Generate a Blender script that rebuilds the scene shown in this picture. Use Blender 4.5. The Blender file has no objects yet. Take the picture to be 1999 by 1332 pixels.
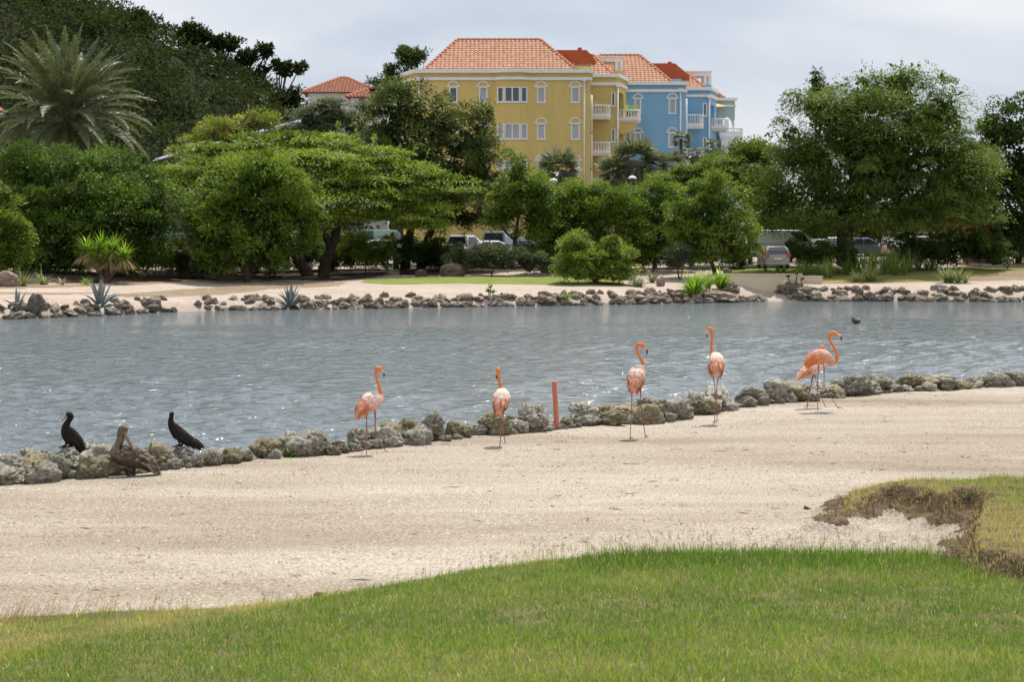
import bpy, bmesh, math, random
import numpy as np
from mathutils import Vector, Matrix

SC = bpy.context.scene
COL = SC.collection
R = math.radians
rng = np.random.default_rng(7)
random.seed(7)

# ------------------------------------------------------------------ camera
CAM_Z = 3.4
FOC = 3887.0                      # focal length in pixels of a 1999 px wide frame (70 mm)
PITCH = math.atan((666.0 - 480.0) / FOC)
cam_d = bpy.data.cameras.new('camera')
cam_d.sensor_width = 36.0
cam_d.lens = 36.0 * FOC / 1999.0
cam_d.clip_start = 0.5
cam_d.clip_end = 6000.0
cam_d.dof.use_dof = True
cam_d.dof.focus_distance = 31.0
cam_d.dof.aperture_fstop = 6.3
cam = bpy.data.objects.new('camera', cam_d)
cam.location = (0, 0, CAM_Z)
cam.rotation_euler = (math.pi / 2 - PITCH, 0, 0)
COL.objects.link(cam)
SC.camera = cam

# ------------------------------------------------------------------ sky and sun
SUN_EL, SUN_AZ = R(63), R(18)     # azimuth measured from +Y (straight ahead) towards +X (right)
SUN_DIR = Vector((math.sin(SUN_AZ) * math.cos(SUN_EL), math.cos(SUN_AZ) * math.cos(SUN_EL), math.sin(SUN_EL)))
world = bpy.data.worlds.new("World")
SC.world = world
world.use_nodes = True
wn, wl = world.node_tree.nodes, world.node_tree.links
wn.clear()
w_out = wn.new('ShaderNodeOutputWorld')
w_bg = wn.new('ShaderNodeBackground')
w_bg.inputs['Strength'].default_value = 0.1
w_sky = wn.new('ShaderNodeTexSky')
w_sky.sky_type = 'NISHITA'
w_sky.sun_disc = False
w_sky.sun_elevation = SUN_EL
w_sky.sun_rotation = SUN_AZ
w_sky.air_density = 1.0
w_sky.dust_density = 1.5
w_sky.altitude = 10
w_tc = wn.new('ShaderNodeTexCoord')
w_map = wn.new('ShaderNodeMapping')
w_map.inputs['Scale'].default_value = (1.0, 1.0, 3.2)
w_map.inputs['Location'].default_value = (0.35, 0.1, 0.2)
w_n = wn.new('ShaderNodeTexNoise')
w_n.inputs['Scale'].default_value = 2.6
w_n.inputs['Detail'].default_value = 7
w_n.inputs['Roughness'].default_value = 0.52
w_n.inputs['Distortion'].default_value = 0.35
w_r = wn.new('ShaderNodeValToRGB')
w_r.color_ramp.elements[0].position = 0.30
w_r.color_ramp.elements[0].color = (0.80, 0.80, 0.80, 1)
w_r.color_ramp.elements[1].position = 0.66
w_r.color_ramp.elements[1].color = (1, 1, 1, 1)
w_c = wn.new('ShaderNodeValToRGB')       # cloud brightness (before the 0.1 strength)
w_c.color_ramp.elements[0].position = 0.38
w_c.color_ramp.elements[0].color = (0.60, 0.68, 0.80, 1)
w_c.color_ramp.elements[1].position = 0.62
w_c.color_ramp.elements[1].color = (0.93, 0.935, 0.975, 1)
w_sc = wn.new('ShaderNodeMix'); w_sc.data_type = 'RGBA'; w_sc.blend_type = 'MULTIPLY'
w_sc.inputs['Factor'].default_value = 1.0
w_sc.inputs['B'].default_value = (9.4, 9.4, 9.4, 1)
w_mix = wn.new('ShaderNodeMix'); w_mix.data_type = 'RGBA'
wl.new(w_tc.outputs['Generated'], w_map.inputs['Vector'])
wl.new(w_map.outputs['Vector'], w_n.inputs['Vector'])
wl.new(w_n.outputs['Fac'], w_r.inputs['Fac'])
wl.new(w_n.outputs['Fac'], w_c.inputs['Fac'])
wl.new(w_c.outputs['Color'], w_sc.inputs['A'])
wl.new(w_r.outputs['Color'], w_mix.inputs['Factor'])
wl.new(w_sky.outputs['Color'], w_mix.inputs['A'])
wl.new(w_sc.outputs['Result'], w_mix.inputs['B'])
wl.new(w_mix.outputs['Result'], w_bg.inputs['Color'])
wl.new(w_bg.outputs['Background'], w_out.inputs['Surface'])

sun_d = bpy.data.lights.new('sun', 'SUN')
sun_d.energy = 5.0
sun_d.angle = R(0.53)
sun_d.color = (1.0, 0.95, 0.87)
sun = bpy.data.objects.new('sun', sun_d)
sun.rotation_euler = (-SUN_DIR).to_track_quat('-Z', 'Y').to_euler()
COL.objects.link(sun)

SC.view_settings.view_transform = 'Standard'
SC.view_settings.look = 'None'
SC.view_settings.exposure = 0.05
SC.view_settings.gamma = 1.0
SC.view_settings.use_curve_mapping = False
SC.render.engine = 'CYCLES'
SC.cycles.max_bounces = 6
SC.cycles.diffuse_bounces = 3
SC.cycles.glossy_bounces = 3
SC.cycles.transmission_bounces = 4
SC.cycles.transparent_max_bounces = 6
SC.cycles.use_adaptive_sampling = True
SC.cycles.adaptive_threshold = 0.02
SC.cycles.time_limit = 600
SC.cycles.sample_clamp_indirect = 4.0

# ------------------------------------------------------------------ where things stand
CT, ST = math.cos(PITCH), math.sin(PITCH)


def ray(px, py):
    u, v = (px - 999.5) / FOC, (666.0 - py) / FOC
    dy = CT + v * ST
    return u / dy, (v * CT - ST) / dy            # dx, dz per metre of depth


def at(px, py, D):
    dx, dz = ray(px, py)
    return Vector((dx * D, D, CAM_Z + dz * D))


def on(px, py, z):
    dx, dz = ray(px, py)
    return at(px, py, (z - CAM_Z) / dz)


def mpp(D):
    return D / FOC                               # metres per photo pixel at depth D


def smooth(t):
    t = np.clip(t, 0, 1)
    return t * t * (3 - 2 * t)


def wob(x, y, f, seed):
    """smooth pseudo noise, about -1..1, for numpy arrays"""
    r = np.random.default_rng(seed)
    s = 0
    for _ in range(7):
        a = r.uniform(0, 2 * math.pi)
        k = f * r.uniform(0.5, 1.7)
        s = s + np.sin(x * math.cos(a) * k + y * math.sin(a) * k + r.uniform(0, 6.28))
    return s / 3.6


# ------------------------------------------------------------------ object bookkeeping
ROOT = {}


def tag(o, label=None, cat=None, group=None, kind=None):
    if label: o['label'] = label
    if cat: o['category'] = cat
    if group: o['group'] = group
    if kind: o['kind'] = kind
    return o


def thing(name, label, cat, loc, group=None):
    o = bpy.data.objects.new(name, None)
    o.empty_display_size = 0.2
    COL.objects.link(o)
    o.location = loc
    ROOT[o.name] = Vector(loc)
    return tag(o, label, cat, group)


def link(name, me, parent=None, mats=(), smooth_=False):
    for m in (mats if isinstance(mats, (list, tuple)) else [mats]):
        me.materials.append(m)
    o = bpy.data.objects.new(name, me)
    COL.objects.link(o)
    if parent is not None:
        base = ROOT[parent.name]
        me.transform(Matrix.Translation(-base))
        o.parent = parent
        ROOT[o.name] = base
    else:
        ROOT[o.name] = Vector((0, 0, 0))
    if smooth_:
        me.polygons.foreach_set('use_smooth', [True] * len(me.polygons))
    return o


def part(name, bm, mats, parent=None, smooth_=False):
    me = bpy.data.meshes.new(name)
    bm.normal_update()
    bm.to_mesh(me)
    bm.free()
    return link(name, me, parent, mats, smooth_)


def piece(name, bm, mats, label=None, cat=None, group=None, kind=None, smooth_=False):
    """a top-level thing (or piece of the setting) that is one mesh, its origin at its base"""
    xs = [v.co for v in bm.verts]
    c = Vector((sum(v.x for v in xs) / len(xs), sum(v.y for v in xs) / len(xs), min(v.z for v in xs)))
    bmesh.ops.translate(bm, verts=bm.verts, vec=-c)
    o = part(name, bm, mats, None, smooth_)
    o.location = c
    ROOT[o.name] = c
    return tag(o, label, cat, group, kind)


def np_mesh(name, V, F, mats, parent=None, tint=None, smooth_=False):
    """V (n,3); F (m,k) all faces with the same number of corners; tint per vertex"""
    V = np.asarray(V, dtype=np.float32); F = np.asarray(F, dtype=np.int32)
    me = bpy.data.meshes.new(name)
    me.vertices.add(len(V)); me.vertices.foreach_set('co', V.ravel())
    k = F.shape[1]
    me.loops.add(F.size); me.loops.foreach_set('vertex_index', F.ravel())
    me.polygons.add(len(F))
    me.polygons.foreach_set('loop_start', np.arange(0, F.size, k, dtype=np.int32))
    me.polygons.foreach_set('loop_total', np.full(len(F), k, dtype=np.int32))
    me.update(calc_edges=True)
    if tint is not None:
        a = me.attributes.new('tint', 'FLOAT', 'POINT')
        a.data.foreach_set('value', np.asarray(tint, dtype=np.float32))
    return link(name, me, parent, mats, smooth_)


# ------------------------------------------------------------------ shapes
def box(bm, x0, x1, y0, y1, z0, z1, mi=0):
    vs = [bm.verts.new((x, y, z)) for z in (z0, z1) for y in (y0, y1) for x in (x0, x1)]
    for q in ((0, 2, 3, 1), (4, 5, 7, 6), (0, 1, 5, 4), (2, 6, 7, 3), (0, 4, 6, 2), (1, 3, 7, 5)):
        f = bm.faces.new([vs[i] for i in q]); f.material_index = mi
    return vs


def frame_at(t, up=Vector((0, 0, 1))):
    t = t.normalized()
    a = t.cross(up)
    if a.length < 1e-4: a = t.cross(Vector((1, 0, 0)))
    a.normalize()
    return a, a.cross(t).normalized()


def loft(bm, pts, rad, seg=8, mi=0, squash=1.0, cap=True):
    """a tube along pts with a radius at each point; returns its rings"""
    pts = [Vector(p) for p in pts]
    rings = []
    a_prev = None
    for i, p in enumerate(pts):
        t = (pts[min(i + 1, len(pts) - 1)] - pts[max(i - 1, 0)])
        if t.length < 1e-6: t = Vector((0, 0, 1))
        t.normalize()
        if a_prev is None:
            a, b = frame_at(t)
        else:
            a = a_prev - t * a_prev.dot(t)
            if a.length < 1e-4: a, b = frame_at(t)
            a.normalize(); b = a.cross(t).normalized()
        a_prev = a
        r = rad[i]
        rings.append([bm.verts.new(p + a * (math.cos(2 * math.pi * k / seg) * r) + b * (math.sin(2 * math.pi * k / seg) * r * squash)) for k in range(seg)])
    faces = []
    for i in range(len(rings) - 1):
        for k in range(seg):
            f = bm.faces.new((rings[i][k], rings[i][(k + 1) % seg], rings[i + 1][(k + 1) % seg], rings[i + 1][k]))
            f.material_index = mi; f.smooth = True; faces.append(f)
    if cap:
        f = bm.faces.new(list(reversed(rings[0]))); f.material_index = mi
        f = bm.faces.new(rings[-1]); f.material_index = mi
    return rings


def smooth_path(pts, n):
    """Catmull-Rom through points given as tuples of any length"""
    P = np.array(pts, dtype=float)
    P = np.vstack([2 * P[0] - P[1], P, 2 * P[-1] - P[-2]])
    out = []
    m = len(P) - 3
    for i in range(m):
        for t in np.linspace(0, 1, n, endpoint=False):
            p0, p1, p2, p3 = P[i:i + 4]
            out.append(0.5 * ((2 * p1) + (-p0 + p2) * t + (2 * p0 - 5 * p1 + 4 * p2 - p3) * t * t + (-p0 + 3 * p1 - 3 * p2 + p3) * t ** 3))
    out.append(P[-2])
    return np.array(out)


# ------------------------------------------------------------------ materials
def mat(name, col, rough=0.7, spec=0.4, metal=0.0, vary=0.0, vscale=3.0, bump=0.0, bscale=20.0, col2=None, stretch=(1, 1, 1), detail=5):
    m = bpy.data.materials.new(name)
    m.use_nodes = True
    nt = m.node_tree; n = nt.nodes; l = nt.links
    b = n['Principled BSDF']
    b.inputs['Roughness'].default_value = rough
    b.inputs['Specular IOR Level'].default_value = spec
    b.inputs['Metallic'].default_value = metal
    b.inputs['Base Color'].default_value = (*col, 1)
    if vary or bump or col2:
        tc = n.new('ShaderNodeTexCoord'); mp = n.new('ShaderNodeMapping')
        mp.inputs['Scale'].default_value = stretch
        l.new(tc.outputs['Object'], mp.inputs['Vector'])
    if vary or col2:
        nz = n.new('ShaderNodeTexNoise'); nz.inputs['Scale'].default_value = vscale; nz.inputs['Detail'].default_value = detail
        nz.inputs['Roughness'].default_value = 0.65
        rp = n.new('ShaderNodeValToRGB')
        rp.color_ramp.elements[0].position = 0.33; rp.color_ramp.elements[1].position = 0.67
        c2 = col2 if col2 else tuple(min(1, c * (1 + vary)) for c in col)
        c1 = col if col2 else tuple(c * (1 - vary) for c in col)
        rp.color_ramp.elements[0].color = (*c1, 1); rp.color_ramp.elements[1].color = (*c2, 1)
        l.new(mp.outputs['Vector'], nz.inputs['Vector']); l.new(nz.outputs['Fac'], rp.inputs['Fac'])
        l.new(rp.outputs['Color'], b.inputs['Base Color'])
    if bump:
        nb = n.new('ShaderNodeTexNoise'); nb.inputs['Scale'].default_value = bscale; nb.inputs['Detail'].default_value = 6
        bp = n.new('ShaderNodeBump'); bp.inputs['Strength'].default_value = bump; bp.inputs['Distance'].default_value = 0.05
        l.new(mp.outputs['Vector'], nb.inputs['Vector']); l.new(nb.outputs['Fac'], bp.inputs['Height'])
        l.new(bp.outputs['Normal'], b.inputs['Normal'])
    return m


def leaf_mat(name, dark, light, rough=0.45, spec=0.35, trans=0.35, tcol=None, extra=None):
    """tint (0..1, one value per leaf) picks the leaf's own hue"""
    m = bpy.data.materials.new(name)
    m.use_nodes = True
    nt = m.node_tree; n = nt.nodes; l = nt.links
    b = n['Principled BSDF']; out = n['Material Output']
    b.inputs['Roughness'].default_value = rough
    b.inputs['Specular IOR Level'].default_value = spec
    at_ = n.new('ShaderNodeAttribute'); at_.attribute_name = 'tint'
    rp = n.new('ShaderNodeValToRGB')
    rp.color_ramp.elements[0].color = (*dark, 1); rp.color_ramp.elements[1].color = (*light, 1)
    if extra:
        for pos, c in extra:
            e = rp.color_ramp.elements.new(pos); e.color = (*c, 1)
    l.new(at_.outputs['Fac'], rp.inputs['Fac'])
    l.new(rp.outputs['Color'], b.inputs['Base Color'])
    if trans > 0:
        t = n.new('ShaderNodeBsdfTranslucent')
        hs = n.new('ShaderNodeMix'); hs.data_type = 'RGBA'; hs.blend_type = 'MULTIPLY'; hs.inputs['Factor'].default_value = 1
        hs.inputs['B'].default_value = (*(tcol or (2.0, 2.1, 0.9)), 1)
        l.new(rp.outputs['Color'], hs.inputs['A']); l.new(hs.outputs['Result'], t.inputs['Color'])
        mx = n.new('ShaderNodeMixShader'); mx.inputs['Fac'].default_value = trans
        l.new(b.outputs['BSDF'], mx.inputs[1]); l.new(t.outputs['BSDF'], mx.inputs[2])
        l.new(mx.outputs['Shader'], out.inputs['Surface'])
    return m
# ================================================================== the ground, the water
M = {}


def sand_material(name, base, dark, light, grain, streak):
    m = bpy.data.materials.new(name); m.use_nodes = True
    nt = m.node_tree; n = nt.nodes; l = nt.links; b = n['Principled BSDF']
    b.inputs['Roughness'].default_value = 0.95; b.inputs['Specular IOR Level'].default_value = 0.15
    tc = n.new('ShaderNodeTexCoord')
    mp = n.new('ShaderNodeMapping'); mp.inputs['Scale'].default_value = streak
    mp.inputs['Rotation'].default_value = (0, 0, R(8))
    l.new(tc.outputs['Object'], mp.inputs['Vector'])
    n1 = n.new('ShaderNodeTexNoise'); n1.inputs['Scale'].default_value = 0.9; n1.inputs['Detail'].default_value = 7; n1.inputs['Roughness'].default_value = 0.6
    l.new(mp.outputs['Vector'], n1.inputs['Vector'])
    r1 = n.new('ShaderNodeValToRGB')
    e = r1.color_ramp.elements
    e[0].position = 0.30; e[0].color = (*dark, 1); e[1].position = 0.72; e[1].color = (*light, 1)
    k = e.new(0.47); k.color = (*base, 1)
    l.new(n1.outputs['Fac'], r1.inputs['Fac'])
    n2 = n.new('ShaderNodeTexNoise'); n2.inputs['Scale'].default_value = grain; n2.inputs['Detail'].default_value = 3; n2.inputs['Roughness'].default_value = 0.8
    l.new(tc.outputs['Object'], n2.inputs['Vector'])
    r2 = n.new('ShaderNodeValToRGB')
    r2.color_ramp.elements[0].position = 0.32; r2.color_ramp.elements[0].color = (0.36, 0.33, 0.29, 1)
    r2.color_ramp.elements[1].position = 0.64; r2.color_ramp.elements[1].color = (1.36, 1.35, 1.34, 1)
    l.new(n2.outputs['Fac'], r2.inputs['Fac'])
    mx = n.new('ShaderNodeMix'); mx.data_type = 'RGBA'; mx.blend_type = 'MULTIPLY'; mx.inputs['Factor'].default_value = 1
    l.new(r1.outputs['Color'], mx.inputs['A']); l.new(r2.outputs['Color'], mx.inputs['B'])
    l.new(mx.outputs['Result'], b.inputs['Base Color'])
    bp = n.new('ShaderNodeBump'); bp.inputs['Strength'].default_value = 0.55; bp.inputs['Distance'].default_value = 0.012
    l.new(n2.outputs['Fac'], bp.inputs['Height'])
    n3 = n.new('ShaderNodeTexNoise'); n3.inputs['Scale'].default_value = 5.0; n3.inputs['Detail'].default_value = 6
    l.new(tc.outputs['Object'], n3.inputs['Vector'])
    b2 = n.new('ShaderNodeBump'); b2.inputs['Strength'].default_value = 0.5; b2.inputs['Distance'].default_value = 0.05
    l.new(n3.outputs['Fac'], b2.inputs['Height']); l.new(bp.outputs['Normal'], b2.inputs['Normal'])
    l.new(b2.outputs['Normal'], b.inputs['Normal'])
    return m


M['sand'] = sand_material('beach_sand', (0.342, 0.296, 0.240), (0.255, 0.208, 0.152), (0.462, 0.414, 0.356), 34, (0.14, 0.60, 1))
M['far_sand'] = sand_material('far_sand', (0.45, 0.375, 0.32), (0.36, 0.29, 0.235), (0.50, 0.425, 0.37), 18, (0.3, 0.7, 1))
M['gravel'] = sand_material('brown_gravel', (0.26, 0.20, 0.135), (0.20, 0.15, 0.10), (0.31, 0.245, 0.17), 9, (0.4, 0.6, 1))
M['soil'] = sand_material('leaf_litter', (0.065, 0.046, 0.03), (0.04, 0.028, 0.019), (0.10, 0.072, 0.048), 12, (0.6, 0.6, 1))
M['lawn_soil'] = mat('lawn_soil', (0.075, 0.085, 0.026), 0.95, 0.1, col2=(0.17, 0.14, 0.065), vscale=1.1)
M['mound_soil'] = mat('mound_soil', (0.06, 0.044, 0.028), 0.95, 0.1, col2=(0.20, 0.145, 0.085), vscale=7, bump=0.7, bscale=25)
M['far_lawn'] = mat('far_lawn', (0.15, 0.185, 0.035), 0.9, 0.15, col2=(0.20, 0.225, 0.055), vscale=0.6, bump=0.6, bscale=9)
M['dry_lawn'] = mat('dry_lawn', (0.14, 0.165, 0.04), 0.9, 0.15, col2=(0.27, 0.215, 0.085), vscale=0.35, bump=0.6, bscale=9, stretch=(0.5, 1, 1))
M['asphalt'] = mat('asphalt', (0.30, 0.275, 0.25), 0.9, 0.2, vary=0.12, vscale=1.5)
M['mud'] = mat('lake_mud', (0.05, 0.05, 0.035), 0.9, 0.2, vary=0.2, vscale=1.0)
M['kerb'] = mat('kerb_stone', (0.14, 0.125, 0.11), 0.9, 0.2, vary=0.3, vscale=3)


def xy_line(pxs, z):
    q = [on(a, b, z) for a, b in pxs]
    q.sort(key=lambda v: v.x)
    return np.array([v.x for v in q]), np.array([v.y for v in q])


def line_fn(X, Y):
    def f(x):
        x = np.asarray(x, dtype=float)
        y = np.interp(x, X, Y)
        sl, sr = (Y[3] - Y[0]) / (X[3] - X[0]), (Y[-1] - Y[-4]) / (X[-1] - X[-4])
        y = np.where(x < X[0], Y[0] + (x - X[0]) * sl, y)
        return np.where(x > X[-1], Y[-1] + (x - X[-1]) * sr, y)
    return f


BZ = 0.43
NEAR_PX = [(0, 945), (100, 940), (220, 932), (330, 921), (440, 909), (560, 893), (650, 891), (760, 874), (850, 868), (950, 852),
           (1060, 845), (1150, 832), (1300, 824), (1400, 803), (1500, 791), (1620, 779), (1750, 768), (1850, 764), (1999, 753)]
near_shore = line_fn(*xy_line(NEAR_PX, BZ))
LAWN_PX = [(0, 1216), (150, 1206), (300, 1196), (450, 1190), (600, 1172), (700, 1157), (850, 1131), (950, 1112), (1050, 1098), (1150, 1088),
           (1300, 1083), (1500, 1082), (1700, 1086), (1850, 1092), (1999, 1094)]
lawn_edge = line_fn(*xy_line(LAWN_PX, BZ + 0.02))


def near_h(x, y):
    x = np.asarray(x, dtype=float); y = np.asarray(y, dtype=float)
    s = y - near_shore(x)
    z = BZ + 0.018 * wob(x, y, 0.9, 3) + 0.010 * wob(x, y, 3.2, 4) + 0.004 * wob(x, y, 11, 5)
    z = z - 0.95 * smooth((s - 0.15) / 2.6) - 0.9 * smooth((s - 1.5) / 4.0)
    return z


def lawn_h(x, y):
    e = lawn_edge(x) - y                                   # metres inside the lawn
    return BZ + 0.045 * smooth(e / 0.06) + 0.055 * np.clip(e, 0, 60) + 0.02 * wob(x, y, 1.3, 8) + 0.008 * wob(x, y, 6, 9)


# near ground: columns spread in x, rows from behind the camera to below the water
gx = np.concatenate([np.linspace(-90, -13, 14)[:-1], np.linspace(-13, 19, 220), np.linspace(19, 120, 16)[1:]])
ty = np.concatenate([np.linspace(0, 1, 12)[:-1] * 0.0 + np.linspace(-40, 12, 12)[:-1]])
rows = []
ns = near_shore(gx)
for k in range(len(ty)): rows.append(np.full_like(gx, ty[k]) + 0 * ns)
for t in np.linspace(0, 1, 180): rows.append(12 + (ns - 12 + 0.2) * t)
for t in np.linspace(0.3, 6.5, 26): rows.append(ns + t)
GY = np.array(rows); GX = np.tile(gx, (len(rows), 1)); GZ = near_h(GX, GY)


def grid_faces(nr, nc):
    i = np.arange(nr - 1)[:, None] * nc + np.arange(nc - 1)[None, :]
    i = i.ravel()
    return np.stack([i, i + 1, i + nc + 1, i + nc], 1)


o = np_mesh('beach_ground', np.stack([GX, GY, GZ], -1).reshape(-1, 3), grid_faces(*GX.shape), M['sand'], smooth_=True)
tag(o, kind='structure')

# the near lawn, a low turf step above the sand
lx = np.concatenate([np.linspace(-60, -8, 8)[:-1], np.linspace(-8, 9, 220), np.linspace(9, 60, 8)[1:]])
le = lawn_edge(lx) + 0.05 * wob(lx, lx * 0, 5, 21) + 0.03 * wob(lx, lx * 0, 17, 22)
LE = le
rows = [(le + 0.02, None)]
r_y = [le + 0.015] + [le - d for d in (0.0, 0.03, 0.08, 0.2)] + [le - d for d in np.linspace(0.4, 8, 40)] + [le - d for d in (12, 20, 40, 60)]
LY = np.array(r_y); LX = np.tile(lx, (len(r_y), 1))
edge = (np.tile(le, (len(r_y), 1)) - LY)
LZ = lawn_h(LX, np.minimum(LY, lawn_edge(LX) - np.maximum(edge, 0)))
LZ[0] = near_h(LX[0], LY[0]) - 0.03
o = np_mesh('lawn', np.stack([LX, LY, LZ], -1).reshape(-1, 3), grid_faces(*LX.shape)[:, ::-1], M['lawn_soil'], smooth_=True)
tag(o, kind='structure')


def lawn_edge_real(x):
    return np.interp(x, lx, LE)


# the eroded grass mound on the right
def poly_sd(x, y, P):
    """signed distance, positive inside polygon P (k,2)"""
    d = np.full(x.shape, 1e9); ins = np.zeros(x.shape, bool)
    k = len(P)
    for i in range(k):
        a, b = P[i], P[(i + 1) % k]
        e = b - a
        t = np.clip(((x - a[0]) * e[0] + (y - a[1]) * e[1]) / (e @ e), 0, 1)
        d = np.minimum(d, np.hypot(x - a[0] - t * e[0], y - a[1] - t * e[1]))
        c = (a[1] > y) != (b[1] > y)
        ins ^= c & (x < (b[0] - a[0]) * (y - a[1]) / (b[1] - a[1] + 1e-12) + a[0])
    return np.where(ins, d, -d)


MZ = 0.35
mound_px = [(1622, 978), (1655, 943), (1730, 940), (1850, 938), (2080, 934), (2620, 930), (2640, 1098), (1990, 1094), (1945, 1086), (1882, 1068),
            (1868, 1040), (1900, 1000), (1925, 974), (1890, 966), (1845, 976), (1800, 966), (1745, 953), (1690, 962)]
MP = np.array([[v.x, v.y] for v in (on(a, b, BZ + MZ * 0.9) for a, b in mound_px)])
mxr = np.concatenate([np.linspace(MP[:, 0].min() - 0.5, 7.0, 215), np.linspace(7.05, MP[:, 0].max() + 0.3, 40)])
myr = np.linspace(MP[:, 1].min() - 0.6, MP[:, 1].max() + 0.6, 190)
MX, MY = np.meshgrid(mxr, myr)


def mound_h(x, y):
    w = 0.07 * wob(x, y, 6, 31) + 0.05 * wob(x, y, 15, 32)
    sd = poly_sd(x, y, MP) + w
    far = 0.0
    width = 0.17
    hgt = MZ * (0.45 + 0.55 * smooth((x - MP[0, 0]) / 1.2))
    low = 0.15 * smooth((sd + 0.50) / 0.50) ** 1.5                     # crumbled foot
    return near_h(x, y) + low + (hgt - low) * smooth(sd / width) + 0.015 * wob(x, y, 9, 33) * (sd > -0.3) - 0.03 * (1 - smooth((sd + 0.78) / 0.12)), sd


MH, MSD = mound_h(MX, MY)
fa = grid_faces(*MX.shape)
keep = (MSD.ravel()[fa] > -0.85).all(1)
fa = fa[keep]
used = np.unique(fa); re = np.full(MX.size, -1); re[used] = np.arange(len(used))
o = np_mesh('grass_bank', np.stack([MX, MY, MH], -1).reshape(-1, 3)[used], re[fa], [M['mound_soil'], M['sand']], smooth_=True)
o.data.polygons.foreach_set('material_index', (MSD.ravel()[fa].mean(1) < -0.17 + 0.05 * wob(MX.ravel()[fa[:, 0]], MY.ravel()[fa[:, 0]], 13, 35)).astype(np.int32))
tag(o, kind='structure')

# ---------------------------------------------------------------- far bank
FAR_PX = [(-150, 629), (0, 624), (100, 620), (200, 616), (300, 611), (400, 607), (500, 606), (600, 604), (700, 603), (800, 601.5), (900, 600), (1000, 598),
          (1100, 597), (1200, 595.5), (1300, 593), (1400, 591), (1484, 589), (1532, 588.5), (1650, 588.5), (1800, 589), (1999, 589), (2150, 589)]
far_shore = line_fn(*xy_line(FAR_PX, 0.0))
PS = np.array([-6, -2.5, 0, 0.5, 1.2, 2.5, 4, 6, 9, 11, 14, 20, 22, 28, 33, 40, 48, 70, 110, 3000.])
PL = np.array([-1.6, -.9, -.05, .22, .48, .62, .72, .79, .87, .9, .96, 1.05, 1.08, 1.25, 1.5, 1.78, 2.05, 2.35, 2.6, 2.6])
PC = np.array([-1.6, -.9, -.05, .22, .48, .65, .76, .87, 1.02, 1.1, 1.27, 1.42, 1.46, 1.72, 1.95, 2.06, 2.15, 2.35, 2.6, 2.6])
PR = np.array([-1.6, -.9, -.05, .3, .62, .82, .95, 1.08, 1.3, 1.4, 1.62, 1.98, 2.05, 2.15, 2.2, 2.25, 2.3, 2.4, 2.6, 2.6])
NX0, NX1 = at(1448, 585, 121).x, at(1534, 585, 121).x
XL, XC, XR = at(150, 600, 95).x, at(900, 600, 108).x, at(1650, 580, 122).x


def far_h(x, y):
    x = np.asarray(x, dtype=float); y = np.asarray(y, dtype=float)
    s = y - far_shore(x)
    a, b, c = np.interp(s, PS, PL), np.interp(s, PS, PC), np.interp(s, PS, PR)
    t1 = smooth((x - XL) / (XC - XL)); t2 = smooth((x - XC) / (XR - XC))
    z = (a * (1 - t1) + b * t1) * (1 - t2) + c * t2
    nk = smooth((x - NX0) / .5) * smooth((NX1 - x) / .5) * (1 - smooth((s - 2.2) / .5))     # the dark inlet under the wall
    z = z * (1 - nk) + np.minimum(z, .10 + .06 * s) * nk
    return z + (0.035 * wob(x, y, 0.8, 41) + 0.02 * wob(x, y, 2.3, 42)) * smooth(s / 2) * (1 - smooth((s - 60) / 40))


def hit(px, py, lift=0.0):
    """the point of the far bank seen at a photo pixel"""
    dx, dz = ray(px, py)
    d = np.linspace(84, 230, 2400)
    g = far_h(dx * d, d) + lift
    k = np.argmax((CAM_Z + dz * d) < g)
    return Vector((dx * d[k], d[k], g[k] - lift))


def ground(px, D):
    x = ray(px, 520)[0] * D
    return Vector((x, D, float(far_h(x, D))))


fx = np.concatenate([np.linspace(-2500, -50, 16)[:-1], np.linspace(-50, 50, 260), np.linspace(50, 2500, 16)[1:]])
fs = np.concatenate([np.array([-6, -3, -1.2, -.5, 0, .25, .5, .8, 1.2, 1.7, 2.5, 3.2]), np.linspace(4, 50, 70), np.array([60, 80, 110, 180, 400, 1000, 3000])])
FX = np.tile(fx, (len(fs), 1)); FY = far_shore(np.clip(fx, -60, 60))[None, :] + fs[:, None]
o = np_mesh('far_bank_ground', np.stack([FX, FY, far_h(np.clip(FX, -60, 60), FY)], -1).reshape(-1, 3), grid_faces(*FX.shape), M['far_sand'], smooth_=True)
tag(o, kind='structure')

bm = bmesh.new()
vs = [bm.verts.new(c) for c in ((-3000, -300, -1.7), (3000, -300, -1.7), (3000, 3000, -1.7), (-3000, 3000, -1.7))]
bm.faces.new(vs)
tag(part('lake_bed', bm, M['mud']), kind='structure')


def patch(name, lower, upper, m, lift=0.03, nx=60, ny=6, kind='structure'):
    """a sheet on the far bank between two photo outlines (both left to right)"""
    lo, up = np.array(lower, float), np.array(upper, float)

    def res(a):
        t = np.r_[0, np.cumsum(np.hypot(*np.diff(a, axis=0).T))]; t /= t[-1]
        q = np.linspace(0, 1, nx)
        return np.stack([np.interp(q, t, a[:, 0]), np.interp(q, t, a[:, 1])], 1)
    lo, up = res(lo), res(up)
    V = []
    for j in range(ny):
        f = j / (ny - 1)
        for i in range(nx):
            p = hit(*(lo[i] * (1 - f) + up[i] * f))
            V.append((p.x, p.y, p.z))
    V = np.array(V)
    V[:, 2] += lift
    ed = np.zeros((ny, nx), bool); ed[0] = ed[-1] = True; ed[:, 0] = ed[:, -1] = True
    V[ed.ravel(), 2] -= lift * 0.92
    o = np_mesh(name, V, grid_faces(ny, nx), m, smooth_=True)
    return tag(o, kind=kind)


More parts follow.
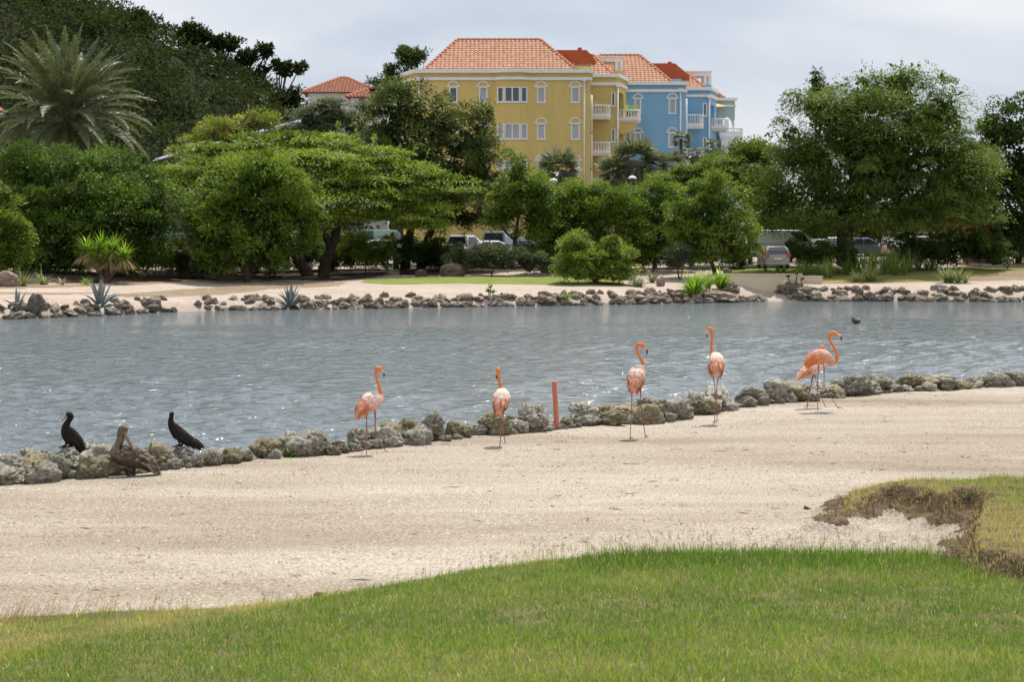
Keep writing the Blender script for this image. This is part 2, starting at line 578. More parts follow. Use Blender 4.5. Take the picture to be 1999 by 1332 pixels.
patch('gravel_strip', [(200, 580), (300, 580), (400, 579), (480, 571), (540, 564), (660, 559)], [(200, 577), (290, 570), (400, 562), (480, 555), (560, 551), (680, 551)], M['gravel'])
patch('gravel_verge', [(-60, 575), (60, 575), (130, 575), (215, 572)], [(-60, 570), (60, 571), (130, 572), (215, 571)], M['gravel'], lift=0.025)
patch('gravel_verge', [(-60, 565), (100, 562), (200, 560), (330, 553)], [(-60, 556), (100, 556), (200, 553), (330, 550)], M['gravel'], lift=0.03)
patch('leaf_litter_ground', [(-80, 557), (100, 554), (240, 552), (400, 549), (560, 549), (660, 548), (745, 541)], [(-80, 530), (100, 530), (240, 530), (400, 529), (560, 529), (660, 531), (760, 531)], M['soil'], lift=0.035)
patch('lawn_patch', [(700, 552), (760, 556), (900, 554), (1000, 555), (1120, 558), (1225, 557)], [(715, 547), (790, 541), (900, 538.5), (1000, 538.5), (1120, 539), (1210, 546)], M['far_lawn'], lift=0.06)
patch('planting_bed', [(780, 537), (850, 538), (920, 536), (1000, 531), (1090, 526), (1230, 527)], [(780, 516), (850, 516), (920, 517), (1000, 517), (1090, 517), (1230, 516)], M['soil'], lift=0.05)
patch('grass_slope', [(1560, 553), (1640, 554), (1700, 553), (1780, 551), (1900, 549), (2060, 546)], [(1560, 541), (1640, 535), (1700, 532), (1780, 527), (1900, 518), (2060, 509)], M['dry_lawn'], lift=0.05)
patch('gravel_slope', [(1880, 549), (1940, 548), (2000, 546), (2060, 546)], [(1890, 541), (1940, 533), (2000, 524), (2060, 519)], M['gravel'], lift=0.085)
patch('parking_lot', [(560, 517), (760, 516), (900, 516), (1200, 516), (1500, 517)], [(560, 505), (760, 503), (900, 502), (1200, 502), (1500, 502)], M['asphalt'], lift=0.02)
patch('verge_grass', [(1420, 536), (1480, 536), (1540, 536), (1640, 537)], [(1420, 522), (1480, 520), (1540, 519), (1640, 516)], M['far_lawn'], lift=0.04)

# ---------------------------------------------------------------- water: a wind-rippled sheet
m = bpy.data.materials.new('lagoon_water'); m.use_nodes = True
n = m.node_tree.nodes; l = m.node_tree.links; b = n['Principled BSDF']
b.inputs['Base Color'].default_value = (0.135, 0.158, 0.168, 1)
b.inputs['Roughness'].default_value = 0.085; b.inputs['IOR'].default_value = 1.333
tc = n.new('ShaderNodeTexCoord'); mp = n.new('ShaderNodeMapping'); mp.inputs['Scale'].default_value = (1.0, 1.15, 1)
mp.inputs['Rotation'].default_value = (0, 0, R(12))
l.new(tc.outputs['Object'], mp.inputs['Vector'])
n1 = n.new('ShaderNodeTexNoise'); n1.inputs['Scale'].default_value = 5.5; n1.inputs['Detail'].default_value = 4; n1.inputs['Distortion'].default_value = 0.4
n2 = n.new('ShaderNodeTexNoise'); n2.inputs['Scale'].default_value = 2.1; n2.inputs['Detail'].default_value = 3
for q in (n1, n2): l.new(mp.outputs['Vector'], q.inputs['Vector'])
b1 = n.new('ShaderNodeBump'); b1.inputs['Strength'].default_value = 0.95; b1.inputs['Distance'].default_value = 0.06
b2 = n.new('ShaderNodeBump'); b2.inputs['Strength'].default_value = 0.9; b2.inputs['Distance'].default_value = 0.2
l.new(n1.outputs['Fac'], b1.inputs['Height']); l.new(n2.outputs['Fac'], b2.inputs['Height'])
l.new(b1.outputs['Normal'], b2.inputs['Normal']); l.new(b2.outputs['Normal'], b.inputs['Normal'])
M['water'] = m
wy = np.exp(np.linspace(math.log(23), math.log(128), 460))
wu = np.concatenate([[-6, -3, -1.2, -0.6], np.linspace(-0.30, 0.30, 300), [0.6, 1.2, 3, 6]])
WY = np.tile(wy[:, None], (1, len(wu))); WX = WY * wu[None, :]
WZ = np.zeros_like(WX)
wr = np.random.default_rng(5)
fade = np.ones_like(WX)
for i in range(46):
    lam = 0.28 * (1.15 / 0.28) ** wr.random()
    a = R(-90 + 16) + wr.normal(0, 0.75)
    k = 2 * math.pi / lam
    step = np.gradient(wy)[:, None] * np.ones_like(WX)
    ok = smooth((lam / step - 2.5) / 3)
    amp = 0.0300 * lam ** 1.0 * (.75 + .45 * np.clip(wob(WX, WY * .5, .12, 90), -1, 1)) * wr.uniform(0.6, 1.3)
    mod = 0.55 + 0.45 * wob(WX, WY, 0.35 / lam, 100 + i)
    WZ += ok * amp * mod * np.sin(k * (WX * math.cos(a) + WY * math.sin(a)) + wr.uniform(0, 6.28))
inner = np.zeros(len(wu)); inner[4:-4] = 1
WZ *= inner[None, :] * smooth((WY - 23) / 2) * (1 - smooth((WY - 120) / 6))
o = np_mesh('water', np.stack([WX, WY, WZ], -1).reshape(-1, 3), grid_faces(*WX.shape), M['water'], smooth_=True)
tag(o, kind='structure')

# ---------------------------------------------------------------- the wooded hill on the left
HX = np.array([-400, -120, -75, -64, -50, -45, -40, -35, -31, -28, -25.5, -23, -20, -15, -5, 60.])
HZ = np.array([34, 36, 36, 35, 32.4, 29.8, 26.8, 23.8, 21.6, 19.0, 16.0, 12.4, 9.0, 6, 2.7, 2.6])


def hill_h(x, y):
    t = smooth((y - 186) / 66)
    return 2.55 + (np.interp(x * 250 / np.maximum(y, 200), HX, HZ) - 2.6 + 0.8 * wob(x, y, 0.18, 61)) * t


hx = np.linspace(-300, 40, 90); hy = np.concatenate([np.linspace(185, 270, 40), np.linspace(280, 600, 10)])
HXX, HYY = np.meshgrid(hx, hy)
HH = hill_h(HXX, np.minimum(HYY, 300)) * 1.0
o = np_mesh('hill', np.stack([HXX, HYY, HH - 0.05], -1).reshape(-1, 3), grid_faces(*HXX.shape), mat('hill_soil', (0.018, 0.026, 0.010), 0.95, 0.1, col2=(0.036, 0.042, 0.018), vscale=.2), smooth_=True)
tag(o, kind='structure')
# ================================================================== buildings
def wallmat(name, c):
    return mat(name, c, 0.85, 0.2, col2=tuple(v * .86 for v in c), vscale=0.8, bump=0.12, bscale=8, detail=8, stretch=(1, 1, 0.18))


M['yellow'] = wallmat('yellow_render', (0.67, 0.51, 0.185))
M['blue'] = wallmat('blue_render', (0.23, 0.455, 0.67))
M['green'] = wallmat('green_render', (0.38, 0.52, 0.48))
M['white'] = mat('white_paint', (0.78, 0.765, 0.74), 0.6, 0.35, vary=0.06, vscale=2)
M['tile'] = mat('roof_tile', (0.40, 0.19, 0.11), 0.75, 0.3, col2=(0.56, 0.33, 0.215), vscale=2.4, detail=3)
M['ridge'] = mat('ridge_tile', (0.50, 0.22, 0.13), 0.8, 0.25, vary=0.15, vscale=3)
M['rust'] = mat('rust_render', (0.40, 0.105, 0.045), 0.85, 0.2, vary=0.12, vscale=1.2)
M['oldtile'] = mat('old_roof_tile', (0.27, 0.105, 0.062), 0.8, 0.25, col2=(0.36, 0.16, 0.095), vscale=1.5)
M['glass'] = mat('window_glass', (0.055, 0.065, 0.085), 0.04, 0.9)
M['curtain'] = mat('curtain_glass', (0.38, 0.40, 0.43), 0.25, 0.7, vary=0.18, vscale=6, stretch=(4, 1, 0.3))
M['blueroof'] = mat('pale_blue_roof', (0.50, 0.60, 0.72), 0.45, 0.4, vary=0.08)
M['pinkwall'] = mat('pink_wall', (0.50, 0.25, 0.22), 0.85, 0.2, vary=0.15)
M['awning'] = mat('awning_cloth', (0.62, 0.44, 0.22), 0.85, 0.2)
M['wood'] = mat('weathered_wood', (0.20, 0.15, 0.11), 0.85, 0.2, vary=0.3, vscale=5)
M['dark_metal'] = mat('dark_metal', (0.04, 0.04, 0.045), 0.5, 0.4)
M['wall_cream'] = mat('cream_wall', (0.60, 0.50, 0.37), 0.85, 0.2, col2=(0.66, 0.56, 0.43), vscale=1.2, detail=7)


def XP(px, D): return ray(px, 250)[0] * D
def ZP(py, D): return CAM_Z + ray(1000, py)[1] * D


def wall(bm, p0, p1, z0, z1, holes=(), th=0.16, mi=0):
    """a wall face from p0 to p1 (outside is on the right hand of p0->p1 seen from above), with openings (u0,u1,z0,z1)"""
    p0, p1 = Vector((*p0, 0)), Vector((*p1, 0))
    d = p1 - p0; L = d.length; d /= L
    nrm = Vector((d.y, -d.x, 0))
    us = sorted({0.0, L, *[h[0] for h in holes], *[h[1] for h in holes]})
    zs = sorted({z0, z1, *[h[2] for h in holes], *[h[3] for h in holes]})

    def P(u, z, dep=0.0):
        q = p0 + d * u - nrm * dep
        return bm.verts.new((q.x, q.y, z))
    for i in range(len(us) - 1):
        for j in range(len(zs) - 1):
            um, zm = (us[i] + us[i + 1]) / 2, (zs[j] + zs[j + 1]) / 2
            if any(h[0] < um < h[1] and h[2] < zm < h[3] for h in holes): continue
            f = bm.faces.new((P(us[i], zs[j]), P(us[i + 1], zs[j]), P(us[i + 1], zs[j + 1]), P(us[i], zs[j + 1]))); f.material_index = mi
    for a, b, c, e in holes:
        for q in (((a, c), (a, e)), ((b, e), (b, c)), ((a, e), (b, e)), ((b, c), (a, c))):
            f = bm.faces.new((P(*q[0]), P(*q[0], th), P(*q[1], th), P(*q[1]))); f.material_index = mi


def band(bm, pts, z0, z1, out, mi=0, inn=0.03):
    """a moulding that follows a plan polyline, mitred at the corners"""
    pts = [Vector(p) for p in pts]
    O, I = [], []
    for i, p in enumerate(pts):
        ns = []
        if i > 0: d = (p - pts[i - 1]).normalized(); ns.append(Vector((d.y, -d.x)))
        if i < len(pts) - 1: d = (pts[i + 1] - p).normalized(); ns.append(Vector((d.y, -d.x)))
        n = sum(ns, Vector((0, 0))).normalized()
        k = 1 / max(0.35, n.dot(ns[0]))
        O.append(p + n * out * k); I.append(p - n * inn * k)
    A = [[bm.verts.new((q.x, q.y, z)) for q in S] for S, z in ((O, z0), (O, z1), (I, z1), (I, z0))]
    for i in range(len(pts) - 1):
        for j in range(4):
            f = bm.faces.new((A[j][i], A[j][i + 1], A[(j + 1) % 4][i + 1], A[(j + 1) % 4][i])); f.material_index = mi
    bm.faces.new([A[j][0] for j in range(4)]); bm.faces.new([A[j][-1] for j in (3, 2, 1, 0)])


def tiles(bm, a, b, c, d, tw=0.36, course=0.40):
    """pan-tile courses over the sloping face a,b (eave) c,d (ridge, c above b)"""
    a, b, c, d = map(Vector, (a, b, c, d))
    e = (b - a).normalized()
    n = (b - a).cross(d - a).normalized()
    if n.z < 0: n = -n
    up = n.cross(e).normalized()
    if up.z < 0: up = -up
    H = (d - a).dot(up)
    nc = max(1, round(H / course))
    uL0, uL1 = 0.0, (d - a).dot(e)
    uR0, uR1 = (b - a).dot(e), (c - a).dot(e)
    for j in range(nc):
        t0, t1 = j / nc, (j + 1) / nc
        tm = (t0 + t1) / 2
        l_, r_ = uL0 + (uL1 - uL0) * tm, uR0 + (uR1 - uR0) * tm
        if r_ - l_ < 0.05: continue
        us = np.arange(math.ceil(l_ / tw * 5), math.floor(r_ / tw * 5) + 1) * tw / 5
        us = np.concatenate([[l_], us[(us > l_ + .01) & (us < r_ - .01)], [r_]])
        lo, hi, lip = [], [], []
        for u in us:
            w = abs(math.sin(math.pi * u / tw)) ** 0.7 * 0.085
            p = a + e * float(u)
            lip.append(bm.verts.new(p + up * (H * t0 - 0.02) + n * (w - 0.02)))
            lo.append(bm.verts.new(p + up * (H * t0 - 0.03) + n * (0.055 + w)))
            hi.append(bm.verts.new(p + up * (H * t1) + n * (w + 0.0)))
        for i in range(len(us) - 1):
            bm.faces.new((lip[i], lip[i + 1], lo[i + 1], lo[i]))
            bm.faces.new((lo[i], lo[i + 1], hi[i + 1], hi[i]))


def ridge_cap(bm, p, q, r=0.16):
    loft(bm, [p, q], [r, r], 8)


def hip_roof(parent, x0, x1, y0, y1, ze, rx0, rx1, ry, zr, tm='tile', name='roof', tw=0.36, course=0.40):
    bm = bmesh.new()
    a, b, c, d = (x0, y0, ze), (x1, y0, ze), (x1, y1, ze), (x0, y1, ze)
    p, q = (rx0, ry, zr), (rx1, ry, zr)
    for f in ((a, b, q, p), (b, c, q), (c, d, p, q), (d, a, p)):
        bm.faces.new([bm.verts.new(Vector(v) - Vector((0, 0, 0.05))) for v in f])
    o = part(name, bm, M['ridge'], parent)
    bm = bmesh.new()
    tiles(bm, a, b, q, p, tw, course); tiles(bm, b, c, q, q, tw, course); tiles(bm, d, a, p, p, tw, course)
    t = part('roof_tiles', bm, M[tm], o); t['kind'] = 'stuff'
    bm = bmesh.new()
    for s, e in ((p, q), (a, p), (b, q), (c, q)):
        s, e = Vector(s), Vector(e)
        nseg = max(2, int((e - s).length / 0.45))
        for i in range(nseg):
            loft(bm, [s.lerp(e, i / nseg) + Vector((0, 0, .05)), s.lerp(e, (i + 1.08) / nseg) + Vector((0, 0, .05))], [0.17, 0.145], 7)
    part('ridge_cap', bm, M['ridge'], o, True)
    return o


def plan(p, q, t): return (p[0] + (q[0] - p[0]) * t, p[1] + (q[1] - p[1]) * t)


def window(parent, p0, p1, u0, u1, z0, z1, n=1, arch=False, glass='curtain', slats=False, th=0.12):
    """frame, panes and the arched moulding of a window in the wall p0->p1"""
    A = Vector((*p0, 0)); d = (Vector((*p1, 0)) - A).normalized(); nr = Vector((d.y, -d.x, 0))
    fw = 0.075

    def obox(bm, ua, ub, za, zb, da, db, mi=0):
        vs = []
        for dep in (da, db):
            for u, z in ((ua, za), (ub, za), (ub, zb), (ua, zb)):
                q = A + d * u - nr * dep
                vs.append(bm.verts.new((q.x, q.y, z)))
        for q in ((0, 1, 2, 3), (7, 6, 5, 4), (0, 4, 5, 1), (1, 5, 6, 2), (2, 6, 7, 3), (3, 7, 4, 0)):
            f = bm.faces.new([vs[i] for i in q]); f.material_index = mi
    bm = bmesh.new()
    obox(bm, u0 - .03, u0 + fw, z0, z1, -0.045, th); obox(bm, u1 - fw, u1 + .03, z0, z1, -0.045, th)
    obox(bm, u0 + fw, u1 - fw, z1 - fw, z1, -0.043, th); obox(bm, u0 + fw, u1 - fw, z0, z0 + fw, -0.043, th)
    obox(bm, u0 - .08, u1 + .08, z0 - 0.07, z0 - .002, -0.09, 0.02)
    w = part('window', bm, M['white'], parent)
    ps = (u1 - u0) / n
    for i in range(n):
        if i:
            bm = bmesh.new(); obox(bm, u0 + i * ps - .05, u0 + i * ps + .05, z0 + fw, z1 - fw, -0.03, th - .02); part('mullion', bm, M['white'], w)
        bm = bmesh.new(); obox(bm, u0 + i * ps + .05, u0 + (i + 1) * ps - .05, z0 + fw, z1 - fw, th - .03, th - .005)
        part('pane', bm, M[glass], w)
    if slats:
        bm = bmesh.new()
        k = 9
        for i in range(1, k): obox(bm, u0 + fw, u1 - fw, z0 + (z1 - z0) * i / k - .012, z0 + (z1 - z0) * i / k + .012, th - .05, th - .031)
        s = part('louvre', bm, M['white'], w); s['kind'] = 'stuff'
    if arch:
        bm = bmesh.new()
        cu, hw = (u0 + u1) / 2, (u1 - u0) / 2 + 0.12
        pts = []
        for k in range(17):
            t = math.pi * k / 16
            q = A + d * (cu - math.cos(t) * hw) + nr * 0.03
            pts.append((q.x, q.y, z1 + 0.06 + math.sin(t) * hw * 0.92))
        loft(bm, pts, [0.065] * 17, 6)
        obox(bm, u0 - 0.26, u0 + 0.03, z1 + 0.0, z1 + 0.11, -0.10, 0.01); obox(bm, u1 - 0.03, u1 + 0.26, z1 + 0.0, z1 + 0.11, -0.10, 0.01)
        obox(bm, u0 + .03, u1 - .03, z1 + 0.005, z1 + 0.075, -0.06, 0.01)
        part('arch_moulding', bm, M['white'], w)
    return w


def balcony(parent, x0, x1, yf, yb, zs, ze, n=8, sides=True, slab_h=0.42):
    """slab with a bowed front corner, rail and turned balusters; the front edge at depth yf"""
    bm = bmesh.new()
    r = min(0.45, (x1 - x0) * 0.25)
    fr = [(x0, yb), (x0, yf + .02)] + [(x1 - r + r * math.sin(t), yf + r - r * math.cos(t)) for t in np.linspace(0, math.pi / 2, 6)] + [(x1, yb)]

    def prism(pts, za, zb, inset=0.0):
        cx, cy = sum(p[0] for p in pts) / len(pts), yb
        lo = [bm.verts.new((p[0] + (cx - p[0]) * inset, p[1] + (cy - p[1]) * inset, za)) for p in pts]
        hi = [bm.verts.new((p[0], p[1], zb)) for p in pts]
        k = len(pts)
        for i in range(k): bm.faces.new((lo[i], lo[(i + 1) % k], hi[(i + 1) % k], hi[i]))
        bm.faces.new(lo[::-1]); bm.faces.new(hi)
    prism(fr, zs, zs + slab_h * 0.55, 0.10); prism(fr, zs + slab_h * 0.55 + .002, zs + slab_h)
    b = part('balcony', bm, M['white'], parent)
    bm = bmesh.new()
    ln = fr[1:-1]
    P = [Vector((p[0] - .06 * (p[0] > x0 + .1), p[1] + .06, 0)) for p in ln]
    P[0].x += .06
    full = ([Vector((x0 + .06, yb, 0))] if sides else []) + P + [Vector((x1 - .06, yb, 0))]
    for zz, hh in ((ze - .10, .05), (zs + slab_h + 0.04, .035)):
        loft(bm, [(p.x, p.y, zz) for p in full], [hh * 1.5] * len(full), 6)
    part('rail', bm, M['white'], b)
    bm = bmesh.new()
    for s, e in zip(full[:-1], full[1:]):
        L = (e - s).length
        k = max(1, round(L / 0.24))
        for i in range(k):
            p = s.lerp(e, (i + .5) / k)
            h0, h1 = zs + slab_h, ze - .1
            loft(bm, [(p.x, p.y, h0 + (h1 - h0) * t) for t in (0, .15, .35, .75, 1)], [.04, .045, .062, .038, .05], 6)
    k = part('baluster', bm, M['white'], b); k['kind'] = 'stuff'
    return b


def pipe(parent, px, D, y0, y1, hop=True):
    bm = bmesh.new()
    x, z0, z1 = XP(px, D), ZP(y0, D), ZP(y1, D)
    loft(bm, [(x, D - .12, z1), (x, D - .12, z0)], [.075, .075], 8)
    if hop: box(bm, x - .2, x + .2, D - .3, D - .02, z0 - .25, z0 + .02)
    part('drainpipe', bm, M['white'], parent)


def pergola(parent, px0, px1, py0, py1, D, posts, dep=2.0):
    bm = bmesh.new()
    x0, x1, z0, z1 = XP(px0, D), XP(px1, D), ZP(py1, D), ZP(py0, D)
    box(bm, x0, x1, D, D + dep, z1 - .5, z1 - .12); box(bm, x0 - .12, x1 + .12, D - .12, D + dep + .12, z1 - .118, z1)
    for p in posts:
        x = XP(p, D); box(bm, x - .14, x + .14, D + .03, D + .31, z0, z1 - .502); box(bm, x - .14, x + .14, D + dep - .31, D + dep - .03, z0, z1 - .502)
    part('pergola', bm, M['white'], parent)


# ---------------------------------------------------------------- the yellow building
D1 = 172.0
Y0 = thing('apartment_building', 'yellow apartment block with terracotta hipped roof and white arched window mouldings', 'building', (XP(980, D1), D1, 2.3))
zb, zt = 2.0, ZP(136, D1)
fp = [(XP(782, D1), D1 + 4), (XP(812, D1), D1), (XP(966, D1), D1), (XP(984, D1), D1 - .55), (XP(1016, D1), D1 - .55), (XP(1034, D1), D1), (XP(1152.5, D1), D1), (XP(1152.5, D1), D1 + 16)]
bm = bmesh.new()
rows = [(169.5, 199.5), (241, 271.5), (313.5, 344)]
arch_px = [(877.5, 892.5), (936, 951)], [(1049, 1064), (1115.5, 1131)]
wins = []
for si in range(len(fp) - 1):
    p0, p1 = fp[si], fp[si + 1]
    L = math.dist(p0, p1)
    hs = []
    if si in (2, 5 + 0) or si in (1,) or si == 5:
        pass
    if si in (1, 5):
        for a, b in arch_px[0 if si == 1 else 1]:
            for r0, r1 in rows:
                h = (XP(a, D1) - p0[0], XP(b, D1) - p0[0], ZP(r1, D1), ZP(r0, D1)); hs.append(h); wins.append((p0, p1, h, 1, True))
    if si in (2, 3, 4):
        for r0, r1 in rows:
            u0, u1 = {2: (L * .30, L - .04), 3: (.06, L - .06), 4: (.04, L * .70)}[si]
            h = (u0, u1, ZP(r1, D1), ZP(r0 + .5, D1)); hs.append(h); wins.append((p0, p1, h, 2 if si == 3 else 1, False))
    wall(bm, p0, p1, zb, zt, hs)
bm.faces.new([bm.verts.new((*p, zt - .25)) for p in fp])
part('wall', bm, M['yellow'], Y0)
for i, (p0, p1, h, n_, ar) in enumerate(wins):
    g = 'curtain'
    if not ar and h[2] > ZP(205, D1): g = 'glass'
    if ar and h[3] > ZP(175, D1) and p0[0] < 0 and h[0] < 4: g = 'glass'
    window(Y0, p0, p1, *h, n=n_, arch=ar, glass=g, slats=ar and (i % 3 == 1))
bm = bmesh.new(); band(bm, fp, ZP(142, D1), ZP(135, D1), .28); band(bm, fp, ZP(156, D1), ZP(150.5, D1), .16)
part('cornice', bm, M['white'], Y0)
zr = ZP(78, D1 + 5.0)
hip_roof(Y0, XP(826, D1), XP(1127, D1), D1 + .35, D1 + 11, ZP(138, D1), XP(893, D1 + 5), XP(1055, D1 + 5), D1 + 5.0, zr)
pipe(Y0, 1140.5, D1, 152, 372); pipe(Y0, 818, D1, 152, 372)
# stair tower behind the right hip
bm = bmesh.new()
Dt = D1 + 6
prof = [(1068, 134), (1072, 97), (1145, 97), (1163, 117), (1166, 134)]
fr = [bm.verts.new((XP(a, Dt), Dt, ZP(b, Dt))) for a, b in prof]
bk = [bm.verts.new((v.co.x, Dt + 4, v.co.z)) for v in fr]
bm.faces.new(fr); bm.faces.new(bk[::-1])
for i in range(5): bm.faces.new((fr[i], bk[i], bk[(i + 1) % 5], fr[(i + 1) % 5]))
bmesh.ops.recalc_face_normals(bm, faces=bm.faces)
st_ = part('stair_tower', bm, M['rust'], Y0)
bm = bmesh.new(); loft(bm, [(XP(1132, Dt), Dt + .6, ZP(98, Dt)), (XP(1132, Dt), Dt + .6, ZP(92.5, Dt)), (XP(1132, Dt), Dt + .6, ZP(90.5, Dt))], [.2, .2, .12], 8); part('vent_pipe', bm, M['rust'], st_)
bm = bmesh.new(); box(bm, XP(1124, D1), XP(1148, D1), D1 + .4, D1 + 3, ZP(137, D1), ZP(128, D1)); part('parapet', bm, M['yellow'], Y0)
# the receding wing with the balconies
D2 = 175.8
w0, w1, w2 = (XP(1152.8, D2), D2), (XP(1204, D2), D2), (XP(1222, D2 + 4.5), D2 + 4.5)
z2 = ZP(144, D2)
bm = bmesh.new()
hs = [(XP(1193.5, D2) - w0[0], XP(1200.5, D2) - w0[0], ZP(b, D2), ZP(a, D2)) for a, b in ((180, 207), (251, 277), (322, 347))]
rec = [(XP(1158, D2) - w0[0], XP(1188, D2) - w0[0], ZP(b, D2), ZP(a, D2)) for a, b in ((232, 300), (303, 372))]
wall(bm, w0, w1, zb, z2, hs + rec[:0])
wall(bm, w1, w2, zb, z2, [(1.0, 3.4, ZP(b, D2), ZP(a, D2)) for a, b in ((178, 233), (250, 305))], th=1.2)
wall(bm, w2, (w2[0], w2[1] + 9), zb, z2)
bm.faces.new([bm.verts.new((*p, z2 - .2)) for p in (w0, w1, w2, (w2[0], w2[1] + 9), (w0[0], w2[1] + 9))])
wing = part('wing', bm, M['yellow'], Y0)
for h in hs: window(Y0, w0, w1, *h, glass='glass')
for k in (0, 1):
    a, b = ((178, 233), (250, 305))[k]
    bm = bmesh.new()
    A = Vector((*w1, 0)); d = (Vector((*w2, 0)) - A).normalized(); nr = Vector((d.y, -d.x, 0))
    for u in (1.05, 2.2, 3.35):
        q = A + d * u - nr * .9
        loft(bm, [(q.x, q.y, ZP(b, D2)), (q.x, q.y, ZP(a, D2))], [.09, .09], 6)
    q0, q1 = A + d * 1.05 - nr * 1.1, A + d * 3.35 - nr * 1.1
    bm.faces.new([bm.verts.new(v) for v in ((q0.x, q0.y, ZP(b, D2)), (q1.x, q1.y, ZP(b, D2)), (q1.x, q1.y, ZP(a, D2)), (q0.x, q0.y, ZP(a, D2)))]).material_index = 1
    part('terrace_door', bm, [M['white'], M['glass']], Y0)
bm = bmesh.new(); band(bm, [w0, w1, w2, (w2[0], w2[1] + 9)], ZP(150.5, D2), ZP(143.5, D2), .26); band(bm, [w0, w1, w2, (w2[0], w2[1] + 9)], ZP(166.5, D2), ZP(160.5, D2), .15)
part('cornice', bm, M['white'], Y0)
hip_roof(Y0, XP(1120, D2), XP(1197, D2), D2 + .35, D2 + 9, ZP(145, D2), XP(1120, D2 + 4), XP(1158, D2 + 4), D2 + 4, ZP(108, D2 + 4))
pipe(Y0, 1205.5, D2, 164, 372)
for t, r_, b in ((203, 221, 232), (275.5, 291, 303), (346.5, 362, 374)):
    balcony(Y0, XP(1153.5, D2 - 1.5), XP(1192.5, D2 - 1.5), D2 - 1.6, D2 - .002, ZP(b, D2 - 1.5), ZP(t, D2 - 1.5))
D2b = D2 + 1.2
balcony(Y0, XP(1207.5, D2b), XP(1251.5, D2b), D2b, D2b + 3.2, ZP(238.5, D2b), ZP(212.5, D2b))
bm = bmesh.new()                                        # bracket under the corner balcony
cx0, cx1 = XP(1208, D2b), XP(1245, D2b)
pr = [(cx0, ZP(239, D2b))] + [(cx1 - (cx1 - cx0) * (1 - math.cos(t)), ZP(239, D2b) - math.sin(t) * 1.0) for t in np.linspace(0, math.pi / 2, 7)]
f0 = [bm.verts.new((a, D2b + .3, z - .002)) for a, z in pr]; f1 = [bm.verts.new((a, D2b + 2.8, z - .002)) for a, z in pr]
bm.faces.new(f0); bm.faces.new(f1[::-1])
for i in range(len(pr)): bm.faces.new((f0[i], f1[i], f1[(i + 1) % len(pr)], f0[(i + 1) % len(pr)]))
bmesh.ops.recalc_face_normals(bm, faces=bm.faces)
part('bracket', bm, M['yellow'], Y0)
pergola(Y0, 1158, 1216, 109, 146, D2 + 4.6, (1203.5, 1213), 2.5)
bm = bmesh.new(); box(bm, XP(1197, D2 + 4.4), XP(1217, D2 + 4.4), D2 + 4.4, D2 + 7, ZP(146, D2 + 4.4), ZP(138, D2 + 4.4)); part('parapet', bm, M['yellow'], Y0)
bm = bmesh.new()
for py in (203, 275, 346):
    x = XP(1154.5, D2 - 1.6); loft(bm, [(x, D2 - 1.62, ZP(py + 58, D2 - 1.6)), (x, D2 - 1.62, ZP(py - 18, D2 - 1.6))], [.10, .10], 8)
part('post', bm, M['white'], Y0)

# what stands on the balconies
def potted_plant(lab, px, py, D, n, lg):
    c = at(px, py, D)
    root = thing('potted_plant', lab, 'plant', c)
    bm = bmesh.new(); loft(bm, [c, c + Vector((0, 0, .02)), c + Vector((0, 0, .38)), c + Vector((0, 0, .42))], [.15, .17, .24, .22], 10); part('pot', bm, M['rust'], root, True)
    POTS.append((root, c + Vector((0, 0, .4)), n, lg))


POTS = []
fl_ = ZP(238.5, D2b) + .43
for lab, px, dy, n_, lg in (('bushy potted fern on the corner balcony of the yellow building', 1240, .75, 60, .95), ('slim potted palm beside the fern on the corner balcony', 1227, 1.5, 40, 1.3)):
    c = at(px, 230, D2b + dy); potted_plant(lab, px, 480 - (fl_ - CAM_Z) / mpp(D2b + dy) if False else 230, D2b + dy, n_, lg)
    POTS[-1][0].location.z += fl_ - c.z; ROOT[POTS[-1][0].name] = POTS[-1][0].location.copy(); POTS[-1] = (POTS[-1][0], POTS[-1][1] + Vector((0, 0, fl_ - c.z)), n_, lg)
xs0, ys0, zs0 = XP(1166, D2 - .9), D2 - .9, ZP(232, D2 - 1.5) + .43
root = thing('patio_chair', 'pale patio chair on the top balcony of the yellow building', 'chair', (xs0, ys0, zs0))
bm = bmesh.new(); box(bm, xs0 - .28, xs0 + .28, ys0 - .25, ys0 + .25, zs0 + .42, zs0 + .5); part('seat', bm, M['white'], root)
bm = bmesh.new(); box(bm, xs0 - .28, xs0 + .28, ys0 - .25, ys0 - .19, zs0 + .502, zs0 + 1.15); part('backrest', bm, M['awning'], root)
for a in (-.25, .25):
    for b in (-.22, .22):
        bm = bmesh.new(); box(bm, xs0 + a - .025, xs0 + a + .025, ys0 + b - .025, ys0 + b + .025, zs0, zs0 + .418); part('leg', bm, M['white'], root)

# ---------------------------------------------------------------- the blue building
D3 = 182.0
B0 = thing('apartment_building', 'bright blue apartment block with white bands and terracotta roof behind the yellow one', 'building', (XP(1280, D3), D3, 2.3))
b0, b1 = (XP(1214, D3), D3), (XP(1338, D3), D3)
zt3 = ZP(160, D3)
bm = bmesh.new()
hs = []
for a, b in ((1239, 1250.5), (1305.5, 1319)):
    for r0, r1 in ((192, 221), (259, 287), (326, 353)):
        hs.append((XP(a, D3) - b0[0], XP(b, D3) - b0[0], ZP(r1, D3), ZP(r0, D3)))
fpb = [(b0[0], D3 + 3), b0, b1, (b1[0], D3 + 14)]
wall(bm, fpb[0], b0, zb, zt3); wall(bm, b0, b1, zb, zt3, hs); wall(bm, b1, fpb[3], zb, zt3)
bm.faces.new([bm.verts.new((*p, zt3 - .25)) for p in fpb])
part('wall', bm, M['blue'], B0)
for h in hs: window(B0, b0, b1, *h, arch=True)
bm = bmesh.new(); band(bm, fpb, ZP(165.5, D3), ZP(159, D3), .26); band(bm, fpb, ZP(179.5, D3), ZP(174, D3), .15); part('cornice', bm, M['white'], B0)
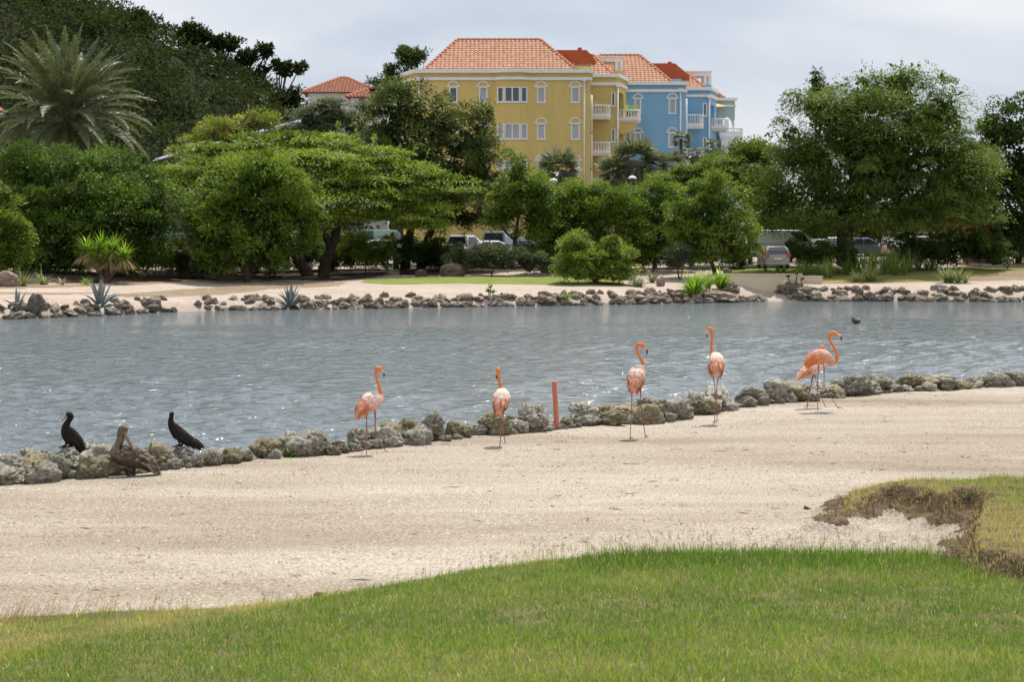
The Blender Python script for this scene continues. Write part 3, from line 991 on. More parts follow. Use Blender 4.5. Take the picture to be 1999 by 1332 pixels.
hip_roof(B0, XP(1128, D3), XP(1313, D3), D3 + .35, D3 + 11, ZP(161, D3), XP(1170, D3 + 5), XP(1248, D3 + 5), D3 + 5, ZP(108.5, D3 + 5))
pipe(B0, 1328, D3, 173, 330); pipe(B0, 1230.5, D3, 240, 330, False)
Dt = D3 + 6
bm = bmesh.new()
prof = [(1262, 158), (1266, 123), (1317, 123), (1345, 146), (1346, 160)]
fr = [bm.verts.new((XP(a, Dt), Dt, ZP(b, Dt))) for a, b in prof]
bk = [bm.verts.new((v.co.x, Dt + 4, v.co.z)) for v in fr]
bm.faces.new(fr); bm.faces.new(bk[::-1])
for i in range(5): bm.faces.new((fr[i], bk[i], bk[(i + 1) % 5], fr[(i + 1) % 5]))
bmesh.ops.recalc_face_normals(bm, faces=bm.faces)
st_ = part('stair_tower', bm, M['rust'], B0)
bm = bmesh.new(); loft(bm, [(XP(1308, Dt), Dt + .6, ZP(124, Dt)), (XP(1308, Dt), Dt + .6, ZP(120, Dt)), (XP(1308, Dt), Dt + .6, ZP(118.5, Dt))], [.2, .2, .12], 8); part('vent_pipe', bm, M['rust'], st_)
bm = bmesh.new(); box(bm, XP(1313, D3), XP(1331, D3), D3 + .4, D3 + 3, ZP(161, D3), ZP(153, D3)); part('parapet', bm, M['blue'], B0)
D4 = 186.0
v0, v1, v2 = (XP(1338.2, D4), D4), (XP(1386, D4), D4), (XP(1398, D4 + 4), D4 + 4)
z4 = ZP(170, D4)
bm = bmesh.new()
hs = [(XP(1372.5, D4) - v0[0], XP(1379.5, D4) - v0[0], ZP(b, D4), ZP(a, D4)) for a, b in ((201, 226), (268, 293))]
wall(bm, v0, v1, zb, z4, hs)
wall(bm, v1, v2, zb, z4, [(.5, 2.8, ZP(b, D4), ZP(a, D4)) for a, b in ((203, 250), (270, 316))], th=1.2)
wall(bm, v2, (v2[0], v2[1] + 9), zb, z4)
bm.faces.new([bm.verts.new((*p, z4 - .2)) for p in (v0, v1, v2, (v2[0], v2[1] + 9), (v0[0], v2[1] + 9))])
part('wing', bm, M['blue'], B0)
for h in hs: window(B0, v0, v1, *h, glass='glass')
fpw = [v0, v1, v2, (v2[0], v2[1] + 9)]
bm = bmesh.new(); band(bm, fpw, ZP(176, D4), ZP(169.5, D4), .25); band(bm, fpw, ZP(189, D4), ZP(184, D4), .14); part('cornice', bm, M['white'], B0)
hip_roof(B0, XP(1325, D4), XP(1375, D4), D4 + .35, D4 + 8, ZP(170, D4), XP(1325, D4 + 3.5), XP(1345, D4 + 3.5), D4 + 3.5, ZP(146, D4 + 3.5))
pipe(B0, 1384, D4, 186, 330)
pergola(B0, 1340, 1387.5, 138, 168, D4 + 4.2, (1376, 1386), 2.5)
bm = bmesh.new(); box(bm, XP(1372, D4 + 4), XP(1388, D4 + 4), D4 + 4, D4 + 7, ZP(170, D4 + 4), ZP(165.5, D4 + 4)); part('parapet', bm, M['blue'], B0)
for t, b in ((222, 250), (288, 316)):
    balcony(B0, XP(1339, D4 - 1.5), XP(1374.5, D4 - 1.5), D4 - 1.5, D4 - .002, ZP(b, D4 - 1.5), ZP(t, D4 - 1.5))
D4b = D4 + 1.2
balcony(B0, XP(1386, D4b), XP(1424, D4b), D4b, D4b + 3, ZP(254, D4b), ZP(230, D4b))
bm = bmesh.new()
x = XP(1339.5, D4 - 1.5); loft(bm, [(x, D4 - 1.52, ZP(330, D4 - 1.5)), (x, D4 - 1.52, ZP(192, D4 - 1.5))], [.1, .1], 8)
part('post', bm, M['white'], B0)

# ---------------------------------------------------------------- the green building
D5 = 196.0
G0 = thing('apartment_building', 'pale green apartment block with open arched terrace at the right end of the row', 'building', (XP(1415, D5), D5, 2.3))
bm = bmesh.new()
g0x, g1x = XP(1386, D5), XP(1434.5, D5)
zt5 = ZP(191, D5)
wall(bm, (g0x, D5), (XP(1409, D5), D5), zb, zt5)
# spandrel with an arch you can see the sky through
xa, xb, zs_ = XP(1409, D5), XP(1431, D5), ZP(222, D5)
arcs = [(xa + (xb - xa) * (1 - math.cos(t)) / 2, zs_ - 1.3 + math.sin(t) * 1.0) for t in np.linspace(0, math.pi, 13)]
for dep in (0, .5):
    for i in range(12):
        bm.faces.new([bm.verts.new((a, D5 + dep, z)) for a, z in (arcs[i], arcs[i + 1], (arcs[i + 1][0], zt5), (arcs[i][0], zt5))])
for i in range(12): bm.faces.new([bm.verts.new(v) for v in ((arcs[i][0], D5, arcs[i][1]), (arcs[i][0], D5 + .5, arcs[i][1]), (arcs[i + 1][0], D5 + .5, arcs[i + 1][1]), (arcs[i + 1][0], D5, arcs[i + 1][1]))])
box(bm, xb, g1x, D5, D5 + .5, ZP(233, D5), zt5 - .003)
box(bm, xb + .12, g1x - .1, D5 + .1, D5 + .4, ZP(275, D5), ZP(233, D5) - .003)
box(bm, g0x, g1x - .3, D5 + 3.5, D5 + 4, zb, ZP(258, D5))
part('wall', bm, M['green'], G0)
bm = bmesh.new(); band(bm, [(g0x, D5), (g1x, D5), (g1x, D5 + .5)], ZP(196, D5), ZP(190.5, D5), .22); band(bm, [(g0x, D5), (g1x, D5), (g1x, D5 + .5)], ZP(208, D5), ZP(204, D5), .12); part('cornice', bm, M['white'], G0)
hip_roof(G0, XP(1370, D5), XP(1414, D5), D5 + .4, D5 + .5 + 6, ZP(191, D5), XP(1380, D5 + 3), XP(1396, D5 + 3), D5 + 3, ZP(178, D5 + 3), 'oldtile')
balcony(G0, XP(1404, D5 - 2), XP(1451, D5 - 2), D5 - 2.2, D5 - .002, ZP(274, D5 - 2), ZP(248, D5 - 2), slab_h=.75)
bm = bmesh.new(); box(bm, XP(1402, D5), XP(1430, D5), D5 - 3.2, D5 - .3, 2, ZP(276, D5)); part('terrace_base', bm, M['white'], G0)
bm = bmesh.new()
q = [(1392, 199), (1396, 210), (1414, 209), (1416, 205)]
f0 = [bm.verts.new((XP(a, D5 - 1), D5 - (1.6 if i in (1, 2) else .1), ZP(b, D5 - 1))) for i, (a, b) in enumerate(q)]
f1 = [bm.verts.new(v.co + Vector((0, 0, .06))) for v in f0]
bm.faces.new(f0[::-1]); bm.faces.new(f1)
for i in range(4): bm.faces.new((f0[i], f0[(i + 1) % 4], f1[(i + 1) % 4], f1[i]))
part('awning', bm, M['awning'], G0)

# ---------------------------------------------------------------- houses on the left
D6 = 205.0
H0 = thing('house', 'white villa with red tiled hipped roof below the wooded hill', 'house', (XP(670, D6), D6, 2.3))
bm = bmesh.new(); box(bm, XP(602, D6), XP(738, D6), D6, D6 + 9, zb, ZP(181, D6)); box(bm, XP(690, D6), XP(760, D6), D6 - 3, D6 - .003, zb, ZP(190, D6)); part('wall', bm, M['white'], H0)
hip_roof(H0, XP(590, D6), XP(742, D6), D6 - .5, D6 + 9.5, ZP(181, D6), XP(664, D6 + 4.5), XP(678, D6 + 4.5), D6 + 4.5, ZP(152, D6 + 4.5), 'oldtile')
hip_roof(H0, XP(676, D6 - 3), XP(775, D6 - 3), D6 - 3.5, D6 + 3, ZP(190, D6 - 3), XP(725, D6), XP(760, D6), D6 - .5, ZP(172, D6), 'oldtile')
for a in (625, 655, 705):
    bm = bmesh.new(); box(bm, XP(a, D6), XP(a + 10, D6), D6 - (3.06 if a > 690 else .06), D6 - (3.01 if a > 690 else .01), ZP(212, D6), ZP(196, D6)); part('window', bm, M['glass'], H0)
D7 = 188.0
S0 = thing('shed', 'low building with pale blue sheet roof half hidden in the bushes', 'shed', (XP(545, D7), D7, 2.3))
bm = bmesh.new()
xs_ = [(318, 306, 360, 282), (505, 258, 600, 230)]
box(bm, XP(470, D7), XP(600, D7), D7 + .5, D7 + 6, zb, ZP(300, D7)); part('wall', bm, M['white'], S0)
bm = bmesh.new()
L_, R_ = (XP(300, D7), ZP(308, D7)), (XP(610, D7), ZP(226, D7))
for k in range(24):
    t0, t1 = k / 24, (k + 1) / 24
    xa, xb = L_[0] + (R_[0] - L_[0]) * t0, L_[0] + (R_[0] - L_[0]) * t1
    za, zb_ = L_[1] + (R_[1] - L_[1]) * t0, L_[1] + (R_[1] - L_[1]) * t1
    q = [(xa, D7 - .5, za - .35), (xb - .06, D7 - .5, zb_ - .35), (xb - .06, D7 + 7, zb_ + .5), (xa, D7 + 7, za + .5)]
    f0 = [bm.verts.new(v) for v in q]; f1 = [bm.verts.new(Vector(v) + Vector((0, 0, .12))) for v in q]
    bm.faces.new(f0[::-1]); bm.faces.new(f1)
    for i in range(4): bm.faces.new((f0[i], f0[(i + 1) % 4], f1[(i + 1) % 4], f1[i]))
t = part('roof', bm, M['blueroof'], S0)
D8 = 178.0
O0 = thing('house', 'ochre house with orange tiled roof glimpsed behind the date palm', 'house', (XP(0, D8), D8, 2.3))
bm = bmesh.new(); box(bm, XP(-130, D8), XP(-52, D8), D8, D8 + 8, zb, ZP(205, D8)); part('wall', bm, M['yellow'], O0)
hip_roof(O0, XP(-140, D8), XP(-38, D8), D8 - .5, D8 + 8.5, ZP(206, D8), XP(-110, D8 + 4), XP(-70, D8 + 4), D8 + 4, ZP(172, D8 + 4))

D9 = 147.0
K0 = thing('hut', 'small pink walled hut in the shade under the dark trees at the right edge', 'hut', (XP(1920, D9), D9, 2.0))
bm = bmesh.new(); box(bm, XP(1886, D9), XP(1900, D9), D9, D9 + .4, 1.8, ZP(448, D9)); box(bm, XP(1900, D9), XP(1962, D9), D9 + .8, D9 + 3, 1.8, ZP(440, D9)); part('wall', bm, M['pinkwall'], K0)
bm = bmesh.new(); box(bm, XP(1840, D9), XP(1975, D9), D9 - .8, D9 + 3.5, ZP(440, D9) + .003, ZP(434, D9)); part('roof', bm, M['rust'], K0)
for a in (1848, 1866):
    bm = bmesh.new(); box(bm, XP(a, D9) - .1, XP(a, D9) + .1, D9, D9 + .2, 1.8, ZP(440, D9)); part('post', bm, M['pinkwall'], K0)

# ---------------------------------------------------------------- retaining wall, kerbs, lamps, posts
def wallseg(px0, py0, px1, py1, D, base, name, label):
    x0, x1 = XP(px0, D), XP(px1, D)
    root = thing(name, label, 'wall', ((x0 + x1) / 2, D, base))
    bm = bmesh.new(); box(bm, x0, x1, D, D + .35, base, ZP(py1, D)); part('wall', bm, M['wall_cream'], root)
    bm = bmesh.new(); box(bm, x0 - .03, x1 + .03, D - .05, D + .4, ZP(py1, D) + .002, ZP(py1 - 2.2, D)); part('coping', bm, M['wall_cream'], root)


Dw = float(far_shore(at(1500, 560, 120).x)) + 2.6
wallseg(1404, 560, 1568, 537, Dw, .45, 'retaining_wall', 'low cream retaining wall above the dark inlet')
wallseg(1566, 560, 1608, 541, Dw + 2.2, .8, 'retaining_wall', 'short end section of cream wall set back beside the long one')
bm = bmesh.new(); xq0, xq1 = XP(1400, Dw), XP(1570, Dw); box(bm, xq0, xq1, Dw + .4, Dw + 6, .3, ZP(538, Dw))
tag(part('wall_backfill', bm, M['far_sand']), kind='structure')


def kerb(pxs, D0=None):
    bm = bmesh.new()
    P = [hit(a, b) for a, b in pxs]
    for p, q in zip(P[:-1], P[1:]):
        n_ = max(1, int((q - p).length / .9))
        for i in range(n_):
            a, b = p.lerp(q, i / n_), p.lerp(q, (i + .97) / n_)
            d = (b - a).normalized(); s = Vector((d.y, -d.x, 0)) * .11
            lo = [bm.verts.new(v + Vector((0, 0, -.05))) for v in (a + s, b + s, b - s, a - s)]
            hi = [bm.verts.new(v + Vector((0, 0, .15))) for v in (a + s, b + s, b - s, a - s)]
            bm.faces.new(hi)
            for j in range(4): bm.faces.new((lo[j], lo[(j + 1) % 4], hi[(j + 1) % 4], hi[j]))
    bmesh.ops.recalc_face_normals(bm, faces=bm.faces)
    tag(part('kerb', bm, M['kerb']), kind='structure')


kerb([(880, 527), (960, 527), (1040, 525), (1095, 523)])
kerb([(430, 534), (560, 533), (640, 530), (745, 529)])
kerb([(700, 519), (770, 518)])

for px, py, D, lab in ((1080, 352, 150, 'lamp post with pale dome cap rising left of the yellow building corner'), (1234, 347, 152, 'lamp post with pale dome cap in front of the shaggy palms')):
    g = ground(px, D)
    root = thing('street_lamp', lab, 'lamp', g, 'dome capped lamp posts in the car park')
    zt_ = ZP(py, D); w_ = 8.2 * mpp(D)
    bm = bmesh.new(); loft(bm, [g, (g.x, g.y, zt_ - .5)], [.07, .05], 8); part('pole', bm, M['dark_metal'], root)
    bm = bmesh.new(); loft(bm, [(g.x, g.y, zt_ - .5), (g.x, g.y, zt_ - .12), (g.x, g.y, zt_ - .07)], [.10, .2, .2], 12); part('lantern', bm, M['dark_metal'], root)
    bm = bmesh.new(); loft(bm, [(g.x, g.y, zt_ - .07), (g.x, g.y, zt_ - .03), (g.x, g.y, zt_ + .08), (g.x, g.y, zt_ + .15), (g.x, g.y, zt_ + .17)], [w_, w_ * 1.02, w_ * .8, w_ * .4, .02], 16); part('cap', bm, M['white'], root, True)

M['orange_post'] = mat('salmon_paint', (0.62, 0.20, 0.115), 0.7, 0.3, col2=(0.52, 0.17, 0.10), vscale=4)
g = on(1087, 838, BZ); k_ = mpp(g.y)
bm = bmesh.new()
loft(bm, [g - Vector((0, 0, .15)), at(1087, 836, g.y), at(1082.3, 746, g.y), at(1082.3, 744.5, g.y)], [.042, .042, .042, .032], 14)
piece('marker_post', bm, M['orange_post'], 'salmon painted round post leaning at the rocks between flamingos', 'post')
g = hit(1330, 543)
bm = bmesh.new(); loft(bm, [g - Vector((0, 0, .1)), at(1330, 543, g.y), at(1333, 519, g.y)], [.05, .05, .045], 8)
piece('marker_post', bm, M['orange_post'], 'thin red marker post on the far bank beside leafy clump', 'post')
# ================================================================== cars
M['tyre'] = mat('tyre_rubber', (0.02, 0.02, 0.02), 0.9, 0.2)
M['rim'] = mat('wheel_rim', (0.45, 0.45, 0.46), 0.35, 0.5, metal=0.8)
M['carglass'] = mat('car_glass', (0.03, 0.035, 0.04), 0.05, 0.9)
M['lamp_red'] = mat('tail_lamp', (0.42, 0.03, 0.025), 0.25, 0.6)
M['lamp_clear'] = mat('head_lamp', (0.75, 0.75, 0.72), 0.15, 0.7)
M['bumper'] = mat('dark_plastic', (0.05, 0.05, 0.055), 0.7, 0.3)
M['plate'] = mat('number_plate', (0.65, 0.60, 0.35), 0.5, 0.4)
KIND = {
    # lower-body stations (x, z low, z high, half width); cabin: x at belt front/rear, roof front/rear, belt z, roof z, half widths
    'sedan': ([(-2.2, .42, .72, .66), (-2.1, .28, .86, .8), (-1.2, .22, .93, .86), (0, .22, .94, .87), (1.1, .22, .9, .86), (1.95, .26, .8, .8), (2.18, .38, .66, .66)], (-1.75, 1.05, -.95, .35, .92, 1.43, .8, .6), 1.3),
    'hatch': ([(-1.9, .42, .9, .68), (-1.85, .28, .96, .8), (-1.1, .22, .98, .84), (0, .22, .98, .85), (.95, .22, .95, .84), (1.7, .26, .82, .78), (1.92, .38, .68, .64)], (-1.82, 1.05, -1.5, .3, .96, 1.52, .8, .62), 1.22),
    'van': ([(-2.4, .42, 1.1, .78), (-2.35, .3, 1.2, .9), (-1.2, .25, 1.22, .94), (0, .25, 1.22, .95), (1.3, .25, 1.2, .94), (2.1, .3, 1.0, .86), (2.4, .4, .75, .7)], (-2.33, 1.75, -2.2, .95, 1.2, 2.12, .92, .78), 1.5),
    'pickup': ([(-2.5, .5, 1.0, .8), (-2.45, .42, 1.05, .86), (-1.2, .36, 1.06, .88), (0, .36, 1.06, .89), (1.3, .36, 1.04, .88), (2.3, .42, .98, .84), (2.5, .5, .8, .72)], (-.75, 1.35, -.55, .65, 1.05, 1.75, .86, .7), 1.6),
}
CARN = [0]


def car(kind, label, px, py_roof, D, head, col, rack=False):
    """a parked car; head: the way its nose points, degrees from +X counter-clockwise"""
    st, (xr0, xf0, xr1, xf1, zb_, zr_, w0, w1), wx = KIND[kind]
    g = ground(px, D)
    CARN[0] += 1
    paint = mat('car_paint', col, 0.25, 0.6)
    root = thing('parked_car', label, 'van' if kind == 'van' else 'pickup' if kind == 'pickup' else 'car', (0, 0, 0), 'cars parked behind the trees')
    bm = bmesh.new()
    rings = []
    for x, zl, zh, w in st:
        zm = zl + (zh - zl) * .55
        rings.append([bm.verts.new((x, s, z)) for s, z in ((-w * .9, zl), (-w, zl + .12), (-w, zm), (-w * .93, zh - .05), (-w * .8, zh), (w * .8, zh), (w * .93, zh - .05), (w, zm), (w, zl + .12), (w * .9, zl))])
    for a, b in zip(rings[:-1], rings[1:]):
        for k in range(10): bm.faces.new((a[k], a[(k + 1) % 10], b[(k + 1) % 10], b[k]))
    bm.faces.new(rings[0][::-1]); bm.faces.new(rings[-1])
    bmesh.ops.recalc_face_normals(bm, faces=bm.faces)
    part('body', bm, paint, root, True)
    bm = bmesh.new()
    q = []
    for z, xr, xf, w in ((zb_ - .04, xr0, xf0, w0), ((zb_ + zr_) / 2 + .05, (xr0 + xr1) / 2 - .05, (xf0 + xf1) / 2 + .06, (w0 + w1) / 2 + .03), (zr_ - .04, xr1, xf1, w1), (zr_, xr1 + .12, xf1 - .12, w1 - .1)):
        q.append([bm.verts.new((a, b, z)) for a, b in ((xr, -w), (xf, -w), (xf, w), (xr, w))])
    for a, b in zip(q[:-1], q[1:]):
        for k in range(4): bm.faces.new((a[k], a[(k + 1) % 4], b[(k + 1) % 4], b[k]))
    bm.faces.new(q[-1])
    part('cabin', bm, paint, root)

    def L(t, xr, xf): return xr + (xf - xr) * t
    def lvl(f): return tuple(a + (b - a) * f for a, b in ((xr0, xr1), (xf0, xf1), (zb_, zr_ - .04), (w0, w1)))
    lo, hi = lvl(.10), lvl(.88)
    bulge = .035
    for nm, pts in (('windscreen', [(lo[1], -lo[3] * .9, lo[2]), (lo[1], lo[3] * .9, lo[2]), (hi[1], hi[3] * .88, hi[2]), (hi[1], -hi[3] * .88, hi[2])]),
                    ('rear_window', [(lo[0], lo[3] * .86, lo[2] + .04), (lo[0], -lo[3] * .86, lo[2] + .04), (hi[0], -hi[3] * .84, hi[2]), (hi[0], hi[3] * .84, hi[2])])):
        bm = bmesh.new()
        sx = 1 if nm == 'windscreen' else -1
        a = [bm.verts.new((x + sx * (bulge + .045), y, z)) for x, y, z in pts]; b = [bm.verts.new((x - sx * .05, y, z)) for x, y, z in pts]
        bm.faces.new(a); bm.faces.new(b[::-1])
        for k in range(4): bm.faces.new((a[k], a[(k + 1) % 4], b[(k + 1) % 4], b[k]))
        bmesh.ops.recalc_face_normals(bm, faces=bm.faces)
        part(nm, bm, M['carglass'], root)
    cuts = [(.07, .46), (.52, .92)] if kind != 'pickup' else [(.12, .88)]
    if kind == 'van': cuts = [(.72, .96)]
    for s in (-1, 1):
        for c0, c1 in cuts:
            bm = bmesh.new()
            pts = [(L(c0, lo[0], lo[1]), s * lo[3], lo[2]), (L(c1, lo[0], lo[1]), s * lo[3], lo[2]), (L(c1, hi[0], hi[1]), s * hi[3], hi[2]), (L(c0, hi[0], hi[1]), s * hi[3], hi[2])]
            a = [bm.verts.new((x, y + s * .06, z)) for x, y, z in pts]; b = [bm.verts.new((x, y - s * .06, z)) for x, y, z in pts]
            bm.faces.new(a); bm.faces.new(b[::-1])
            for k in range(4): bm.faces.new((a[k], a[(k + 1) % 4], b[(k + 1) % 4], b[k]))
            bmesh.ops.recalc_face_normals(bm, faces=bm.faces)
            part('side_window', bm, M['carglass'], root)
    xe, xn = st[0][0], st[-1][0]
    for s in (-1, 1):
        bm = bmesh.new(); w = st[1][3]; y0, y1 = sorted((s * w * .70, s * (w + .015))); box(bm, xe - .01, xe + .22, y0, y1, st[0][2] - .16, st[0][2] + .14); part('tail_light', bm, M['lamp_red'], root)
        bm = bmesh.new(); w = st[-2][3]; y0, y1 = sorted((s * w * .55, s * w * 1.0)); box(bm, xn - .3, xn - .02, y0, y1, st[-1][2] - .06, st[-1][2] + .09); part('headlight', bm, M['lamp_clear'], root)
        for x in (-wx, wx):
            bm = bmesh.new()
            loft(bm, [(x, s * (w - .12), .32), (x, s * (w - .10), .32), (x, s * (w + .04), .32), (x, s * (w + .06), .32)], [.27, .32, .32, .27], 18)
            wo = part('wheel', bm, M['tyre'], root)
            bm = bmesh.new(); loft(bm, [(x, s * (w + .055), .32), (x, s * (w + .07), .32)], [.2, .17], 12); part('rim', bm, M['rim'], wo)
    bm = bmesh.new(); box(bm, xe - .06, xe + .12, -st[1][3] * .92, st[1][3] * .92, .32, .48); part('rear_bumper', bm, M['bumper'] if kind != 'hatch' else paint, root)
    bm = bmesh.new(); box(bm, xn - .12, xn + .05, -st[-2][3] * .85, st[-2][3] * .85, .3, .46); part('front_bumper', bm, M['bumper'], root)
    bm = bmesh.new(); box(bm, xe - .075, xe - .02, -.26, .26, .62, .74); part('number_plate', bm, M['plate'], root)
    if rack:
        bm = bmesh.new()
        for y in (-.75, .75):
            box(bm, -2.4, 1.1, y - .04, y + .04, 1.98, 2.06)
            for x in (-2.35, -1.2, -.3, 1.0): box(bm, x - .035, x + .035, y - .035, y + .035, 1.0, 1.978)
        for x in (-2.35, -1.2, -.3, 1.0): box(bm, x - .032, x + .032, -.71, .71, 1.985, 2.055)
        part('ladder_rack', bm, M['rim'], root)
    root.location = g
    root.rotation_euler = (0, 0, R(head))
    # sit it so that its roof is where the photograph shows it
    root.location.z = max(g.z - .3, min(g.z + .5, ZP(py_roof, D) - zr_))
    return root


car('pickup', 'white double cab pickup seen from behind over the hedge', 902, 452, 141, 62, (.78, .78, .77))
car('sedan', 'white saloon car parked just right of the white pickup behind the hedge', 962, 464, 142, 20, (.80, .79, .76))
car('van', 'grey people carrier standing behind the white saloon', 985, 452, 148, 70, (.30, .33, .38))
car('hatch', 'small blue hatchback half hidden by leaves right of the white saloon', 1030, 464, 143, 80, (.16, .30, .55))
car('sedan', 'white saloon car glimpsed between the trunks of the spreading tree', 752, 463, 144, 15, (.78, .78, .78))
car('van', 'green minibus parked behind the white saloon between the trunks', 745, 449, 149, 60, (.16, .26, .22))
car('sedan', 'white car just visible past the left trunk of the spreading tree', 612, 455, 147, 10, (.78, .78, .78))
car('van', 'dark green van in the gap beside the dry grey bush', 345, 456, 140, 75, (.10, .22, .17))
car('hatch', 'silver hatchback with dark rear window parked beside the leafy round bush', 1509, 471, 132.5, 92, (.27, .27, .28))
car('van', 'large white van parked behind the silver hatchback', 1532, 448, 141, 12, (.80, .80, .80))
car('hatch', 'red car mostly hidden by the leafy round bush', 1425, 470, 140, 95, (.45, .05, .04))
car('sedan', 'white car in the shade left of the thick dark trunk', 1600, 466, 150, 40, (.75, .75, .75))
car('hatch', 'white hatchback right beside the thick dark trunk', 1634, 463, 150, 75, (.75, .76, .78))
car('sedan', 'dark blue car with bright roof right of the thick dark trunk', 1680, 464, 148, 30, (.10, .11, .18))
car('pickup', 'pale pickup with ladder rack parked under the big tree', 1790, 461, 146, 8, (.66, .62, .54), rack=True)
# ================================================================== plants
M['bark'] = mat('bark', (0.075, 0.058, 0.045), 0.95, 0.15, vary=0.35, vscale=6, bump=0.6, bscale=14, stretch=(1, 1, .3))
M['palm_bark'] = mat('palm_bark', (0.11, 0.085, 0.06), 0.95, 0.15, vary=0.4, vscale=8, bump=0.8, bscale=10)
LM = {
    'glossy': leaf_mat('leaf_glossy', (0.041, 0.078, 0.014), (0.16, 0.25, 0.044), 0.55, 0.16, 0.2),
    'bright': leaf_mat('leaf_bright', (0.053, 0.098, 0.013), (0.225, 0.3, 0.048), 0.52, 0.2, 0.25),
    'lime': leaf_mat('leaf_lime', (0.085, 0.135, 0.019), (0.3, 0.365, 0.068), 0.45, 0.3, 0.28),
    'olive': leaf_mat('leaf_olive', (0.043, 0.064, 0.018), (0.19, 0.225, 0.072), 0.55, 0.18, 0.21),
    'feather': leaf_mat('leaf_feather', (0.084, 0.132, 0.022), (0.330, 0.395, 0.075), 0.55, 0.2, 0.26),
    'tamarind': leaf_mat('leaf_tamarind', (0.052, 0.09, 0.017), (0.2, 0.255, 0.054), 0.6, 0.15, 0.25),
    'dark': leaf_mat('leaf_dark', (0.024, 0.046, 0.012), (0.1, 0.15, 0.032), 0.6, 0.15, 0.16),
    'hill': leaf_mat('leaf_hill', (0.024, 0.036, 0.012), (0.056, 0.072, 0.023), 0.8, 0.08, 0.18),
    'grey': leaf_mat('leaf_grey', (0.065, 0.085, 0.052), (0.130, 0.150, 0.091), 0.55, 0.3, 0.3),
    'dry': leaf_mat('leaf_dry', (0.075, 0.065, 0.04), (0.19, 0.165, 0.11), 0.6, 0.3, 0.25, tcol=(1.4, 1.3, 1.0)),
    'yellow': leaf_mat('leaf_yellowish', (0.103, 0.132, 0.029), (0.338, 0.247, 0.091), 0.45, 0.4, 0.38, extra=[(0.45, (0.150, 0.175, 0.035)), (0.8, (0.21, 0.22, 0.05))]),
    'palm': leaf_mat('leaf_palm', (0.066, 0.088, 0.040), (0.190, 0.215, 0.120), 0.48, 0.3, 0.2, tcol=(1.5, 1.6, 0.9)),
    'fan': leaf_mat('leaf_fan', (0.075, 0.095, 0.06), (0.26, 0.28, 0.20), 0.35, 0.5, 0.2),
    'agave': leaf_mat('leaf_agave', (0.15, 0.185, 0.175), (0.29, 0.33, 0.325), 0.5, 0.4, 0.05),
    'strap': leaf_mat('leaf_strap', (0.085, 0.156, 0.021), (0.221, 0.338, 0.046), 0.35, 0.5, 0.4),
    'spike': leaf_mat('leaf_spike', (0.091, 0.124, 0.046), (0.260, 0.286, 0.130), 0.45, 0.45, 0.22),
    'straw': leaf_mat('leaf_straw', (0.28, 0.20, 0.10), (0.50, 0.39, 0.23), 0.7, 0.2, 0.35, tcol=(1.2, 1.1, 0.9)),
    'grass': leaf_mat('grass_blade', (0.07, 0.14, 0.016), (0.5, 0.39, 0.21), 0.4, 0.45, 0.4, tcol=(1.45, 1.7, 0.7), extra=[(0.40, (0.160, 0.240, 0.038)), (0.62, (0.27, 0.315, 0.080)), (0.80, (0.40, 0.34, 0.15)), (0.9, (0.46, 0.36, 0.185))]),
    'reed': leaf_mat('leaf_reed', (0.086, 0.138, 0.031), (0.225, 0.302, 0.069), 0.45, 0.4, 0.35),
}


def unit(v): return v / np.maximum(np.linalg.norm(v, axis=-1, keepdims=True), 1e-9)
def rdir(n, g=rng): return unit(g.normal(size=(n, 3)))


def leaf_quads(C, A, N, Lg, Wd, fold=0.0):
    """rhombus leaves: base point C, direction A, face normal N, length and width per leaf"""
    S = unit(np.cross(A, N))
    Lg = np.asarray(Lg)[:, None]; Wd = np.asarray(Wd)[:, None]
    mid = C + A * Lg * 0.45
    V = np.stack([C, mid + S * Wd * .5, C + A * Lg, mid - S * Wd * .5], 1)
    return V.reshape(-1, 3), np.arange(len(C) * 4).reshape(-1, 4)


class Leaves:
    def __init__(s): s.V, s.F, s.T, s.n = [], [], [], 0

    def add(s, C, A, N, Lg, Wd, tint):
        V, F = leaf_quads(C, A, N, Lg, Wd)
        s.V.append(V); s.F.append(F + s.n); s.T.append(np.repeat(tint, 4)); s.n += len(V)

    def build(s, name, m, parent=None):
        return np_mesh(name, np.vstack(s.V), np.vstack(s.F), m, parent, np.concatenate(s.T))


def blob_world(b, D):
    px, py, rx, ry = b[:4]
    dd = b[4] if len(b) > 4 else 0.0
    c = at(px, py, D + dd); k = mpp(D + dd)
    rd = b[5] if len(b) > 5 else max(rx * k * 0.85, ry * k * .8)
    return np.array(c), np.array([rx * k, rd, ry * k])


def clumps(blobs, n, g, inner=0.10, lo=0.62, hi=1.08):
    """clump centres over the outside of a union of ellipsoids (and a few within)"""
    C = np.array([b[0] for b in blobs]); S = np.array([b[1] for b in blobs])
    w = (S[:, 0] * S[:, 2] + S[:, 0] * S[:, 1] + S[:, 1] * S[:, 2]); w = w / w.sum()
    out, nrm = [], []
    tries = 0
    while len(out) < n and tries < 40:
        tries += 1
        i = g.choice(len(C), size=n, p=w)
        d = rdir(n, g); r = g.uniform(lo, hi, n)
        isin = g.random(n) < inner
        r = np.where(isin, g.uniform(.2, .7, n), r)
        p = C[i] + d * S[i] * r[:, None]
        q = np.linalg.norm((p[:, None, :] - C[None]) / S[None], axis=2)
        q[np.arange(n), i] = 9
        ok = isin | (q.min(1) > 0.80)
        nn = unit(d / S[i])
        for a, b_, k in zip(p, nn, ok):
            if k and len(out) < n: out.append(a); nrm.append(b_)
    return np.array(out), np.array(nrm)


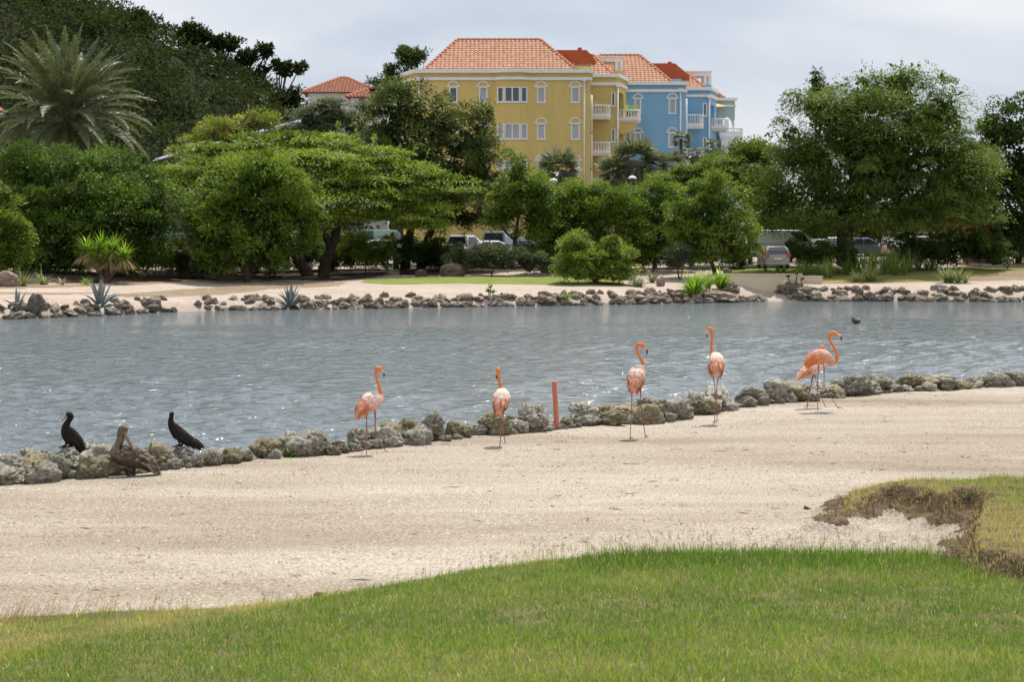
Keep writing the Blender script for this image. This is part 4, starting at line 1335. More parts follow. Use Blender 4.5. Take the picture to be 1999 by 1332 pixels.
def crown(D, blobs, n_cl, per, r_cl, leaf, style, g):
    """style 'broad': rounded clumps of leaves; 'feather': flat layered sprays; 'droop': sprays hanging outwards"""
    BW = [blob_world(b, D) for b in blobs]
    extra = []
    for c_, S_ in BW:                                        # small outlying boughs make the outline ragged
        for _ in range(3):
            d_ = rdir(1, g)[0]; d_[2] = d_[2] * .7 + .35; d_ = d_ / np.linalg.norm(d_)
            extra.append((c_ + d_ * S_ * g.uniform(.86, 1.04), S_ * g.uniform(.20, .36)))
    P, Nn = clumps(BW + extra, n_cl, g)
    L = Leaves()
    m = len(P) * per
    ci = np.repeat(np.arange(len(P)), per)
    R_ = (r_cl * g.uniform(0.5, 1.55, len(P)))[ci][:, None]
    ctint = g.normal(0.46, 0.24, len(P))[ci]
    d = rdir(m, g)
    rr = g.uniform(0.25, 1.0, m)[:, None] ** 0.6
    out = Nn[ci]
    if style == 'broad':
        d[:, 2] = np.where(g.random(m) < .7, np.abs(d[:, 2]), d[:, 2] * .7)
        off = d * rr * R_ * np.array([1, 1, .8])
        C = P[ci] + off
        A = unit(d * .8 + out * .5 + g.normal(0, .5, (m, 3)) + np.array([0, 0, -.15]))
        N = unit(d * .35 + np.array([0, 0, 1.0]) + g.normal(0, .42, (m, 3)))
        Lg = leaf * g.uniform(.65, 1.3, m); Wd = Lg * g.uniform(.45, .62, m)
    else:
        flat = 0.22 if style == 'feather' else 0.42
        off = d * rr * R_ * np.array([1.25, 1.25, flat])
        h = np.hypot(off[:, 0], off[:, 1])[:, None]
        off[:, 2] -= (h[:, 0] ** 2) * (.16 if style == 'feather' else .42) / np.maximum(R_[:, 0], .1)
        C = P[ci] + off
        rad = np.concatenate([off[:, :2], np.zeros((m, 1))], 1)
        A = unit(unit(rad) * .8 + out * .35 + g.normal(0, .38, (m, 3)) + np.array([0, 0, -.12 if style == 'feather' else -.4]))
        N = unit(np.array([0, 0, 1.0]) + g.normal(0, .42, (m, 3)) + out * .15)
        Lg = leaf * g.uniform(.7, 1.5, m); Wd = Lg * g.uniform(.26, .40, m)
    # twigs that stick out of the outline, leafed along their length
    tw = np.nonzero(g.random(len(P)) < (.55 if style == 'broad' else .4))[0]
    q = 13
    tl = r_cl * g.uniform(.5, 1.25, len(tw))
    td = unit(Nn[tw] + np.array([0, 0, .45 if style == 'broad' else .1]) + g.normal(0, .3, (len(tw), 3)))
    f_ = g.uniform(.1, 1, (len(tw), q))
    tc = (P[tw] + Nn[tw] * r_cl * .45)[:, None, :] + td[:, None, :] * (f_ * tl[:, None])[..., None]
    tc = tc.reshape(-1, 3) + g.normal(0, .05, (len(tw) * q, 3))
    ta = unit(np.repeat(td, q, 0) * .8 + rdir(len(tw) * q, g))
    L.add(tc, ta, unit(rdir(len(tw) * q, g) + np.array([0, 0, .6])), leaf * g.uniform(.7, 1.2, len(tc)), leaf * .5 * g.uniform(.7, 1.1, len(tc)), np.clip(g.normal(.55, .15, len(tc)), 0, 1))
    t = np.clip(ctint + g.normal(0, .10, m), 0, 1)
    L.add(C, A, N, Lg, Wd, t)
    # big inner leaves keep the crown opaque; their low tint paints in interior shade
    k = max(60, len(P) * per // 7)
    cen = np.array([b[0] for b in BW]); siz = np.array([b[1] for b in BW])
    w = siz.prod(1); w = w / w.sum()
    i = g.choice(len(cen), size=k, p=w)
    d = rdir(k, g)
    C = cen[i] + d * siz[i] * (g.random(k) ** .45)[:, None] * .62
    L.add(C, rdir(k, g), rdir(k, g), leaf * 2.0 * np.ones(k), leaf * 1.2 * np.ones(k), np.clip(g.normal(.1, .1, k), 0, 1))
    return L, BW


def limb(bm, pts, r0, r1, seg=7):
    q = smooth_path([tuple(p) for p in pts], 4)
    n = len(q)
    r = [r0 + (r1 - r0) * i / (n - 1) for i in range(n)]
    q = [Vector(p) + Vector((random.uniform(-1, 1), random.uniform(-1, 1), 0)) * r[i] * .18 for i, p in enumerate(q)]
    loft(bm, q, r, seg)


def tree(name, label, cat, D, blobs, base, n_cl, per, r_cl, leaf, style, lm, seed, group=None, trunks=None, twigs=14, r0=.22):
    g = np.random.default_rng(seed)
    n_cl = int(n_cl * (.62 if style == 'broad' else .85)); per = int(per * (2.1 if style == 'broad' else 1.55)); leaf = leaf * .82; r_cl = r_cl * (1.3 if style == 'broad' else 1.15)
    bx, by = base
    gr = ground(bx, D) if by is None else at(bx, by, D)
    root = thing(name, label, cat, gr, group)
    L, BW = crown(D, blobs, n_cl, per, r_cl, leaf, style, g)
    L.build('crown', LM[lm], root)
    bm = bmesh.new()
    cs = [Vector(b[0]) for b in BW]
    if trunks:
        for t in trunks:
            pts = [at(p[0], p[1], D + (p[2] if len(p) > 2 else 0)) for p in t[0]]
            limb(bm, pts, t[1], t[2], 9)
        tops = [at(*t[0][-1][:2], D + (t[0][-1][2] if len(t[0][-1]) > 2 else 0)) for t in trunks]
    else:
        tp = gr.lerp(sum(cs, Vector()) / len(cs), .55)
        limb(bm, [gr - Vector((0, 0, .2)), gr.lerp(tp, .5) + Vector((random.uniform(-.2, .2), 0, 0)), tp], r0, r0 * .55, 9)
        tops = [tp]
    for i in range(min(twigs, 3 * len(cs))):
        c = cs[i % len(cs)]; s = BW[i % len(cs)][1]
        e = c + Vector(rdir(1, g)[0] * s) * .75
        t0 = min(tops, key=lambda v: (v - c).length)
        mid = t0.lerp(e, .5) + Vector((0, 0, -.12 * (e - t0).length * .5))
        limb(bm, [t0, mid, e], r0 * .32, .025, 5)
    part('trunk', bm, M['bark'], root, True)
    return root


# ---------------------------------------------------------------- the trees and bushes of the far bank
tree('sea_grape_shrub', 'broad dark glossy leaved shrub mass behind the yucca and below the date palm', 'shrub', 124.5,
     [(60, 345, 72, 48), (165, 335, 88, 42), (262, 352, 66, 46), (50, 425, 68, 78), (150, 430, 110, 95), (262, 432, 74, 70), (110, 500, 92, 42), (215, 470, 50, 50), (305, 440, 36, 70), (235, 400, 55, 40, -3), (20, 330, 40, 35), (290, 500, 40, 40), (60, 515, 60, 28), (230, 515, 70, 26)],
     (160, None), 330, 105, .66, .25, 'broad', 'glossy', 11)
tree('shrub', 'light green shrub cut by the left picture edge beside the round boulder', 'shrub', 116,
     [(2, 440, 38, 54), (10, 500, 38, 40), (-4, 398, 30, 28), (26, 468, 24, 36)], (5, None), 150, 95, .42, .2, 'broad', 'bright', 12)
tree('round_tree', 'dense round bright green tree left of the spreading tree', 'tree', 123.5,
     [(495, 362, 92, 55), (430, 402, 66, 64), (560, 408, 66, 60), (485, 450, 108, 68), (603, 405, 36, 42), (402, 470, 42, 44), (600, 465, 30, 34), (520, 330, 60, 24), (450, 500, 60, 30), (520, 505, 60, 26), (400, 510, 40, 22)],
     (483, None), 290, 100, .55, .24, 'broad', 'bright', 13, trunks=[(((483, 548), (482, 520), (486, 480)), .3, .2), (((483, 545), (470, 515), (455, 480)), .2, .12)])
tree('spreading_tree', 'wide flat crowned feathery tree with two dark leaning trunks at the centre left', 'tree', 131,
     [(420, 292, 70, 13, 1, 2.6), (500, 273, 70, 12, 1, 2.8), (590, 267, 80, 12, 1.5, 3), (670, 279, 60, 12, 1, 2.6), (740, 301, 55, 12, 0, 2.4), (400, 326, 75, 14, -.5, 2.8), (500, 311, 80, 14, -1, 3), (600, 306, 85, 14, -1, 3),
      (700, 319, 60, 12, -1, 2.6), (790, 326, 50, 10, 0, 2.2), (870, 343, 42, 8, 0, 1.8), (375, 360, 56, 16, 0, 2.4), (560, 346, 80, 14, -2.2, 2.8), (660, 346, 80, 14, -2, 2.8), (760, 352, 62, 12, -1, 2.4), (840, 364, 52, 10, 0, 2), (908, 369, 26, 6, 0, 1.2),
      (620, 385, 64, 13, -3, 2.4), (700, 384, 70, 14, -2.6, 2.6), (788, 389, 55, 11, -1.5, 2.2), (850, 406, 36, 9, 0, 1.6), (665, 414, 46, 11, -3, 2), (742, 419, 60, 12, -2, 2.2), (822, 431, 40, 9, -1, 1.6), (555, 392, 44, 14, -2, 2), (330, 345, 26, 16, 1, 1.6)],
     (615, None), 400, 120, .80, .26, 'feather', 'feather', 14, r0=.3,
     trunks=[(((606, 552), (592, 520), (572, 488), (556, 462), (548, 430)), .46, .22), (((628, 552), (634, 520), (646, 488), (655, 455), (668, 425), (690, 395)), .44, .18), (((646, 488), (636, 455), (634, 430), (610, 380)), .26, .14), (((668, 425), (720, 410), (780, 400)), .18, .08)])
tree('broad_tree', 'tall olive leaved tree rising in front of the left end of the yellow building', 'tree', 138,
     [(790, 222, 68, 48), (755, 262, 56, 48), (850, 245, 66, 46), (903, 285, 62, 46), (805, 300, 100, 48), (930, 335, 44, 58), (880, 352, 80, 58), (850, 405, 92, 46), (912, 425, 58, 22), (732, 262, 30, 34), (790, 182, 32, 20), (955, 222, 16, 26), (938, 262, 30, 34), (756, 205, 14, 22), (860, 205, 20, 22)],
     (810, None), 340, 100, .60, .24, 'broad', 'olive', 15,
     trunks=[(((792, 536), (790, 500), (800, 460), (810, 400), (800, 300)), .4, .15), (((822, 536), (828, 490), (845, 440), (860, 380)), .36, .16), (((775, 536), (772, 495), (765, 455)), .24, .12), (((930, 350), (945, 270), (957, 232)), .06, .025)])
tree('shrub', 'yellowish green loose shrub above the flat crown of the spreading tree', 'shrub', 147,
     [(440, 258, 60, 26), (502, 240, 38, 22), (395, 290, 42, 30), (470, 280, 60, 26), (360, 300, 26, 20)], (440, None), 130, 70, .5, .22, 'broad', 'yellow', 16)
tree('grey_shrub', 'hazy grey green shrub in front of the white villa', 'shrub', 152,
     [(648, 232, 44, 38), (610, 250, 44, 28), (690, 240, 34, 34), (640, 203, 30, 16), (600, 222, 26, 20), (712, 214, 22, 20), (560, 262, 40, 22)], (645, None), 190, 80, .55, .2, 'feather', 'grey', 17)
bush = [
    ('slim tree with visible thin trunk beside the tall olive tree', 133, [(1020, 372, 50, 40), (992, 412, 44, 36), (1050, 430, 44, 50), (980, 385, 26, 34), (1012, 338, 26, 22), (1000, 302, 14, 10), (1060, 380, 30, 34), (960, 430, 24, 20)], 998, 120, 'bright', [(((998, 524), (1001, 495), (1006, 465), (1012, 420)), .16, .1), (((1006, 470), (985, 450), (975, 430)), .1, .05)]),
    ('leafy tree below the left corner of the yellow building', 135, [(1085, 402, 54, 42), (1105, 450, 54, 48), (1075, 485, 44, 42), (1060, 372, 30, 22), (1120, 390, 30, 26), (1130, 500, 30, 26)], 1085, 140, 'bright', None),
    ('dense bush tree below the bottom balcony of the yellow building', 134, [(1200, 412, 58, 44), (1160, 430, 50, 50), (1185, 480, 66, 42), (1145, 398, 32, 24), (1205, 382, 34, 22), (1230, 455, 44, 50)], 1190, 160, 'bright', None),
    ('bush tree below the lamp cap and the shaggy palms', 136, [(1275, 402, 56, 40), (1300, 442, 58, 50), (1265, 482, 54, 42), (1310, 400, 36, 28), (1245, 388, 32, 22), (1330, 480, 30, 26)], 1275, 150, 'bright', None),
    ('round leafy bush tree next to the silver hatchback', 129, [(1388, 402, 58, 48), (1402, 452, 72, 52), (1352, 440, 48, 50), (1440, 490, 38, 34), (1382, 372, 32, 26), (1360, 490, 40, 34), (1330, 420, 30, 40)], 1400, 190, 'bright', None),
]
for i, (lab, D, bl, bx, n_, lm, tr) in enumerate(bush):
    tree('bush_tree', lab, 'tree', D, bl, (bx, None), n_, 100, .48, .20, 'broad', lm, 30 + i, 'row of leafy trees along the car park', trunks=tr, twigs=8, r0=.16)
tree('shrub', 'bright yellow green shrub in front of the tree row behind the lawn', 'shrub', 122.5,
     [(1125, 488, 27, 32), (1192, 505, 40, 34), (1160, 512, 50, 26), (1195, 468, 13, 14), (1225, 515, 16, 18), (1112, 515, 20, 20), (1128, 530, 36, 18), (1172, 533, 44, 16), (1215, 532, 32, 16)], (1165, None), 190, 90, .34, .17, 'broad', 'lime', 41)
tree('feathery_tree', 'huge domed feathery tree with thick dark trunk at the right', 'tree', 137,
     [(1890, 310, 52, 56, 3), (1800, 262, 80, 50, 2), (1660, 280, 80, 50, 2), (1880, 380, 60, 50, 2), (1720, 350, 120, 60, 2), (1600, 350, 70, 60, 2), (1840, 370, 70, 60, 2), (1720, 195, 112, 48), (1632, 228, 86, 58), (1822, 232, 84, 58), (1575, 310, 76, 58), (1720, 300, 140, 78), (1858, 322, 74, 68), (1532, 385, 60, 52), (1640, 400, 100, 52), (1780, 402, 105, 48), (1878, 402, 50, 42), (1500, 415, 34, 34), (1755, 158, 55, 20), (1590, 205, 34, 20), (1840, 200, 40, 14), (1905, 330, 26, 40), (1545, 260, 30, 26), (1680, 160, 30, 14), (1790, 128, 22, 7), (1745, 132, 16, 8), (1690, 142, 16, 6), (1560, 182, 22, 7), (1842, 150, 22, 8), (1870, 180, 20, 8), (1500, 262, 22, 8), (1530, 235, 22, 8), (1478, 330, 16, 12), (1945, 400, 16, 20), (1640, 165, 20, 8)],
     (1652, None), 760, 112, .85, .24, 'droop', 'tamarind', 42, r0=.4,
     trunks=[(((1650, 520), (1650, 480), (1653, 440), (1670, 390), (1700, 320)), .72, .3), (((1653, 445), (1620, 400), (1590, 340)), .34, .12), (((1660, 420), (1720, 380), (1790, 330)), .34, .12)])
tree('dark_tree', 'dark dense tree filling the right picture edge', 'tree', 146,
     [(1965, 262, 56, 55), (1995, 340, 66, 90), (1935, 255, 26, 34), (1978, 205, 32, 28), (1965, 440, 56, 62), (1940, 360, 34, 60), (2040, 260, 50, 80), (1985, 470, 50, 40), (2020, 440, 50, 60), (1925, 300, 40, 60), (1920, 400, 40, 60), (2110, 310, 60, 80), (2130, 420, 80, 70), (2220, 380, 70, 80), (2240, 470, 70, 50)], (1985, None), 430, 95, .68, .26, 'broad', 'dark', 43)
tree('slender_tree', 'slender dark casuarina tip rising behind the left of the domed tree', 'tree', 152,
     [(1593, 165, 9, 28), (1590, 200, 13, 26), (1617, 172, 10, 9), (1592, 145, 4, 10)], (1592, None), 46, 45, .3, .24, 'droop', 'dark', 44, trunks=[(((1592, 500), (1592, 300), (1593, 140)), .15, .04)], twigs=6, r0=.1)
for i, (lab, D, bl, bx, n_, lm, sty) in enumerate([
        ('low feathery tree between the shaggy palms and the round bush tree', 143, [(1350, 345, 66, 26), (1300, 358, 40, 20), (1410, 330, 50, 24)], 1350, 110, 'tamarind', 'feather'),
        ('mid green tree under the white terrace of the green building', 145, [(1475, 308, 44, 22), (1430, 340, 60, 36), (1465, 368, 56, 50), (1500, 335, 34, 40)], 1465, 190, 'tamarind', 'broad'),
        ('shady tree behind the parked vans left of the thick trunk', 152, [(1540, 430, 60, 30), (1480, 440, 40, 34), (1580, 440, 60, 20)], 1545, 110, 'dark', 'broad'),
        ('dark shady tree filling the gaps behind the spreading tree', 141, [(450, 345, 90, 44), (600, 345, 120, 46), (730, 372, 90, 36), (410, 425, 60, 46), (640, 425, 60, 22)], 560, 230, 'dark', 'broad'),  # added mass of dark leaves, stands in for shade between the crown's layers
        ('dark foliage tree behind the ladder rack pickup', 156, [(1760, 440, 80, 34), (1860, 430, 70, 46), (1690, 450, 70, 30), (1900, 455, 60, 40), (1610, 455, 60, 28), (1960, 460, 60, 40)], 1800, 330, 'tamarind', 'broad')]):
    tree('background_tree', lab, 'tree', D, bl, (bx, None), n_, 90, .62, .24, sty, lm, 50 + i, twigs=8, r0=.2)
tree('background_tree', 'dark gappy tree showing left of the yellow building roof', 'tree', 190,
     [(805, 118, 26, 15), (770, 165, 30, 24), (822, 112, 14, 9), (740, 185, 26, 20), (790, 108, 12, 7), (762, 140, 12, 10), (800, 150, 26, 24)], (790, None), 120, 50, .55, .30, 'broad', 'dark', 56, twigs=10, r0=.2)

# ---------------------------------------------------------------- low hedges and shrubs
for i, (nm, lab, cat, D, bl, bx, n_, leaf, lm) in enumerate([
        ('hedge', 'dusty oleander hedge in front of the white pickup', 'hedge', 129.5, [(900, 503, 28, 20), (940, 505, 34, 20), (980, 506, 28, 20), (1030, 508, 32, 18), (1062, 510, 26, 14), (915, 514, 30, 12)], 960, 120, .19, 'grey'),
        ('shrub', 'leafy light green shrub seen between the spreading trunk and the olive trunks', 'shrub', 133, [(700, 485, 32, 30), (740, 500, 30, 24), (680, 505, 26, 22), (760, 490, 18, 26)], 715, 100, .18, 'lime'),
        ('shrub', 'pinkish green oleander shrub between the two leaning trunks', 'shrub', 137, [(610, 490, 34, 28), (645, 500, 20, 24), (660, 480, 18, 22)], 620, 80, .18, 'yellow'),
        ('dry_bush', 'dry grey twiggy bush left of the round tree', 'shrub', 126.5, [(362, 508, 40, 26), (340, 492, 26, 24), (398, 518, 24, 18), (370, 526, 44, 14)], 365, 130, .16, 'dry'),
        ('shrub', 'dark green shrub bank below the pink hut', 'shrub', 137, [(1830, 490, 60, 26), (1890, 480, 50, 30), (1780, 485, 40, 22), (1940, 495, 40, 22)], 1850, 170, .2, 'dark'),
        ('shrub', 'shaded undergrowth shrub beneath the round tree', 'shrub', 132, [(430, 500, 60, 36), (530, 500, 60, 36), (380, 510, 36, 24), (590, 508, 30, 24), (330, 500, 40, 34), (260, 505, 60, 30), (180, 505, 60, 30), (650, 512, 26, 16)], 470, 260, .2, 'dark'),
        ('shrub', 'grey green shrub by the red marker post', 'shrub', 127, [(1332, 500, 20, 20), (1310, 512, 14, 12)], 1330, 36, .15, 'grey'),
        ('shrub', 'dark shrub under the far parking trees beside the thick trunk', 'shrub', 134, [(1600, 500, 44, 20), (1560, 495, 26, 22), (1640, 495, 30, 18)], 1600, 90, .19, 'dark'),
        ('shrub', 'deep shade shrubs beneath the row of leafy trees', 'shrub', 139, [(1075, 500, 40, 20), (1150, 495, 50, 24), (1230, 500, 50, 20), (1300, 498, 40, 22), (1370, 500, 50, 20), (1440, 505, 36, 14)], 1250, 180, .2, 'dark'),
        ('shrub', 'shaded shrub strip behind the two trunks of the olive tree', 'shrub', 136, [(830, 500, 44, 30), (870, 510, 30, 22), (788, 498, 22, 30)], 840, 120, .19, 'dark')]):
    tree(nm, lab, cat, D, bl, (bx, None), n_, 70, .34, leaf, 'broad', lm, 70 + i, twigs=10, r0=.06)

# ---------------------------------------------------------------- hillside scrub and ridge trees
g = np.random.default_rng(91)
L = Leaves()
n_cl = 1000
cy = 190 + 75 * g.random(n_cl) ** .8
cx = g.uniform(-78, -14, n_cl) * cy / 250
cz = hill_h(cx, cy)
ok = cz > 3.0
cx, cy, cz = cx[ok], cy[ok], cz[ok]
per = 80
rc = g.uniform(1.4, 3.3, len(cx))
ci = np.repeat(np.arange(len(cx)), per); m_ = len(ci)
d = rdir(m_, g); d[:, 2] = np.abs(d[:, 2]) * 1.0 - .25
C = np.stack([cx, cy, cz + rc * .45], 1)[ci] + d * rc[ci][:, None] * np.array([1, 1, .85]) * (g.uniform(.3, 1, m_)[:, None] ** .5)
A = unit(d + g.normal(0, .5, (m_, 3))); N = unit(np.array([0, 0, .9]) + g.normal(0, .5, (m_, 3)))
Lg = g.uniform(.35, .72, m_)
L.add(C, A, N, Lg, Lg * .45, np.clip(g.normal(.45, .2, len(cx))[ci] + g.normal(0, .16, m_), 0, 1))
tag(L.build('hillside_scrub', LM['hill']), 'dark green thorny scrub covering the hillside', 'scrub', kind='stuff')


def hill_tree(lab, px, py, w, h, n_, gap, seed, spread=False):
    D = 246
    g_ = np.random.default_rng(seed)
    bl = [(px + g_.normal(0, w * .5), py + g_.uniform(-.5, 1.3) * h * .6, w * g_.uniform(.35, .6), h * g_.uniform(.3, .55)) for _ in range(7)]
    X = XP(px, D); zb0 = float(hill_h(np.array([X]), np.array([D]))[0]) - .3
    root = thing('hill_tree', lab, 'tree', (X, D, zb0), 'trees along the hill ridge')
    L, BW = crown(D, bl, n_, 45, gap, .42, 'broad', g_)
    L.build('crown', LM['hill'], root)
    bm = bmesh.new()
    for b in BW:
        e = Vector(b[0]); s = Vector((X, D, zb0))
        limb(bm, [s, s.lerp(e, .5) + Vector((0, 0, .4)), e], .16, .05, 5)
    part('trunk', bm, M['bark'], root)


for i, a in enumerate([('tall bushy tree on the ridge above the palm crown', 272, 36, 26, 16, 34, .8), ('twin topped tree standing out on the ridge right of the palm', 380, 66, 22, 22, 34, .7),
                       ('small ridge tree sloping down toward the villa', 432, 82, 24, 15, 30, .7), ('bushy ridge tree beside the sparse wind bent one', 492, 104, 26, 20, 36, .7),
                       ('sparse wind bent tree reaching right at the end of the ridge', 545, 126, 34, 24, 26, .42), ('round tree at the foot of the ridge beside the villa', 568, 190, 26, 24, 40, .9),
                       ('tree on the ridge top at the upper left corner', 95, 12, 50, 18, 44, .9)]):
    hill_tree(*a, seed=200 + i)

# ---------------------------------------------------------------- palms
g = np.random.default_rng(300)


def frond_mesh(Lf, el, droop, nleaf, seed, ll=.55, w=.045):
    """a pinnate frond from the origin towards +X: the rachis and two rows of leaflets"""
    gg = np.random.default_rng(seed)
    n = 26
    p = np.zeros((n, 3)); a = el
    for i in range(1, n):
        a -= droop / n * (0.35 + 1.3 * i / n)
        p[i] = p[i - 1] + np.array([math.cos(a), 0, math.sin(a)]) * Lf / (n - 1)
    t = np.linspace(.16, .995, nleaf)
    k = t * (n - 1)
    base = np.stack([np.interp(k, np.arange(n), p[:, j]) for j in range(3)], 1)
    tan = unit(np.stack([np.interp(k, np.arange(n), np.gradient(p[:, j])) for j in range(3)], 1))
    up = unit(np.cross(tan, np.array([0, 1.0, 0])) * -1)
    up = np.where(up[:, 2:3] < 0, -up, up) if abs(el) < 1.2 else up
    Ls = Leaves()
    for s in (-1, 1):
        lat = np.array([0, s, 0.0])[None]
        A = unit(tan * .75 + lat * .75 + up * gg.uniform(.05, .5, (nleaf, 1)) + gg.normal(0, .09, (nleaf, 3)))
        N = unit(up + lat * -.5 + gg.normal(0, .15, (nleaf, 3)))
        lg = ll * np.sin(np.clip(t * 1.05, 0, 1) * math.pi * .93 + .2) ** .6 * gg.uniform(.85, 1.1, nleaf) + .08
        Ls.add(base, A, N, lg, np.full(nleaf, w), np.clip(gg.normal(.5, .22, nleaf), 0, 1))
    V = np.vstack(Ls.V); F = np.vstack(Ls.F); T = np.concatenate(Ls.T)
    # the rachis: a three-sided tapering rib
    rv, rf = [], []
    for i in range(n):
        r = .045 * (1 - i / n) + .008
        u = np.array([-math.sin(0), 0, 1.0])
        for q in ((0, r, 0), (0, -r, 0), (0, 0, r * .9)): rv.append(p[i] + np.array(q))
    for i in range(n - 1):
        for j in range(3): rf.append((i * 3 + j, i * 3 + (j + 1) % 3, (i + 1) * 3 + (j + 1) % 3, (i + 1) * 3 + j))
    V = np.vstack([V, np.array(rv)]); F = np.vstack([F, np.array(rf) + len(T)]); T = np.concatenate([T, np.full(len(rv), 1.0)])
    return V, F, T


Dp = 150.0
pc = at(130, 236, Dp)
gp_ = ground(130, Dp)
P0 = thing('date_palm', 'date palm with a great starburst of grey green fronds at the upper left', 'palm', gp_)
bm = bmesh.new()
hgt = pc.z - gp_.z
pts = [gp_.lerp(pc, t) for t in np.linspace(0, 1, 30)]
loft(bm, pts, [.32 + .03 * (i % 2) for i in range(28)] + [.42, .3], 10)
part('trunk', bm, M['palm_bark'], P0)
FV = []
for el, dr in ((84, 30), (70, 40), (54, 50), (38, 56), (18, 58), (-4, 52), (-26, 40), (-50, 22)):
    for sd in (0, 1):
        V, F, T = frond_mesh(7.4 if el > -20 else 6.0, R(el), R(dr), 100, 10 + el + 500 * sd + 400, ll=.74, w=.085)
        me_o = np_mesh('frond', V, F, LM['palm'], None, T)
        FV.append((el, me_o.data)); bpy.data.objects.remove(me_o)
i = 0
for k, (el, me) in enumerate(FV):
    nn = {84: 6, 70: 8, 54: 9, 38: 9, 18: 9, -4: 8, -26: 8, -50: 7}[el]
    for j in range(nn):
        o = bpy.data.objects.new('frond', me); COL.objects.link(o); o.parent = P0
        o.location = pc - gp_ + Vector((random.uniform(-.12, .12), random.uniform(-.12, .12), random.uniform(-.25, .2)))
        s = random.uniform(.86, 1.06)
        o.scale = (s, s, s)
        o.rotation_euler = (random.uniform(-.25, .25), random.uniform(-.1, .1), 2 * math.pi * (j + .5 * (k % 2) + random.uniform(-.25, .25)) / nn + k * 1.3)
        i += 1


def shaggy_palm(lab, px, py, r_px, D, lm, seed, n=1500, skirt=True, heads=None, group=None):
    """a fan palm: a ball of long narrow blades over a trunk"""
    gg = np.random.default_rng(seed)
    c = np.array(at(px, py, D)); rr = r_px * mpp(D); gr = ground(px, D)
    root = thing('fan_palm', lab, 'palm', gr, group)
    L = Leaves()
    nf = max(14, n // 34)
    for f in range(nf):
        d = rdir(1, gg)[0]; d[2] = d[2] * .9 + (.15 if f % 3 else -.25); d = unit(d)
        hub = c + d * rr * .42
        k = 34
        t = unit(np.cross(d, [0, 0, 1.0])); b = np.cross(t, d)
        ang = gg.uniform(-1.15, 1.15, k)
        A = unit(d[None] * np.cos(ang)[:, None] + t[None] * np.sin(ang)[:, None] + gg.normal(0, .12, (k, 3)) + np.array([0, 0, -.22]))
        L.add(np.repeat(hub[None], k, 0), A, unit(b[None] + gg.normal(0, .3, (k, 3))), rr * gg.uniform(.5, .78, k), np.full(k, rr * .05), np.clip(gg.normal(.5, .25, k), 0, 1))
    L.build('crown', LM[lm], root)
    bm = bmesh.new(); loft(bm, [gr - Vector((0, 0, .1)), gr.lerp(Vector(c), .5), Vector(c)], [.24, .18, .16], 9); part('trunk', bm, M['palm_bark'], root)


shaggy_palm('round dark shaggy palm against the yellow facade', 1090, 326, 46, 160, 'fan', 301, 2000)
for lab, px, py, r_, D, s, n_ in (('tall grey shaggy palm filling the yellow and blue corner', 1238, 312, 54, 166, 302, 2200), ('lower shaggy palm at the left of the corner cluster', 1205, 335, 44, 165, 303, 1500),
                                  ('grey shaggy palm in front of the blue wall right of the cluster', 1272, 330, 44, 167, 304, 1500), ('small palm below the left blue arched window', 1312, 322, 34, 168, 305, 1000),
                                  ('slim palm with high tuft in front of the blue wing', 1330, 270, 22, 170, 306, 800), ('small grey palm under the blue balcony', 1352, 300, 30, 171, 307, 900), ('ragged palm tuft by the green terrace', 1390, 285, 20, 174, 308, 700)):
    shaggy_palm(lab, px, py, r_, D, 'fan', s, n_, group='shaggy palms before the apartment blocks')


# ---------------------------------------------------------------- rosettes, agaves, straps
def blades(L, c, n, lg, wd, up, droop, gg, tint=.5, seg=3, az=None, spread=.25):
    """arching strap leaves out of one point: each a bent ribbon of seg pieces"""
    a = gg.uniform(0, 2 * math.pi, n) if az is None else az
    el = np.clip(gg.normal(up, spread, n), -.5, 1.5)
    p = np.repeat(np.asarray(c, float)[None], n, 0) + gg.normal(0, .03, (n, 3))
    l_ = lg * gg.uniform(.7, 1.15, n)
    tt = np.clip(gg.normal(tint, .2, n), 0, 1)
    for s in range(seg):
        d = np.stack([np.cos(a) * np.cos(el), np.sin(a) * np.cos(el), np.sin(el)], 1)
        nn = np.stack([-np.cos(a) * np.sin(el), -np.sin(a) * np.sin(el), np.cos(el)], 1)
        w = wd * (1, .85, .6, .4)[s]
        sd = unit(np.cross(d, nn))
        q = p + d * (l_ / seg)[:, None]
        w1 = wd * (.9, .65, .05 if seg == 3 else .4, .05)[s]
        V = np.stack([p + sd * w / 2, p - sd * w / 2, q - sd * w1 / 2, q + sd * w1 / 2], 1).reshape(-1, 3)
        L.V.append(V); L.F.append(np.arange(4 * n).reshape(-1, 4) + L.n); L.T.append(np.repeat(tt, 4)); L.n += 4 * n
        p = q; el = el - droop / seg


def clump_plant(name, lab, cat, px, py, n, lg, wd, up, droop, lm, seed, r=.25, group=None, D=None, spread=.25):
    gg = np.random.default_rng(seed)
    g0 = hit(px, py)
    if D: g0 = ground(px, D)
    L = Leaves()
    for k in range(max(1, n // 30)):
        c = np.array(g0) + np.array([gg.normal(0, r), gg.normal(0, r * .8), -.02])
        c[2] = float(far_h(c[0], c[1])) - .03
        blades(L, c, min(n, 30), lg * gg.uniform(.75, 1.1), wd, up, droop, gg, spread=spread)
    o = L.build(name, LM[lm])
    o.data.transform(Matrix.Translation(-g0)); o.location = g0
    return tag(o, lab, cat, group)


